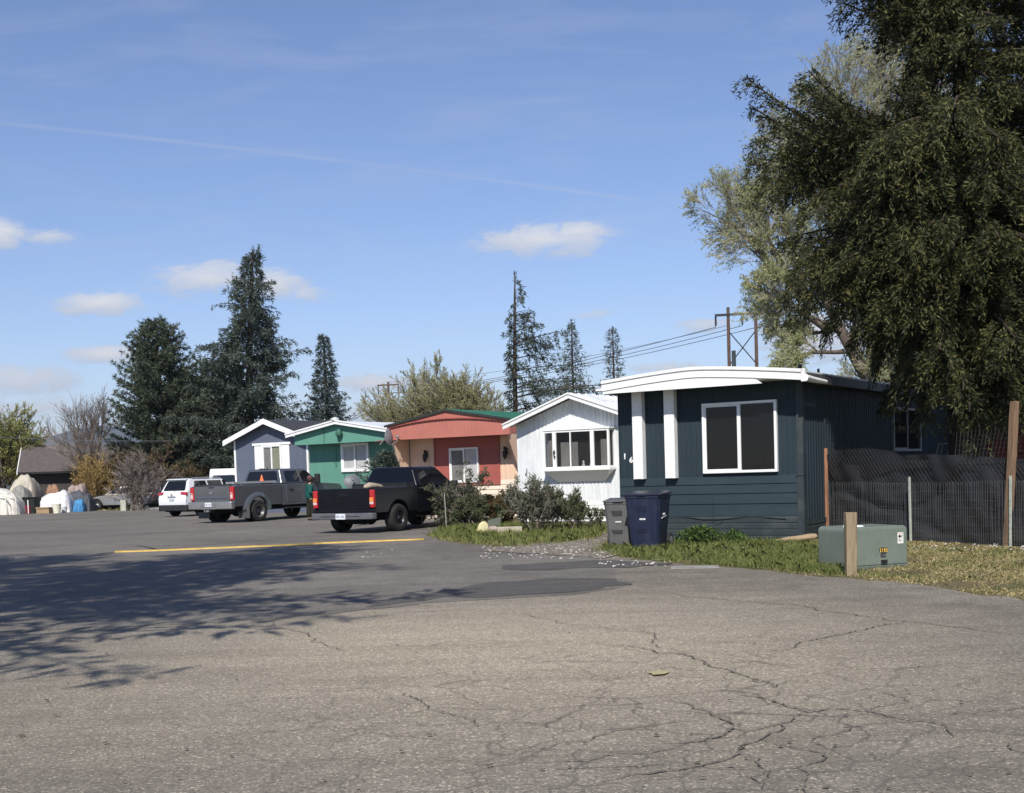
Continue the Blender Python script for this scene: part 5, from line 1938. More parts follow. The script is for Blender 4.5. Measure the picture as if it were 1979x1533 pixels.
WILLG = leafmat('willow_pale_leaves', (.25, .28, .12), (.38, .40, .18), (.50, .50, .27), .35, .2)
WILLY = leafmat('willow_yellow_leaves', (.16, .165, .035), (.27, .265, .06), (.36, .34, .10), .35, .3)
SHRL = leafmat('shrub_leaves', (.042, .058, .024), (.09, .11, .05), (.15, .16, .08), .2, 1.5)
SHRG = leafmat('shrub_grey_leaves', (.06, .072, .045), (.12, .135, .085), (.19, .20, .13), .2, 1.5)
SHRR = leafmat('shrub_red_leaves', (.07, .05, .025), (.14, .085, .04), (.12, .13, .05), .2, 1.5)
REED = leafmat('reed_gold', (.19, .13, .045), (.32, .215, .075), (.40, .29, .12), .25, .8)
WEED = leafmat('weed_leaves', (.035, .065, .014), (.075, .13, .030), (.12, .18, .05), .3, 2.0)

def curve_pts(p0, p1, sag, n=9, up=0.0):
    p0, p1 = np.array(p0, float), np.array(p1, float)
    t = np.linspace(0, 1, n)[:, None]
    q = p0 * (1 - t) + p1 * t
    q[:, 2] += (sag * 4 * t * (1 - t))[:, 0] + up * (t[:, 0] ** 3)
    return q

def bough_leaves(path, g, spread, gap, hang, ll, lw, per, out, flat=1.2, tip=.35, start=.12, dens=(.85, 2.5)):
    """needle sprays along a bough: side branchlets that droop, each set with short leaf cards"""
    seg = np.linalg.norm(np.diff(path, axis=0), axis=1)
    s = np.concatenate([[0], np.cumsum(seg)])
    Ltot = s[-1]
    gap, per = gap * dens[0], per * dens[1]
    nb = max(4, int(Ltot * (1 - start) / gap))
    t = start * Ltot + (Ltot - start * Ltot) * (np.arange(nb) + g.random(nb)) / nb
    P_ = np.stack([np.interp(t, s, path[:, k]) for k in range(3)], 1)
    f = nrm(np.stack([np.interp(np.minimum(t + .2, Ltot), s, path[:, k]) - np.interp(np.maximum(t - .2, 0), s, path[:, k]) for k in range(3)], 1))
    side = nrm(np.stack([-f[:, 1], f[:, 0], np.zeros(nb)], 1) + 1e-6)
    sg = np.where(np.arange(nb) % 2 == 0, 1.0, -1.0)[:, None]
    u = t / Ltot
    bl = spread * np.clip(1.15 - u, tip, 1) * (0.65 + .6 * g.random(nb))
    D = nrm(f * .75 + side * sg * (.55 + .5 * g.random((nb, 1))) + np.stack([np.zeros(nb), np.zeros(nb), g.normal(-.12, .25, nb)], 1))
    k = np.maximum(3, (bl * per).astype(int))
    idx = np.repeat(np.arange(nb), k)
    w = 1 - .8 * g.random(len(idx)) ** 1.5
    C = P_[idx] + D[idx] * (bl[idx] * w)[:, None]
    C[:, 2] -= hang * (w ** 2) * bl[idx] * (0.5 + g.random(len(idx)))
    C += g.normal(0, .035, C.shape)
    Dl = nrm(D[idx] * .9 + g.normal(0, .55, C.shape) + np.array([0, 0, -hang * .4]))
    out.append(leaf_verts(C, Dl, ll * (.6 + .8 * g.random(len(idx))), lw * (.7 + .6 * g.random(len(idx))), g, flat))

def conifer(name, label, loc, H, prof, seed, nb, leaf, ll, lw, spread, gap, per, hang=.5, base=.08, group=None, trunk_r=.22, az=None, rise=.15, droop=.35, bark=BARKD, cat='tree', lean=(0, 0), top=.98, jit=.25, tipup=.1, extra=None, pw=.85):
    g = np.random.default_rng(seed)
    t = thing(name, label, cat, loc, 0, group)
    mb = MB()
    n = 10
    tr = [Vector((lean[0] * (k / n) ** 2, lean[1] * (k / n) ** 2, H * k / n)) for k in range(n + 1)]
    mb.tube(tr, [trunk_r * (1.15 - k / n) ** .8 * (1.25 if k == 0 else 1) if k < n else .02 for k in range(n + 1)], 9)
    out = []
    for i in range(nb):
        u = base + (top - base) * ((i + g.random()) / nb) ** pw
        a = i * 2.39996 + g.normal(0, .3)
        r = prof(u) * (1 + g.normal(0, jit))
        if az is not None:
            r *= az(a % 6.2832, u)
        if r < .12:
            continue
        z = H * u
        p0 = np.array([lean[0] * u * u, lean[1] * u * u, z])
        dz = r * (rise - droop * (1 - u))
        p1 = p0 + np.array([math.cos(a) * r, math.sin(a) * r, dz])
        path = curve_pts(p0, p1, r * .06, 8, r * tipup)
        if r > .5:
            mb.tube(path, [max(.012, .028 * r ** .5 * (1 - .85 * k / 7)) for k in range(8)], 4, False)
        bough_leaves(path, g, spread * (.4 + .6 * min(1, r / 2.0)), gap, hang, ll, lw, per, out)
    if extra is not None:
        for (p0, p1, sag, sp) in extra:
            path = curve_pts(p0, p1, sag, 10, 0)
            mb.tube(path, [.05 * (1 - .85 * k / 9) for k in range(10)], 5, False)
            bough_leaves(path, g, sp, gap, hang, ll, lw, per, out)
    # leader at the very top
    C = np.array([lean[0], lean[1], H])[None] + g.normal(0, .05, (40, 3)) * [1, 1, 0] - np.array([0, 0, 1])[None] * g.random((40, 1)) * H * .06
    D = nrm(g.normal(0, .5, (40, 3)) + [0, 0, 1.0])
    out.append(leaf_verts(C, D, ll, lw, g))
    mb.build('trunk', bark, t, smooth=True)
    np_mesh('crown', np.concatenate(out), 4, leaf, t)
    return t

def rel(px, py, Y, base):
    return np.array(P(px, py, Y)) - np.array(base)

# ---- the big fir at the right: explicit boughs for its outline, then filling boughs
BY = 25.4
pb = P(1868, 900, BY)
base = np.array([pb.x, BY, 0.0])
g = np.random.default_rng(77)
HT = 21.0
t = thing('fir_tree', 'huge dark fir with drooping boughs behind the mesh fence at the right edge', 'tree', tuple(base))
mb = MB()
mb.tube([(0, 0, 0), (.02, 0, .5), (0, 0, 3), (.05, 0, 8), (.0, .05, 14), (0, 0, HT)], [.50, .40, .33, .24, .13, .02], 14)
out = []
def bough(p1, dz0, sag, sp, hang=.75, per=19, gap=.09):
    p1 = np.array(p1, float)
    hd = np.linalg.norm(p1[:2])
    p0 = np.array([0, 0, max(1.2, p1[2] + dz0)])
    path = curve_pts(p0, p1, sag, 12)
    mb.tube(path, [max(.015, .075 * (1 - .85 * k / 11)) for k in range(12)], 5, False)
    bough_leaves(path, g, sp, gap, hang, .115, .026, per, out, 1.0, .45, .14, (.6, 7.0))
# (px, py, depth offset, height of root above tip, sag, spread) : tips on the left outline
for (px, py, dy, dz0, sag, sp) in [
    (1443, 150, -.3, -1.6, -.5, .55), (1452, 205, .2, -1.2, -.5, .7), (1470, 262, -.6, -.6, -.4, .85), (1458, 305, .3, -.2, -.2, .9), (1490, 345, -.5, .2, 0, 1.0),
    (1540, 235, -.8, -.8, -.2, .9), (1600, 270, .6, -.5, 0, 1.0), (1570, 380, -.8, .7, .2, .9), (1525, 372, .2, .5, .1, .8), (1640, 200, -1.2, -.8, 0, .9),
    (1516, 462, .2, .4, .1, .8), (1535, 515, -.5, .9, .25, .9), (1520, 560, .4, 1.0, .3, .95), (1560, 610, -.4, 1.3, .4, .9), (1600, 655, .2, 1.6, .4, .9), (1590, 500, -1.0, .6, .2, .95),
    (1640, 560, -1.6, 1.0, .3, 1.0), (1650, 690, -.3, 1.9, .4, .8), (1690, 735, .3, 2.0, .5, .75), (1720, 640, -1.8, 1.4, .4, 1.0), (1700, 480, -1.8, .5, .2, 1.0), (1660, 420, -1.4, .4, .2, 1.0),
    (1730, 770, -.4, 2.2, .5, .7), (1790, 790, -.9, 2.0, .5, .7), (1850, 815, -1.4, 1.8, .4, .6), (1760, 700, -1.9, 1.8, .4, .9),
    (1630, 5, -.3, -.3, -.2, .8), (1700, -40, .3, -.5, 0, .9), (1735, 20, -.5, .4, .3, .85), (1790, 60, .5, .3, .3, .8), (1745, 150, .1, 1.2, .5, .6), (1760, 240, .2, 1.4, .5, .6), (1770, 110, -.2, .9, .4, .7),
    (1600, -70, 0, -.8, 0, 1.0), (1560, -160, .3, -1.0, 0, 1.0), (1520, -260, -.3, -.8, 0, 1.0),
    (1960, 790, -1.6, 1.4, .4, .8), (1930, 700, -2.4, 1.2, .4, .9), (2000, 760, -1.4, 1.4, .4, .9), (1830, 740, -2.2, 1.7, .4, .8)]:
    if py > 590 and px < 1725:
        py -= 34
    q_ = rel(px, py, BY + dy, base)
    bough(q_, dz0, sag, sp)
    for k in range(2):
        f_ = g.uniform(.66, .92)
        bough(q_ * np.array([f_, 1, 1]) + np.array([g.uniform(-.1, .2), g.normal(-.25, .5), g.normal(-.05, .22)]), dz0 * f_, sag * f_, sp)
for i in range(310):    # the rest of the crown, towards the viewer, to the right and behind
    z = 2.9 + 16.6 * ((i + g.random()) / 310) ** 1.1
    a = -math.pi / 2 + (g.normal(.1, .75) if i % 2 else g.uniform(-1.75, 2.6))
    r = np.interp(z, [2.5, 4, 7, 9.5, 13, 17, 20], [2.2, 3.6, 4.2, 3.6, 3.0, 1.9, .5]) * g.uniform(.7, 1.12)
    if i % 3 == 0:
        a = -2.15 + g.normal(0, .28)
        z = g.uniform(4.5, 7.6)
        r = np.interp(z, [3, 7, 11], [3.2, 4.3, 3.4]) * g.uniform(.8, 1.05)
    elif math.cos(a) < -.25:
        r *= .72
    p1 = np.array([math.cos(a) * r, math.sin(a) * r * .9, z + r * g.uniform(-.26, .12)])
    if p1[2] < 4.2 and p1[0] < -1.3:      # open below the left boughs, where the willow trunk shows
        continue
    if 7.9 < p1[2] < 10.4 and -3.4 < p1[0] < -.9 and p1[1] < 1.5:   # the gap in which the willow shows
        if g.random() < .9:
            continue
    bough(p1, r * g.uniform(.1, .3), r * .05, g.uniform(.75, 1.1), .7, 14, .115)
for i in range(46):     # short boughs that cloak the trunk
    z = 3.4 + 12 * (i + g.random()) / 46
    a = -math.pi / 2 + g.normal(0, .8)
    r = g.uniform(1.2, 2.4)
    bough(np.array([math.cos(a) * r, math.sin(a) * r, z - r * g.uniform(.1, .4)]), r * .3, .05, .9, .8, 14, .10)
mb.build('trunk', BARKD, t, smooth=True)
V = np.concatenate(out)
q = V[:, 0]
nz = np.sin(q[:, 0] * 5.1 + 1.7 * np.sin(q[:, 2] * 3.1)) + np.sin(q[:, 2] * 6.3 + 1.5 * np.sin(q[:, 1] * 4.1)) + np.sin(q[:, 1] * 5.7 + q[:, 0] * 2.3 + 1.1 * np.sin(q[:, 2] * 2.2))
V = V[nz + g.normal(0, .35, len(V)) > np.where(q[:, 0] < -1.2, -1.9, -.75)]      # clumps with dark gaps between
np_mesh('crown', V, 4, FIRL, t)

# ---- the conifers along the back, left to right
def gl(px, Y):
    q = P(px, 900, Y)
    return (q.x, Y, 0)
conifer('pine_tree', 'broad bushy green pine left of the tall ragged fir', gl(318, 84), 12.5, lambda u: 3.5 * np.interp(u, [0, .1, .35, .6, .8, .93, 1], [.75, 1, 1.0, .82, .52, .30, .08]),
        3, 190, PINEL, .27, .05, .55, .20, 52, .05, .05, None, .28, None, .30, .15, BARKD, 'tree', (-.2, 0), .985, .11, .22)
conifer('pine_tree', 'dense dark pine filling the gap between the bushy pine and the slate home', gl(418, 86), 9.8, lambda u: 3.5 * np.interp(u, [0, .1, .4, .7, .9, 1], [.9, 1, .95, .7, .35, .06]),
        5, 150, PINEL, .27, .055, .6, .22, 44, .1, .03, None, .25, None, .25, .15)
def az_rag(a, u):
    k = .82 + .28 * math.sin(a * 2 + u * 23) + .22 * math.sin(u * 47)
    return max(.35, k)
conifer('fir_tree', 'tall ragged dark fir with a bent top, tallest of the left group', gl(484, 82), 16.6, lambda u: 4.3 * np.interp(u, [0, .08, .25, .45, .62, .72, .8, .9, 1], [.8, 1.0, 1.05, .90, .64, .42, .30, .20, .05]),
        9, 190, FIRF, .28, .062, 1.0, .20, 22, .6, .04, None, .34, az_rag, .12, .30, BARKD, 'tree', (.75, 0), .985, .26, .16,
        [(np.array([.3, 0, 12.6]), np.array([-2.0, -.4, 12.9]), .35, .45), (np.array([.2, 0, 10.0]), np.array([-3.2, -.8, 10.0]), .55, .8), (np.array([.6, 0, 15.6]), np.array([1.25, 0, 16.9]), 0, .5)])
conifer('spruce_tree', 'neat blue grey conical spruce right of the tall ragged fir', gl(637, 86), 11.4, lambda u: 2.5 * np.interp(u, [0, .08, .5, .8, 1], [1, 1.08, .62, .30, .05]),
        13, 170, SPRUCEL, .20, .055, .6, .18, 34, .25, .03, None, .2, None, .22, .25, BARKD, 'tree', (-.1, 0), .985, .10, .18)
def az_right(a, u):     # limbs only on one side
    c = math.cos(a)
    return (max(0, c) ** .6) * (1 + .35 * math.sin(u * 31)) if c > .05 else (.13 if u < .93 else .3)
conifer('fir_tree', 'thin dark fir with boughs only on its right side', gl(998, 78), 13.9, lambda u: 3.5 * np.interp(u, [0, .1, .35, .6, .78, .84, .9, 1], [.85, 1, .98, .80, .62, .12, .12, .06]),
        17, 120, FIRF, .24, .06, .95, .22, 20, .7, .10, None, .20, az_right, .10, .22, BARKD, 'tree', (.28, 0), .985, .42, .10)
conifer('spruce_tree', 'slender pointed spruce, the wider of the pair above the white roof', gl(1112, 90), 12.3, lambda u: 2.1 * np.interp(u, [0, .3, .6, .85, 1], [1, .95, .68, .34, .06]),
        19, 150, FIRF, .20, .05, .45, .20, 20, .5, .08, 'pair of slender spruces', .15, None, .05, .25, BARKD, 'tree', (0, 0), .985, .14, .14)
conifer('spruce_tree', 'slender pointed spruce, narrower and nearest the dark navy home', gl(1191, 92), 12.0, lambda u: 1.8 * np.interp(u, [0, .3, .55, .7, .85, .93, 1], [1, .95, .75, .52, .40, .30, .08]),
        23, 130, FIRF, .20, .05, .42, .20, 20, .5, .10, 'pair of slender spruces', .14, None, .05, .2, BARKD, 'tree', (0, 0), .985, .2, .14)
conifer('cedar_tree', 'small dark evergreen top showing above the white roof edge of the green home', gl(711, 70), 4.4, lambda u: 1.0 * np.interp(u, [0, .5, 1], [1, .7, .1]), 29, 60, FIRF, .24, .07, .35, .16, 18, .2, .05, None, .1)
conifer('juniper_shrub', 'dark spiky evergreen shrub at the right corner of the green home', tuple(G(752, 1002)), 2.35, lambda u: .80 * np.interp(u, [0, .4, .8, 1], [.8, 1, .7, .2]), 31, 70, FIRF, .22, .04, .3, .1, 30, -.1, .08, None, .06, None, .5, .1, BARKD, 'shrub')
# tall firs behind the viewer, left, whose shade lies on the lane
for (x, y, h_, s_, lb) in ((-8.1, 4.6, 22.2, 41, 'tall fir beside the lane, left of the frame, shading the asphalt'), (-13.0, 4.0, 22, 43, 'second tall fir farther left of the frame beside the lane')):
    conifer('fir_tree', lb, (x, y, 0), h_, lambda u: 4.7 * np.interp(u, [0, .1, .3, .6, .8, .92, 1], [.8, 1, .95, .74, .5, .28, .04]), s_, 95, FIRF, .38, .10, .8, .24, 11, .3, .32, None, .35, None, .05, .22)

# ------------------------------------------------------------------ broadleaf trees and shrubs
def grow(g, tubes, tips, p, d, ln, r, depth, S):
    n = 5 if depth < 2 else 4
    pts, rad = [p.copy()], [r]
    for i in range(n):
        d = d + g.normal(0, S['wob'][min(depth, len(S['wob']) - 1)], 3)
        d[2] += S['trop'][min(depth, len(S['trop']) - 1)]
        d /= np.linalg.norm(d)
        p = p + d * ln / n
        pts.append(p.copy())
        rad.append(max(S['rmin'], r * (1 - (i + 1) / n * (1 - S['taper']))))
    tubes.append((pts, rad, max(3, 7 - 2 * depth)))
    if depth >= S['max']:
        tips.append((pts, d, depth))
        return
    nc = S['n'][depth]
    if nc > 3:
        nc = max(2, int(round(nc * g.uniform(.75, 1.25))))
    t0 = S['t0'][depth]
    for k in range(nc):
        t = t0 + (1 - t0) * (k + g.random()) / nc
        x = t * n
        i = min(n - 1, int(x))
        q = pts[i] + (pts[i + 1] - pts[i]) * (x - i)
        dd = pts[i + 1] - pts[i]
        dd = dd / np.linalg.norm(dd)
        a = S['ang'][depth] * g.uniform(.6, 1.35)
        v = g.normal(0, 1, 3)
        v = v - dd * v.dot(dd)
        v /= np.linalg.norm(v)
        cd = dd * math.cos(a) + v * math.sin(a)
        grow(g, tubes, tips, q, cd, ln * S['lr'][depth] * g.uniform(.75, 1.2) * (1.15 - .45 * t), rad[min(i + 1, n)] * S['rr'] + S['rmin'] * .3, depth + 1, S)

def broadleaf(name, label, loc, S, seed, stems, leaf=None, twig=TWIG, bark=BARK, cat='tree', group=None, leafn=4, ll=.09, lw=.03, leafdepth=0, names=('trunk', 'crown'), up=.5, extra=None):
    """stems: (offset, direction, length, radius). thick wood goes in the trunk, twigs and leaves in the crown"""
    g = np.random.default_rng(seed)
    t = thing(name, label, cat, loc, 0, group)
    tubes, tips = [], []
    for (o, d, ln, r) in stems:
        d = np.array(d, float)
        grow(g, tubes, tips, np.array(o, float), d / np.linalg.norm(d), ln, r, 0, S)
    a, b = MB(), MB()
    for pts, rad, n in tubes:
        (a if n >= 5 else b).tube(pts, rad, n, False)
    if a.v:
        a.build(names[0], bark, t, smooth=True)
    if leaf is None:
        if b.v:
            b.build(names[1], twig, t)
        return t
    mats = [twig, leaf]
    C, D = [], []
    for pts, d, dp in tips:
        k = leafn
        pts = np.array(pts)
        u = g.random(k) ** .7 * (len(pts) - 1.001)
        i = u.astype(int)
        C.append(pts[i] + (pts[i + 1] - pts[i]) * (u - i)[:, None])
        D.append(np.repeat((d / np.linalg.norm(d))[None], k, 0))
    C = np.concatenate(C) + g.normal(0, .02, (sum(map(len, C)), 3))
    D = nrm(np.concatenate(D) + g.normal(0, .7, C.shape) + [0, 0, up * .3])
    V = leaf_verts(C, D, ll * (.6 + .8 * g.random(len(C))), lw * (.7 + .6 * g.random(len(C))), g).reshape(-1, 3)
    c = np_mesh(names[1], V, 4, leaf, t)
    tw = b.build('twigs', twig, t)
    return t

# bare tree at the left with an ivy-wrapped trunk
S = dict(max=3, n=[8, 7, 5], t0=[.30, .25, .2], ang=[.55, .5, .45], lr=[.66, .62, .6], rr=.56, rmin=.008, taper=.4, wob=[.05, .07, .09], trop=[.05, .10, .06])
bt = broadleaf('bare_tree', 'leafless spreading tree with an ivy-wrapped trunk in front of the brown roof', gl(176, 80), S, 51,
          [((0, 0, 0), (-.05, 0, 1), 3.4, .24), ((.0, 0, 2.2), (-.55, 0, 1), 3.2, .14), ((0, 0, 2.4), (.3, .1, 1), 3.0, .13), ((0, 0, 2.0), (-.9, .2, .8), 3.2, .12), ((.05, 0, 2.6), (.05, .2, 1), 3.2, .12)], None, TWIG, BARK)
g = np.random.default_rng(6)
n = 1500
zz = 3.6 * g.random(n) ** .8
aa = g.uniform(0, 6.28, n)
rr_ = .30 + .14 * g.random(n) + .08 * np.sin(zz * 5)
C = np.stack([np.cos(aa) * rr_ - .04 * zz, np.sin(aa) * rr_, zz], 1)
np_mesh('ivy', leaf_verts(C, nrm(g.normal(0, 1, C.shape) - [0, 0, .5]), .16, .11, g), 4, leafmat('ivy_leaves', (.025, .04, .018), (.05, .065, .03), (.085, .09, .05), .1, 1), bt)

# willow leaning behind the navy home: heavy limbs up and to the left
S = dict(max=4, n=[7, 7, 5, 4], t0=[.30, .22, .15, .12], ang=[.50, .50, .45, .40], lr=[.52, .60, .72, .85], rr=.46, rmin=.006, taper=.4, wob=[.05, .09, .11, .13], trop=[.03, .05, .02, -.02])
W0 = gl(1700, 46)
wr = lambda px, py, y=46: tuple(np.array(P(px, py, y)) - np.array(W0))
def limb(a, b, r):
    d = np.array(b) - np.array(a)
    return (a, tuple(d), float(np.linalg.norm(d)), r)
q0, q1 = wr(1690, 745), wr(1560, 585)
broadleaf('willow_tree', 'large pale spring willow leaning behind the navy home, fine twigs and young leaves', W0, S, 53,
          [limb((0, 0, 0), q0, .42), limb(q0, wr(1545, 575), .30), limb(wr(1600, 640), wr(1500, 560, 45), .12), limb(wr(1575, 600), wr(1455, 470, 46), .16), limb(q0, wr(1660, 300, 47), .28),
           limb(wr(1550, 580), wr(1420, 430, 45.5), .15), limb(wr(1560, 590), wr(1500, 380, 46), .16), limb(wr(1680, 500), wr(1620, 200, 47), .18), limb(wr(1675, 420), wr(1690, 150, 48), .18),
           limb(wr(1630, 680), wr(1535, 695, 45), .09), limb(wr(1655, 350), wr(1790, 130, 48), .16), limb(wr(1610, 640), wr(1525, 650, 47), .08), limb(q0, wr(1830, 430, 48), .22), limb(wr(1670, 560), wr(1560, 300, 47), .16)], WILLG, plain('twig_pale', (.30, .265, .22), .9, 0, .1, .25, 3), BARK, 'tree', None, 8, .11, .030)
# yellow-green willow thicket behind the salmon home
S2 = dict(max=3, n=[9, 8, 6], t0=[.2, .15, .1], ang=[.42, .42, .42], lr=[.55, .55, .55], rr=.55, rmin=.010, taper=.4, wob=[.06, .09, .12], trop=[.05, .06, .04])
g = np.random.default_rng(5)
st = [((g.uniform(-.5, .5), g.uniform(-.5, .5), 0), (g.normal(0, .42), g.normal(0, .3), 1), g.uniform(4.6, 5.9), .10) for k in range(16)]
broadleaf('willow_tree', 'wide yellow green willow rising behind the salmon home', gl(895, 73), S2, 57, st, WILL, TWIG, BARK, 'tree', None, 16, .13, .034)
st = [((g.uniform(-.5, .5), g.uniform(-.5, .5), 0), (g.normal(0, .38), g.normal(0, .3), 1), g.uniform(3.4, 4.5), .08) for k in range(12)]
broadleaf('willow_tree', 'smaller yellow green willow left of the wide one, in front of a power pole', gl(782, 73), S2, 59, st, WILL, TWIG, BARK, 'tree', None, 14, .12, .034)
st = [((g.uniform(-.3, .3), g.uniform(-.3, .3), 0), (g.normal(0, .25), g.normal(0, .2), 1), g.uniform(2.0, 2.9), .06) for k in range(7)]
broadleaf('willow_shrub', 'bright yellow green bush at the foot of the one-sided fir', gl(1003, 66), S2, 61, st, WILLY, TWIGB, BARK, 'shrub', None, 10, .15, .05)
st = [((g.uniform(-.8, .8), g.uniform(-.5, .5), 0), (g.normal(0, .45), g.normal(0, .3), 1), g.uniform(3.6, 5.2), .09) for k in range(11)]
broadleaf('willow_tree', 'rounded yellow green willow at the far left edge', gl(-4, 88), S2, 63, st, leafmat('willow_far_leaves', (.24, .25, .08), (.38, .38, .13), (.48, .46, .20), .35, .3), TWIGB, BARK, 'tree', None, 12, .17, .05)
st = [((g.uniform(-.6, .6), g.uniform(-.5, .5), 0), (g.normal(0, .4), g.normal(0, .3), 1), g.uniform(3.5, 6.0), .11) for k in range(8)]
broadleaf('willow_tree', 'olive tinted willow seen through the fir over the shed roof', gl(1800, 52), S2, 65, st, WILL, TWIGB, BARK, 'tree', None, 7, .14, .04)
st = [((g.uniform(-.6, .6), g.uniform(-.5, .5), 0), (g.normal(0, .35), g.normal(0, .3), 1), g.uniform(4.0, 5.5), .12) for k in range(8)]
broadleaf('bare_tree', 'bare grey brown tree behind the shed at the right edge', gl(1930, 54), S2, 67, st, None, TWIG, BARK, 'tree')

# brown shrubs along the far left edge of the lot
S3 = dict(max=3, n=[7, 6, 5], t0=[.15, .12, .1], ang=[.5, .5, .5], lr=[.55, .55, .6], rr=.6, rmin=.012, taper=.45, wob=[.09, .12, .15], trop=[.03, .04, .02])
SHB = leafmat('shrub_brown_leaves', (.08, .06, .035), (.15, .115, .06), (.20, .16, .085), .2, .8)
def shrub(label, loc, seed, n, hmin, hmax, spread, leaf, twig=TWIGB, leafn=5, ll=.10, lw=.04, sx=.3, S=S3, r=.028, name='shrub'):
    g = np.random.default_rng(seed)
    st = [((g.normal(0, sx), g.normal(0, sx * .6), 0), (g.normal(0, spread), g.normal(0, spread * .7), 1), g.uniform(hmin, hmax), r) for k in range(n)]
    return broadleaf(name, label, loc, S, seed, st, leaf, twig, twig, 'shrub', None, leafn, ll, lw, 0, ('stems', 'leaves'))
shrub('tall brown budding shrub behind the bare one, left of the white car', gl(300, 80), 71, 16, 1.8, 3.0, .5, SHB, TWIGB, 5, .14, .05, .9)
shrub('brown olive shrub between the golden reeds and the bare shrub', gl(222, 79), 72, 14, 1.7, 2.8, .38, SHB, TWIGB, 6, .14, .05, .5)
shrub('low olive shrub beside the white van', gl(372, 80), 73, 12, 1.2, 2.1, .45, SHB, TWIGB, 6, .14, .05, .8)
shrub('bare multi-stemmed shrub at the lot edge beside a short pale post', gl(250, 72), 74, 15, 1.3, 2.6, .55, None, TWIG, 0, .1, .04, .12)
S4 = dict(max=1, n=[5], t0=[.25], ang=[.25], lr=[.6], rr=.7, rmin=.010, taper=.4, wob=[.04, .08], trop=[.02, -.02])
shrub('clump of golden dry reeds beside the ivy-wrapped trunk', gl(184, 77.5), 75, 90, 1.3, 2.5, .16, REED, plain('reed_stem', (.33, .23, .10), .9, 0, .1, .3, 5), 14, .30, .045, .42, S4, .014, 'reed_clump')

# shrubs in front of the black pickup and the white home
S5 = dict(max=3, n=[6, 5, 4], t0=[.2, .15, .1], ang=[.5, .55, .55], lr=[.5, .5, .55], rr=.6, rmin=.006, taper=.45, wob=[.10, .14, .17], trop=[.02, .03, .02])
def at(px, py): return tuple(G(px, py))
g = np.random.default_rng(80)
def shrub2(label, loc, seed, stems, leaf, leafn, ll, lw, twig=TWIG):
    return broadleaf('shrub', label, loc, S5, seed, stems, leaf, twig, twig, 'shrub', None, leafn, ll, lw, 0, ('stems', 'leaves'))
b0 = at(905, 1018)
st = [((g.normal(0, .35), g.normal(0, .2), 0), (g.normal(-.1, .85), g.normal(0, .4), 1), g.uniform(.4, .85), .014) for k in range(26)]
st += [((-.2, 0, .1), (-.85, -.1, 1.05), 1.25, .016), ((-.1, 0, .1), (-.7, .1, 1.2), 1.2, .014), ((-.2, -.1, .1), (-1, 0, .35), 1.0, .014), ((0, 0, .1), (-.35, 0, 1.1), 1.25, .016), ((.15, .1, .2), (.25, 0, 1.1), 1.1, .013), ((.1, .1, .2), (.05, 0, 1.1), 1.2, .013)]
shrub2('sprawling thorny shrub with long arching stems in front of the black pickup', b0, 81, st, SHRL, 4, .07, .032)
st = [((g.normal(0, .32), g.normal(0, .2), 0), (g.normal(0, .4), g.normal(0, .3), 1), g.uniform(.4, .85), .013) for k in range(18)]
shrub2('reddish brown leaved shrub before the cream corner of the salmon home', at(968, 1014), 83, st, SHRR, 5, .07, .04, TWIGB)
st = [((g.normal(0, .24), g.normal(0, .2), 0), (g.normal(0, .38), g.normal(0, .2), 1), g.uniform(.5, 1.1), .012) for k in range(26)]
shrub2('tall grey green upright shrub in front of the bay window', at(1042, 1026), 85, st, SHRG, 5, .058, .024)
st = [((g.normal(0, .25), g.normal(0, .2), 0), (g.normal(.12, .3), g.normal(0, .2), 1), g.uniform(.4, .8), .011) for k in range(15)]
shrub2('smaller dark green shrub right of the tall grey green one', at(1108, 1024), 87, st, SHRL, 5, .06, .028)
# leafy weeds by the skirting of the navy home
g = np.random.default_rng(90)
for i, (px, py, w_, h_, lb) in enumerate(((1352, 1052, .55, .34, 'clump of dark leafy weeds against the navy skirting, under the loose cable'), (1420, 1050, .30, .24, 'smaller leafy weed clump right of the larger one by the navy skirting'))):
    n = 900 if i == 0 else 380
    x = g.normal(0, w_ * .45, n)
    y = g.normal(-.05, .13, n)
    z = h_ * g.random(n) ** .7 * np.clip(1 - (np.abs(x) / (w_ * 1.25)) ** 2, .15, 1)
    C = np.stack([x, y, z], 1)
    D = nrm(g.normal(0, 1, C.shape) + [0, -.2, .35])
    o = np_mesh('weed_clump', leaf_verts(C, D, .075 * (.6 + .8 * g.random(n)), .04, g), 4, WEED)
    o.location = at(px, py)
    tag(o, lb, 'weeds')
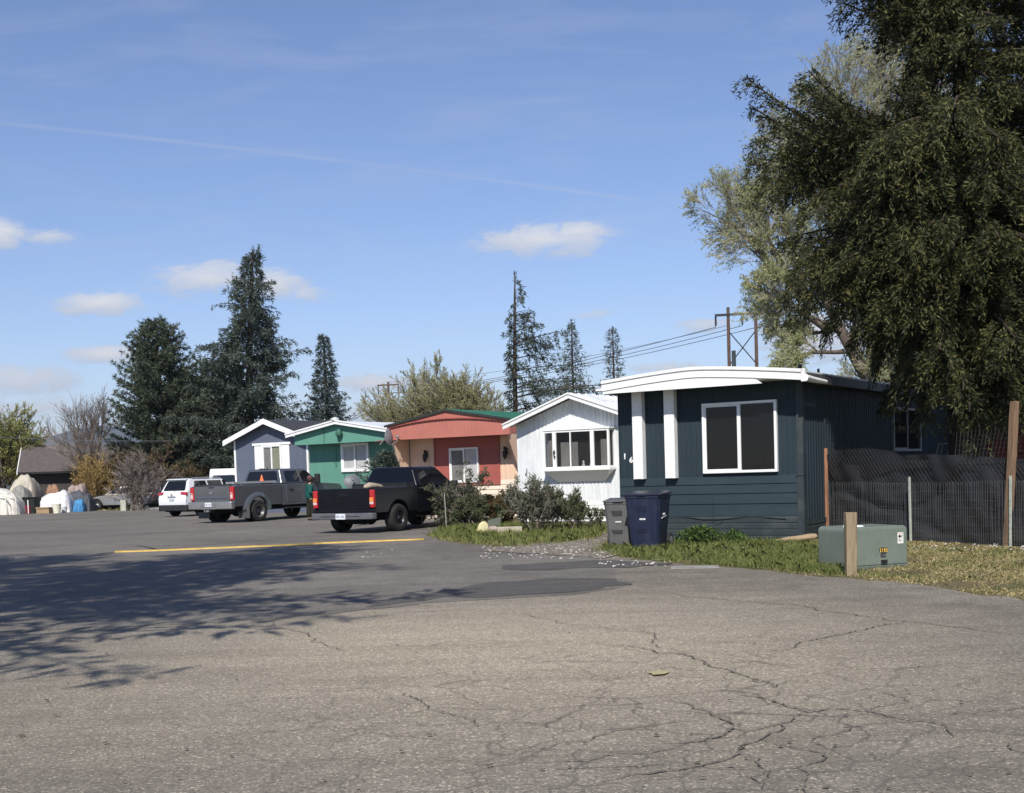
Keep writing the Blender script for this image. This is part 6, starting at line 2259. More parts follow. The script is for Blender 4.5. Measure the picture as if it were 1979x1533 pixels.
# ================================================================== BINS, CABINET, POSTS, FENCE, JUNK
def bin_(label, loc, rz, W, D, H, mat, dark, seed, marks):
    t = thing('wheelie_bin', label, 'bin', loc, rz, 'wheelie bins beside the navy home')
    mb = MB()
    def ring(z, k):
        w, d = W / 2 * k, D / 2 * k
        c = .055
        return [(-w + c, -d, z), (w - c, -d, z), (w, -d + c, z), (w, d - c * .5, z), (w - c, d, z), (-w + c, d, z), (-w, d - c * .5, z), (-w, -d + c, z)]
    mb.rings([ring(.02, .74), ring(.10, .77), ring(H * .55, .88), ring(H * .62, .90), ring(H * .90, .965), ring(H * .91, 1.0), ring(H * .96, 1.0)])
    mb.build('bin_body', mat, t, bevel=.012, seg=2)
    mb = MB()
    w, d = W / 2 * 1.05, D / 2 * 1.05
    mb.rings([[(-w, -d, H * .955), (w, -d, H * .955), (w, d, H * .97), (-w, d, H * .97)], [(-w * .99, -d * .99, H * .985), (w * .99, -d * .99, H * .985), (w * .99, d, H * 1.0), (-w * .99, d, H * 1.0)],
              [(-w * .8, -d * .8, H * 1.0), (w * .8, -d * .8, H * 1.0), (w * .8, d * .8, H * 1.03), (-w * .8, d * .8, H * 1.03)]])
    mb.box(-.10, .10, -d - .025, -d + .01, H * .955, H * .975)
    mb.build('lid', dark, t, bevel=.012, seg=2)
    mb = MB()
    for (z, hh) in ((H * .72, .10), (H * .33, .075)):      # thin raised plates, the shade of front recesses put into their colour
        k = .77 + (z / H - .09) * .24
        yf = -D / 2 * k
        mb.hexa([(-.11, yf - .006, z - hh * .5), (.07, yf - .006, z - hh * .5), (.07, yf + .02, z - hh * .5), (-.11, yf + .02, z - hh * .5),
                 (-.15, yf - .012, z + hh * .5), (.08, yf - .012, z + hh * .5), (.08, yf + .02, z + hh * .5), (-.15, yf + .02, z + hh * .5)])
    mb.build('recess', plain('recess_shade', tuple(x * .35 for x in marks[1]), .7), t)
    mb = MB()
    k = .77 + .24 * (.45)
    yf = -D / 2 * (.77 + (.54 - .09) * .24)
    for i in range(4):
        mb.box(-.06 + i * .03, -.038 + i * .03, yf - .014, yf - .002, H * .525, H * .555)
    xs_ = W / 2 * (.77 + (.56 - .09) * .24)
    mb.hexa([(xs_ - .01, -.16, H * .54), (xs_ + .010, -.16, H * .54), (xs_ + .010, .12, H * .575), (xs_ - .01, .12, H * .575), (xs_ - .01, -.16, H * .553), (xs_ + .012, -.16, H * .553), (xs_ + .012, .12, H * .588), (xs_ - .01, .12, H * .588)])
    for i in range(3):
        mb.box(xs_ - .01, xs_ + .014, -.08 + i * .045, -.05 + i * .045, H * .60, H * .635)
    mb.build('stamped_mark', plain('mark_white', (.7, .7, .7), .6), t)
    mb = MB()
    mb.tube([(-W * .38, D / 2 * .96, H * .86), (-W * .38, D / 2 + .09, H * .90), (W * .38, D / 2 + .09, H * .90), (W * .38, D / 2 * .96, H * .86)], .018, 8)
    mb.build('handle', dark, t, smooth=True)
    for s in (1, -1):
        mb = MB()
        mb.lathe([(.06, -.025), (.135, -.022), (.145, 0), (.135, .022), (.06, .025)], 'x', (s * W * .47, D * .42, .145), 18)
        wl_ = mb.build('wheel', TYRE, t, smooth=True)
        mb = MB()
        mb.lathe([(.075, -.028), (.085, .0), (.075, .028)], 'x', (s * W * .47, D * .42, .145), 14)
        mb.build('hub', GREYM, wl_)
    return t
BLUEB = plain('bin_blue', (.009, .014, .040), .45, 0, .5, .12, 4, 0, ((.06, .06, .09), .3, (3, 3, 1)))
BLUEL = plain('bin_blue_lid', (.009, .012, .030), .4, 0, .5, .12, 4)
GREYB = plain('bin_grey', (.10, .10, .098), .55, 0, .4, .12, 4, 0, ((.17, .17, .16), .4, (3, 3, 1)))
GREYL = plain('bin_grey_lid', (.085, .087, .088), .5, 0, .4, .12, 4)
bin_('grey wheelie bin left of the blue one', G(1201, 1057), R(-14), .58, .62, .94, GREYB, GREYL, 1, (0, (.10, .10, .098)))
bin_('dark blue wheelie bin in front of the navy home', G(1254, 1060), R(-24), .72, .74, 1.07, BLUEB, BLUEL, 2, (0, (.014, .02, .072)))

# green utility cabinet
UG = plain('cabinet_green', (.15, .178, .145), .55, 0, .4, .08, 3, 0, ((.19, .215, .17), .55, (2, 2, 1.2)))
c0 = G(1644, 1102)
t = thing('utility_cabinet', 'rounded green utility cabinet on the verge with yellow number tiles and a white sticker', 'utility cabinet', tuple(c0), R(20))
def rr_prism(mb, w, d, z0, z1, r, y0=0):
    prof = [(0, z0), (0, z1 - r)] + [(r - r * math.cos(R(a)), z1 - r + r * math.sin(R(a))) for a in (15, 30, 45, 60, 75, 90)]
    prof += [(w - p[0], p[1]) for p in reversed(prof)]
    mb.prism(prof[::-1], lambda p: (p[0], y0, p[1]), lambda p: (p[0], y0 + d, p[1]))
mb = MB()
rr_prism(mb, .98, .80, .0, .60, .07)
mb.build('cabinet_body', UG, t, bevel=.018, seg=3)
mb = MB()
rr_prism(mb, .94, .02, .05, .57, .05, -.012)
for i in range(len(mb.v)):
    mb.v[i] = (mb.v[i][0] + .02, mb.v[i][1], mb.v[i][2])
mb.build('door', UG, t, bevel=.008, seg=2)
mb = MB()
mb.box(-.008, .0, .04, .76, .06, .52)
mb.build('side_panel', UG, t, bevel=.006, seg=1)
mb = MB()
mb.box(-.02, 1.0, -.03, .82, -.06, .03)
mb.build('base', plain('cabinet_base', (.09, .11, .09), .8), t)
mb = MB()
mb.box(.80, .90, -.0165, -.0125, .34, .50)
st_ = mb.build('sticker', plain('sticker_white', (.72, .70, .66), .6), t)
mb = MB()
mb.lathe([(.022, -.0195), (.022, -.017)], 'y', (.833, 0, .445), 10)
mb.py([(.86, .43), (.885, .455), (.88, .462), (.855, .44)], -.0195, -.017)
for k in range(3):
    mb.box(.812, .87 - .01 * k, -.0188, -.017, .375 + k * .014, .379 + k * .014)
mb.build('sticker_mark', BLACKM, st_)
mb = MB()
mb.box(.812, .888, -.0188, -.017, .478, .486)
mb.build('sticker_band', plain('sticker_orange', (.6, .32, .18), .6), st_)
TILE = plain('tile_black', (.02, .02, .02), .5)
YNUM = plain('tile_yellow', (.85, .52, .10), .5)
for i, ch in enumerate('2105'):
    mb = MB()
    x = .50 + i * .036
    mb.box(x - .017, x + .017, -.0165, -.0125, .225, .295)
    tl = mb.build('number_tile', TILE, t)
    text_mesh('digit', ch, .074, YNUM, tl, (x, -.0185, .233), (R(90), 0, 0), .0015, 'CENTER', .75, .0016)
for i, ch in enumerate('100'):
    mb = MB()
    x = .52 + i * .032
    mb.box(x - .015, x + .015, -.0165, -.0125, .155, .218)
    tl = mb.build('number_tile', TILE, t)
    text_mesh('digit', ch, .06, plain('tile_grey', (.20, .20, .19), .5), tl, (x, -.0185, .166), (R(90), 0, 0), .0015, 'CENTER', .75, .0005)
mb = MB()
mb.box(.51, .61, -.03, -.012, .065, .12)
mb.build('padlock_recess', BLACKM, t)
# pale stone lying behind on the cabinet top edge
slab = MB()
slab.hexa([(-.14, -.04, 0), (.14, -.04, 0), (.14, .08, 0), (-.14, .08, 0), (-.13, -.03, .035), (.12, -.03, .015), (.12, .07, .015), (-.13, .07, .035)])
o = slab.build('paper_scrap', plain('paper_white', (.75, .75, .72), .7), None)
o.location = tuple(Vector((c0.x, c0.y, .602)) + Vector((.13, .25, 0)))
o.rotation_euler = (0, 0, R(20))
tag(o, 'white scrap lying on top of the green utility cabinet', 'scrap')

WOODG = plain('wood_grey', (.30, .235, .15), .9, 0, .1, .22, 3, 0, ((.13, .085, .05), .9, (9, 9, .8)), (6, 6, .5), .5)
WOODR = plain('wood_red', (.34, .17, .10), .9, 0, .1, .18, 3, 0, ((.18, .085, .05), .7, (9, 9, .8)), (6, 6, .5), .5)
WOODB = plain('wood_brown', (.235, .15, .095), .9, 0, .1, .22, 3, 0, ((.10, .075, .055), .8, (9, 9, .8)), (6, 6, .5), .5)
def post(parent, p0, p1, w, mat, name='post', chip=False):
    mb = MB()
    p0, p1 = Vector(p0), Vector(p1)
    h = w / 2
    n = 6
    g = np.random.default_rng(int(abs(p0.x) * 100))
    rr = []
    for k in range(n + 1):
        c = p0.lerp(p1, k / n)
        j = .006
        rr.append([(c.x + sx * h + g.normal(0, j) * .5, c.y + sy * h * .9 + g.normal(0, j) * .5, c.z) for sx, sy in ((-1, -1), (1, -1), (1, 1), (-1, 1))])
    mb.rings(rr)
    return mb.build(name, mat, parent, bevel=.006, seg=1)
pp0 = G(1645, 1113)
o = post(None, tuple(pp0 + Vector((.0, 0, -.1))), tuple(pp0 + Vector((0, 0, .86))), .145, WOODG, 'wooden_post')
tag(o, 'weathered square wooden post standing in front of the green utility cabinet', 'post')

# mesh fence
f0, f1, f2 = G(1597, 1038), G(1955, 1056), None
dirf = (f1 - f0)
lenf = dirf.length
ang = math.atan2(dirf.y, dirf.x)
f = thing('mesh_fence', 'wire fence hung with black shade netting between rough wooden posts', 'fence', tuple(f0), ang)
sc_ = 1.0
post(f, (0, 0, -.1), (-.02, 0, 1.83), .105, WOODR)
post(f, (lenf - .10, 0, -.1), (lenf + .10, .0, 2.48), .12, WOODB)
STEEL = plain('steel_pale', (.42, .45, .38), .6, .1, .4, .25, 14)
for x, h_, ln_ in (((G(1773, 1046) - f0).length, 1.22, -.015), (lenf + .04, 1.22, .02), (lenf + 1.9, 1.25, 0)):
    mb = MB()
    mb.hexa([(x - .018, -.09, -.1), (x + .018, -.09, -.1), (x + .018, -.06, -.1), (x - .018, -.06, -.1), (x - .018 + ln_, -.09, h_), (x + .018 + ln_, -.09, h_), (x + .018 + ln_, -.06, h_), (x - .018 + ln_, -.06, h_)])
    mb.build('steel_stake', STEEL, f)
LE = lenf + 2.4
NET = None
def netmat(name, c, dens, wave=260):
    m, nt, out = new_mat(name)
    b = N(nt, 'ShaderNodeBsdfPrincipled')
    b.inputs['Base Color'].default_value = (*c, 1)
    b.inputs['Roughness'].default_value = .55
    b.inputs['Specular IOR Level'].default_value = .35
    tr_ = N(nt, 'ShaderNodeBsdfTransparent')
    mx_ = N(nt, 'ShaderNodeMixShader')
    fac = ramp(nt, noise(nt, objco(nt), 2.2, 4), [(.3, max(0, dens - .12)), (.7, min(1, dens + .1))])
    L(nt, fac, mx_.inputs[0])
    L(nt, tr_.outputs[0], mx_.inputs[1])
    L(nt, b.outputs[0], mx_.inputs[2])
    L(nt, mx_.outputs[0], out.inputs[0])
    return m
def sheet(name, topf, botf, yf, mat, nx=90, nz=34, x1=None):
    mb = MB()
    x1 = x1 or LE
    idx = []
    for i in range(nx + 1):
        x = .05 + (x1 - .05) * i / nx
        col_ = []
        for j in range(nz + 1):
            t_ = j / nz
            z = botf(x) + (topf(x) - botf(x)) * t_
            col_.append(mb.vert((x, yf(x, z, t_), z)))
        idx.append(col_)
    for i in range(nx):
        for j in range(nz):
            mb.fi((idx[i][j], idx[i + 1][j], idx[i + 1][j + 1], idx[i][j + 1]))
    return mb.build(name, mat, f, smooth=True)
fold = lambda x, z, t: .06 + .05 * math.sin(x * 2.1 + z * 2.6) + .035 * math.sin(x * 5.0 - z * 4.4 + 1) + .02 * math.sin(x * 11 + z * 7) + .05 * math.exp(-((z - 1.15 + .32 * x) / .10) ** 2) + .07 * math.exp(-((z - .95 + .20 * x * math.sin(x)) / .07) ** 2)
topc = lambda x: float(np.interp(x, [0, .35, .9, 1.4, 2.0, 2.7, 3.6, lenf, LE], [1.74, 1.56, 1.46, 1.48, 1.62, 1.64, 1.60, 1.50, 1.48]))  # top edge raised so the black cloth stands for deep shade behind
sheet('shade_cloth', topc, lambda x: .03 + .02 * math.sin(x * 3), fold, netmat('shade_cloth_black', (.022, .022, .025), .96))
sheet('netting', lambda x: float(np.interp(x, [0, .5, 1.2, 1.9, 2.4, lenf, LE], [1.78, 1.80, 1.80, 1.72, 1.52, 1.5, 1.55])), lambda x: topc(x) - .25, lambda x, z, t: .035 + .015 * math.sin(x * 3.3 + z * 4), netmat('netting_black', (.03, .03, .033), .60))
# diamond strands of the netting, then the welded wire in front
mb = MB()
for k in range(70):
    x0 = -1.2 + k * .10
    for s in (1, -1):
        pts = []
        for j in range(7):
            z = 1.05 + .12 * j
            x = x0 + s * .10 * j + (.6 if s < 0 else 0)
            if .03 < x < LE and z < float(np.interp(x, [0, 1.4, 2.4, LE], [1.78, 1.78, 1.55, 1.5])):
                pts.append((x, .02 + .012 * math.sin(x * 3.3 + z * 4), z))
        if len(pts) > 1:
            mb.tube(pts, .0022, 3, False)
mb.build('net_strands', plain('strand_grey', (.05, .05, .054), .6, 0, .3, .2), f)
WIRE = plain('wire_grey', (.13, .14, .14), .5, .2, .5, .2, 10)
mb = MB()
g = np.random.default_rng(12)
x = .12
while x < LE:
    top_ = 1.12 + .02 * math.sin(x * 1.7)
    mb.tube([(x, -.05, .02), (x + g.normal(0, .006), -.052 + g.normal(0, .006), .55), (x + g.normal(0, .008), -.05, top_)], .0026, 3, False)
    x += .052
for z in (.04, .19, .34, .49, .64, .79, .94, 1.10):
    mb.tube([(.1 + (LE - .1) * k / 24, -.052, z + .012 * math.sin(k * .9 + z * 5) - .004 * k * 0) for k in range(25)], .0028, 3, False)
for k in range(16):      # taller piece of stock wire by the right post
    mb.tube([(lenf - 1.35 + .085 * k + (.06 if k < 5 else 0), .02, 1.42), (lenf - 1.25 + .088 * k, .05, 2.02)], .0017, 3, False)
for k in range(8):
    mb.tube([(lenf - 1.34 + .02 * k, .02 + .004 * k, 1.44 + .082 * k), (LE, .02 + .004 * k, 1.50 + .082 * k)], .0017, 3, False)
mb.build('welded_wire', WIRE, f)

# things leaning behind the fence
d = lambda px, py, Y: tuple(P(px, py, Y))
def frame_panel(label, pts, slats, mat, w=.022):
    c = Vector(pts[0])
    base_ = Vector((c.x, c.y, 0))
    o = MB()
    q = [Vector(p) - base_ for p in pts]
    for a, b in zip(q, q[1:] + q[:1]):
        o.tube([a, b], w, 4)
    for s in slats:
        o.tube([q[0].lerp(q[1], s), q[3].lerp(q[2], s)], w * .6, 4)
    for a in (q[0], q[1]):
        o.tube([a, Vector((a.x, a.y + .15, 0))], w, 4)
    r_ = o.build('wire_frame', mat, None)
    r_.location = base_
    tag(r_, label, 'frame')
    return r_
PALEF = plain('frame_pale', (.30, .30, .27), .7, 0, .3, .3, 8)
frame_panel('pale open wire frame leaning behind the fence, left of the red board', [d(1806, 892, 25.6), d(1868, 886, 25.8), d(1878, 855, 26.2), d(1815, 858, 26.0)], (.12, .35, .62), PALEF)
frame_panel('narrow dark ladder-like frame leaning between the pale frame and the red board', [d(1872, 888, 26.4), d(1886, 888, 26.4), d(1896, 852, 26.9), d(1884, 852, 26.9)], (.5,), plain('frame_dark', (.13, .14, .14), .7))
pb_ = P(1893, 890, 26.6)
t = thing('board', 'dull red sheet leaning behind the fence below the brown shed', 'board', (pb_.x, pb_.y, 0), R(-18))
mb = MB()
mb.hexa([(0, 0, .0), (1.6, 0, .0), (1.6, .03, .0), (0, .03, .0), (.14, .45, 2.05), (1.7, .45, 2.15), (1.7, .48, 2.15), (.14, .48, 2.05)])
mb.build('sheet', plain('sheet_red', (.13, .035, .028), .8, 0, .2, .25, 4), t)
mb = MB()
mb.hexa([(-.02, -.02, 0), (.03, -.02, 0), (.03, .02, 0), (-.02, .02, 0), (.11, .43, 2.05), (.16, .43, 2.05), (.16, .47, 2.05), (.11, .47, 2.05)])
mb.build('edge_strip', PALEF, t)

# stones, slabs, stakes on the grass strip
STONE = plain('stone_grey', (.26, .22, .19), .9, 0, .1, .3, 5, 0, None, (1, 1, 1), .5)
def rock(label, loc, sx, sy, sz, mat, seed, rz=0, rx=0, ry=0, name='rock', cat='rock'):
    g = np.random.default_rng(seed)
    mb = MB()
    rr = []
    n = 12
    for j, (zz, q) in enumerate(((0, .75), (.18, .98), (.5, 1.0), (.8, .85), (.96, .5), (1.0, .2))):
        rr.append([(math.cos(6.283 * k / n) * sx * q * g.uniform(.86, 1.1), math.sin(6.283 * k / n) * sy * q * g.uniform(.86, 1.1), sz * zz + g.normal(0, sz * .03)) for k in range(n)])
    mb.rings(rr)
    o = mb.build(name, mat, None, bevel=.008, seg=1)
    o.location = loc
    o.rotation_euler = (rx, ry, rz)
    tag(o, label, cat)
    return o
rock('pale yellow round stone slab propped on edge beside the pink stone', tuple(G(931, 1031)), .155, .05, .30, plain('stone_yellow', (.62, .56, .33), .85, 0, .1, .12, 6), 1, R(10), 0, R(16), 'stone_slab', 'stone')
rock('low pinkish stone between the round slab and the concrete block', tuple(G(954, 1030)), .16, .10, .17, plain('stone_pink', (.42, .33, .29), .9, 0, .1, .2, 6), 2, 0, 0, 0)
CONC = plain('concrete_pale', (.42, .375, .29), .9, 0, .1, .15, 5)
mb = MB()
mb.box(-.31, .31, -.10, .10, -.03, .17)
o = mb.build('concrete_block', CONC, None, bevel=.015, seg=2)
o.location = G(986, 1031)
o.rotation_euler = (0, 0, R(-4))
tag(o, 'pale concrete block lying in the grass under the reddish shrub', 'block')
mb = MB()
mb.hexa([(-.20, -.02, .0), (.20, -.02, .0), (.20, .02, .0), (-.20, .02, .0), (-.10, .10, .26), (.26, .10, .34), (.26, .13, .34), (-.10, .13, .26)])
o = mb.build('plastic_panel', plain('panel_green', (.04, .055, .035), .6), None)
o.location = G(951, 1024)
tag(o, 'dark green panel leaning behind the pink stone', 'panel')
mb = MB()
mb.tube([(0, 0, -.1), (-.03, 0, 1.02)], .011, 6)
o = mb.build('stake', plain('stake_pale', (.42, .38, .34), .8), None)
o.location = G(863, 1021)
tag(o, 'thin pale stake standing in front of the black pickup', 'stake')
mb = MB()
mb.tube([(-.62, 0, .33), (-.2, .02, .36), (.25, -.01, .37), (.60, .02, .40)], [.035, .05, .055, .045], 8)
mb.tube([(-.45, 0, .34), (-.45, .02, -.02)], .02, 6)
mb.tube([(.45, 0, .38), (.45, .02, -.02)], .02, 6)
o = mb.build('log', plain('log_pink', (.40, .24, .17), .9, 0, .1, .3, 8), None, smooth=True)
o.location = G(845, 1016)
tag(o, 'pinkish peeled log propped level beside the black pickup', 'log')
mb = MB()
mb.rings([[(x, math.cos(a_) * r * .9, .07 + math.sin(a_) * r * .62 + s_) for a_ in [6.283 * k / 9 for k in range(9)]] for x, r, s_ in ((-.42, .01, -.05), (-.36, .055, -.03), (-.15, .085, .0), (.10, .10, .02), (.30, .11, .05), (.42, .085, .06), (.45, .02, .06))])
o = mb.build('log', plain('log_tan', (.34, .255, .16), .9, 0, .1, .2, 8), None, smooth=True)
o.location = G(1535, 1050)
o.rotation_euler = (0, 0, R(-25))
tag(o, 'short tan log lying against the right end of the navy skirting', 'log')
rock('small mossy flat stone slab in the grass in front of the weeds', tuple(G(1418, 1063)), .28, .10, .055, plain('slab_pale', (.42, .41, .29), .9, 0, .1, .2, 8), 7, R(-10), 0, 0, 'stone_slab', 'stone')
rock('flat green-tinged slab at the grass edge below the blue bin', tuple(G(1300, 1082)), .34, .12, .03, plain('slab_green', (.20, .24, .15), .9, 0, .1, .2, 8), 8, R(-6), 0, 0, 'stone_slab', 'stone')
mb = MB()
mb.box(-.36, .36, -.22, .22, .006, .020)
mb.box(-.30, .30, -.17, .17, .0205, .026)
o = mb.build('meter_cover', plain('cover_pale', (.29, .275, .25), .85, 0, .1, .2, 6), None, bevel=.004, seg=1)
o.location = G(1343, 1098)
o.rotation_euler = (0, 0, R(-8))
tag(o, 'pale rectangular meter cover set in the asphalt near the grass', 'cover')
rock('low grey plank-like stone under the ivy side of the navy home', tuple(G(1328, 1050)), .5, .05, .07, plain('plank_dark', (.06, .07, .07), .8), 9, UA * 0 - R(30), 0, 0, 'plank', 'plank')

# dish fixed at the left eave of the salmon home
e0 = P(756, 845, 42.6)
t = thing('satellite_dish', 'grey satellite dish fixed at the left eave of the salmon home', 'satellite dish', (e0.x, e0.y, 0), R(70))
dish(t, Vector((0, 0, e0.z)), .28, R(-5), plain('dish_eave', (.22, .23, .25), .5, .1, .4, .1, 5))
mb = MB()
mb.tube([(0, .05, e0.z), (.0, .25, e0.z - .05), (-.2, .35, e0.z - .25)], .022, 6)
mb.build('mount', GREYM, t)

# ------------------------------------------------------------------ power poles and wires
POLE = plain('pole_brown', (.115, .075, .06), .9, 0, .1, .2, 3)
t = thing('power_pole', 'twin-legged brown power pole with a crossarm and cross bracing behind the navy home', 'power pole', tuple(P(1440, 900, 150)[:2]) + (0,), R(-12))
o_ = Vector(t.location)
hh = P(1440, 607, 150).z
for s in (-1, 1):
    mb = MB()
    mb.tube([(s * 1.62, 0, 0), (s * 1.62, 0, hh + .9 + (0 if s < 0 else .2))], [.24, .19], 8)
    mb.build('leg', POLE, t)
mb = MB()
mb.box(-3.2, 3.2, -.25, -.05, hh - .14, hh + .14)
mb.build('crossarm', BLACKM, t)
mb = MB()
for s in (-1, 1):
    mb.tube([(s * 1.6, .1 * s, hh - 2.0), (-s * 1.6, .1 * s, hh - 6.0)], .07, 5)
mb.build('brace', BLACKM, t)
ends = []
for x in (-3.1, .05, 3.1):
    mb = MB()
    mb.lathe([(.05, hh - .14)] + [(r, hh - .2 - k * .12 - e) for k in range(9) for r, e in ((.14, 0), (.14, .05), (.05, .06))] + [(.05, hh - 1.4)], 'z', (x, -.15, 0), 8)
    mb.build('insulator', BLACKM, t)
    ends.append(Matrix.LocRotScale(o_, t.rotation_euler, None) @ Vector((x, -.15, hh - 1.4)))
t2 = thing('power_pole', 'single power pole with a crossarm rising out of the smaller willow', 'power pole', tuple(P(756, 900, 215)[:2]) + (0,), R(-12))
h2 = P(756, 744, 215).z
mb = MB()
mb.tube([(0, 0, 0), (0, 0, h2 + .5)], [.28, .2], 8)
mb.build('pole', POLE, t2)
mb = MB()
mb.box(-1.9, 1.9, -.2, .0, h2 - .12, h2 + .12)
mb.build('crossarm', POLE, t2)
ends2 = []
for x in (-1.8, 0, 1.8):
    mb = MB()
    mb.lathe([(.10, h2 - .1), (.12, h2 - 1.5)], 'z', (x, -.1, 0), 6)
    mb.build('insulator', BLACKM, t2)
    ends2.append(Matrix.LocRotScale(Vector(t2.location), t2.rotation_euler, None) @ Vector((x, -.1, h2 - 1.5)))
WIREB = plain('wire_dark', (.10, .11, .13), .6)
def cable(label, a, b, sag, r, grp='power lines between the two poles'):
    mb = MB()
    a, b = Vector(a), Vector(b)
    mb.tube([a.lerp(b, k / 20) - Vector((0, 0, sag * 4 * (k / 20) * (1 - k / 20))) for k in range(21)], r, 4)
    o = mb.build('power_line', WIREB, None)
    tag(o, label, 'power line', grp)
for k, (a, b) in enumerate(zip(ends, ends2)):
    cable('thin sagging wire strung between the twin-legged pole and the single pole', a, b, 1.1, .045)
cable('thin upper wire above the other strung wires between the two poles', Matrix.LocRotScale(o_, t.rotation_euler, None) @ Vector((-1.62, 0, hh - 1.25)), ends2[1] + Vector((0, 0, 2.0)), 1.2, .03)
for k, (e2, px, py) in enumerate(zip(ends2, (640, 652, 664), (830, 822, 812))):
    cable('wire dropping left from the single pole behind the blue grey spruce', e2, P(px, py, 290), 1.0, .05, 'power lines left of the single pole')
cable('long thin wire crossing in front of the brown roof at the far left', P(-120, 838, 60), P(330, 852, 64), .12, .014, 'service wire at the far left')

# ------------------------------------------------------------------ junk at the far left edge of the lot
TARPW = plain('tarp_white', (.62, .58, .51), .7, 0, .3, .16, 2.5, 0, ((.28, .25, .21), .6, (2, 2, 1)))
TARPG = plain('tarp_grey', (.26, .25, .22), .7, 0, .3, .25, 3, 0, ((.12, .11, .10), .6, (2, 2, 1)))
TARPT = plain('tarp_tan', (.48, .43, .34), .75, 0, .2, .15, 3, 0, ((.25, .21, .17), .5, (2, 2, 1)))
def draped(name, label, px0, px1, pytop, Yd, mat, seed, depth=1.2, lumps=2, skew=0, cat='tarp', wave=.10):
    Yd += 7.0
    a, b = P(px0, 930, Yd), P(px1, 930, Yd)
    w_ = b.x - a.x
    c = Vector(((a.x + b.x) / 2, Yd, 0))
    hgt = P((px0 + px1) / 2, pytop, Yd).z * .84
    g = np.random.default_rng(seed)
    ph = g.uniform(0, 6.28, 6)
    mb = MB()
    nx, ny = 34, 14
    idx = []
    for i in range(nx + 1):
        u = i / nx * 2 - 1
        col_ = []
        for j in range(ny + 1):
            v = j / ny * 2 - 1
            e = max(0, 1 - abs(u) ** 3.6) ** .42 * max(0, 1 - abs(v) ** 3.6) ** .45
            bump_ = 1 + .09 * math.sin(u * 2.4 * lumps + ph[0]) + .05 * math.sin(u * 5.3 * lumps + v * 3 + ph[1]) + .02 * math.sin(u * 13 + v * 8 + ph[2])
            z = hgt * e * min(1.15, max(.3, bump_)) * (1 + skew * u) / (1 + abs(skew) * .5)
            pl_ = wave * (1 - e) * math.sin(u * 22 + ph[3])
            col_.append(mb.vert((u * w_ / 2, v * depth / 2 + pl_, max(z, .0))))
        idx.append(col_)
    for i in range(nx):
        for j in range(ny):
            mb.fi((idx[i][j], idx[i + 1][j], idx[i + 1][j + 1], idx[i][j + 1]))
    o = mb.build(name, mat, None, smooth=True)
    o.location = (c.x, c.y, 0)
    tag(o, label, cat)
    return o
draped('tarp', 'dirty white tarp slung over junk at the extreme left edge', -60, 44, 930, 64.5, TARPW, 1, 1.8, 1, -.1)
draped('tarp', 'rounded tan tarp mound behind the white ones at far left', 20, 76, 912, 67.5, TARPT, 2, 2.0, .6, .05)
draped('tarp', 'dull grey canvas heap in front of the tan mound', 8, 60, 934, 65.6, TARPG, 3, 1.2, 1)
draped('tarp', 'long low white tarp with dark creases behind the white bucket', 62, 140, 944, 66, plain('tarp_bright', (.72, .70, .70), .6, 0, .3, .08, 3, 0, ((.12, .11, .13), .75, (5, 5, 3))), 4, 1.6, 1.4, .1)
draped('tarp', 'greyish pink tarp peak beside the golden reeds', 130, 168, 921, 68.5, plain('tarp_pink', (.30, .235, .21), .8, 0, .2, .3, 5), 5, 1.2, .5, 0)
draped('tarp', 'dark grey tarp heap under the pink peak', 132, 178, 943, 67, plain('tarp_dark', (.08, .085, .095), .7, 0, .3, .3, 4), 6, 1.4, 1.5, 0)
draped('tarp', 'small bright blue tarp tent beside the dark heap', 142, 161, 959, 66, plain('tarp_blue', (.08, .26, .48), .6, 0, .3, .15, 6), 7, .6, .3, 0)
draped('tarp', 'rusty red brown bundle on top of the long white tarp', 86, 120, 931, 67.2, plain('tarp_rust', (.30, .17, .11), .9, 0, .1, .35, 8), 8, .7, 1.2, 0)
g0 = P(54, 950, 71.8)
t = thing('crate', 'tall dark crate with a deep red front between the white tarps', 'crate', (g0.x, g0.y, 0), R(-12))
mb = MB()
mb.box(-.38, .38, .02, .7, 0, .95)
mb.box(-.38, -.33, -.05, .02, 0, .95)
mb.box(.33, .38, -.05, .02, 0, .95)
mb.box(-.38, .38, -.05, .02, .92, .97)
mb.build('crate_box', plain('crate_dark', (.02, .025, .022), .8, 0, .2, .3, 5), t)
mb = MB()
mb.box(-.32, .1, -.02, .015, .02, .5)
mb.build('front_panel', plain('crate_red', (.16, .012, .016), .6, 0, .3, .3, 5), t)
mb = MB()
mb.box(-.03, .03, -.065, -.051, .02, .80)
mb.build('upright', WHITE_DIRTY, t)
g0 = P(85, 950, 71.4)
mb = MB()
mb.box(-.40, .40, -.25, .25, 0, .36)
mb.box(-.41, .41, -.30, -.251, .30, .37)
o = mb.build('cardboard_box', plain('cardboard', (.32, .225, .13), .9, 0, .1, .2, 5), None)
o.location = (g0.x, g0.y, 0)
o.rotation_euler = (0, 0, R(-10))
tag(o, 'brown cardboard box in front of the long white tarp', 'box')
g0 = P(108, 950, 70.8)
t = thing('bucket', 'large off-white plastic bucket at the edge of the asphalt', 'bucket', (g0.x, g0.y, 0))
mb = MB()
mb.lathe([(.18, 0), (.25, .5), (.265, .5), (.265, .54), (.245, .54), (.175, .03)], 'z', (0, 0, 0), 20)
mb.build('pail', plain('bucket_white', (.72, .70, .55), .5, 0, .4, .1, 4), t, smooth=False)
mb = MB()
mb.tube([(.255 * math.cos(R(a_)), -.02 - .16 * abs(math.sin(R(a_))), .50 - .10 * abs(math.sin(R(a_)))) for a_ in range(0, 181, 20)], .012, 5)
mb.build('handle', GREYM, t)
g0 = P(122, 950, 71.6)
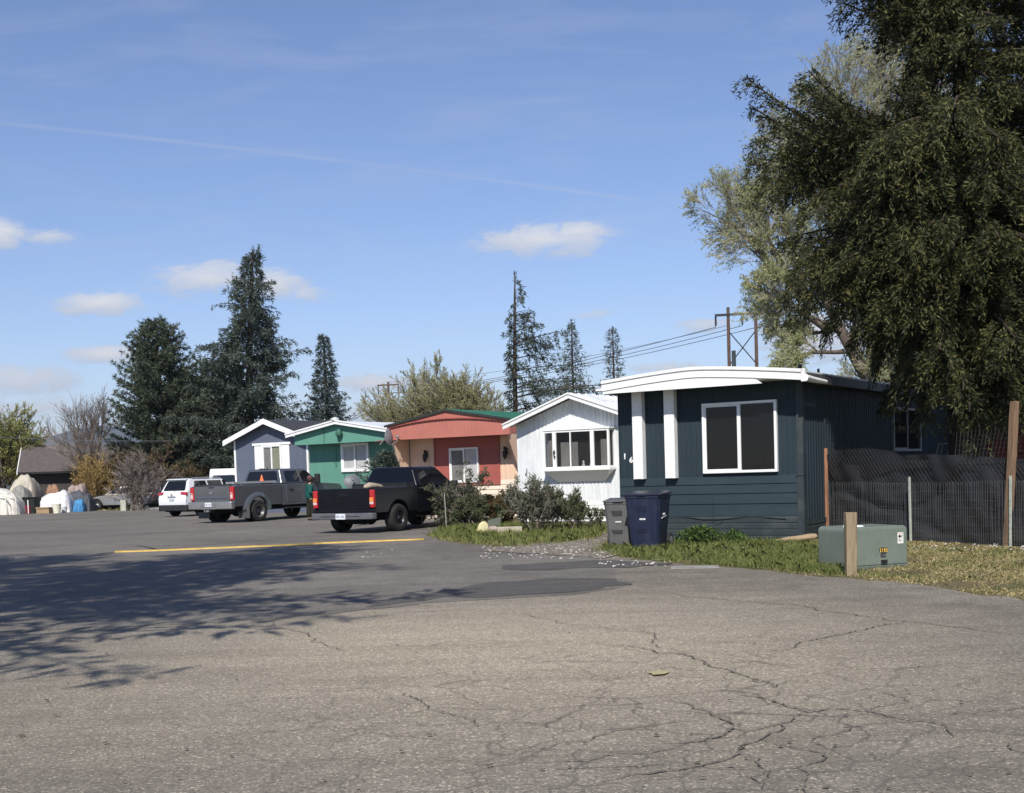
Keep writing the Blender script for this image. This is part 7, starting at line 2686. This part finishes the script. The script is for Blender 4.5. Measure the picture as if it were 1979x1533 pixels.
t = thing('bucket', 'smaller white tub right of the larger bucket', 'bucket', (g0.x, g0.y, 0))
mb = MB()
mb.lathe([(.13, 0), (.17, .30), (.18, .30), (.18, .33), (.16, .33), (.12, .03)], 'z', (0, 0, 0), 18)
mb.build('pail', plain('tub_white', (.66, .66, .62), .5), t)
mb = MB()
mb.lathe([(.182, .335), (.182, .36), (.02, .375)], 'z', (0, 0, 0), 18)
mb.build('lid', WHITE_DIRTY, t)
for k, (px, x1_, lb) in enumerate(((8, -.3, 'bent pale plastic pipe hanging off the white tarp, left one'), (27, .2, 'bent pale plastic pipe arching to the ground beside the dark crate'))):
    g0 = P(px, 950, 70.2)
    mb = MB()
    mb.tube([(-.5, .3, 1.2), (-.2, .1, 1.25), (.05, 0, 1.0), (.12, -.05, .5), (.2, -.1, .02)], .035, 6)
    o = mb.build('pipe', plain('pipe_pale', (.6, .58, .52), .5), None, smooth=True)
    o.location = (g0.x, g0.y, 0)
    tag(o, lb, 'pipe')
g0 = P(238, 950, 71.5); g0.z = 0
o = post(None, tuple(g0 + Vector((0, 0, -.1))), tuple(g0 + Vector((0, 0, .62))), .32, plain('post_pale', (.40, .40, .33), .9, 0, .1, .25, 6), 'concrete_post')
tag(o, 'short thick pale post at the foot of the bare shrub', 'post')
g0 = P(293, 950, 72)
mb = MB()
mb.box(-.55, .55, -.12, .12, 0, .14)
mb.box(-.40, -.20, -.10, .10, .141, .26)
o = mb.build('curb_block', plain('curb_pale', (.42, .40, .34), .9, 0, .1, .2, 6), None, bevel=.01, seg=1)
o.location = (g0.x, g0.y, 0)
o.rotation_euler = (0, 0, R(10))
tag(o, 'low pale kerb block on the grass left of the white car', 'block')
g0 = G(655, 1000)
mb = MB()
mb.box(-1.0, 1.0, -.12, .12, 0, .16)
o = mb.build('parking_stop', plain('stop_tan', (.42, .36, .26), .9, 0, .1, .2, 6), None, bevel=.03, seg=2)
o.location = (g0.x, g0.y, 0)
o.rotation_euler = (0, 0, R(8))
tag(o, 'low tan kerb lying between the two pickups', 'kerb')

# thin blue air between the viewer and the far ridge
mb = MB()
mb.box(-4200, 3400, -60, 5600, -1.0, 262)
m, nt, out = new_mat('haze_air')
pv = N(nt, 'ShaderNodeVolumePrincipled')
pv.inputs['Color'].default_value = (.80, .87, 1, 1)
pv.inputs['Density'].default_value = .00013
pv.inputs['Anisotropy'].default_value = .2
L(nt, pv.outputs[0], out.inputs['Volume'])
struct(mb.build('haze', m), 'stuff', 'thin blue haze in the air before the far ridge', 'haze')
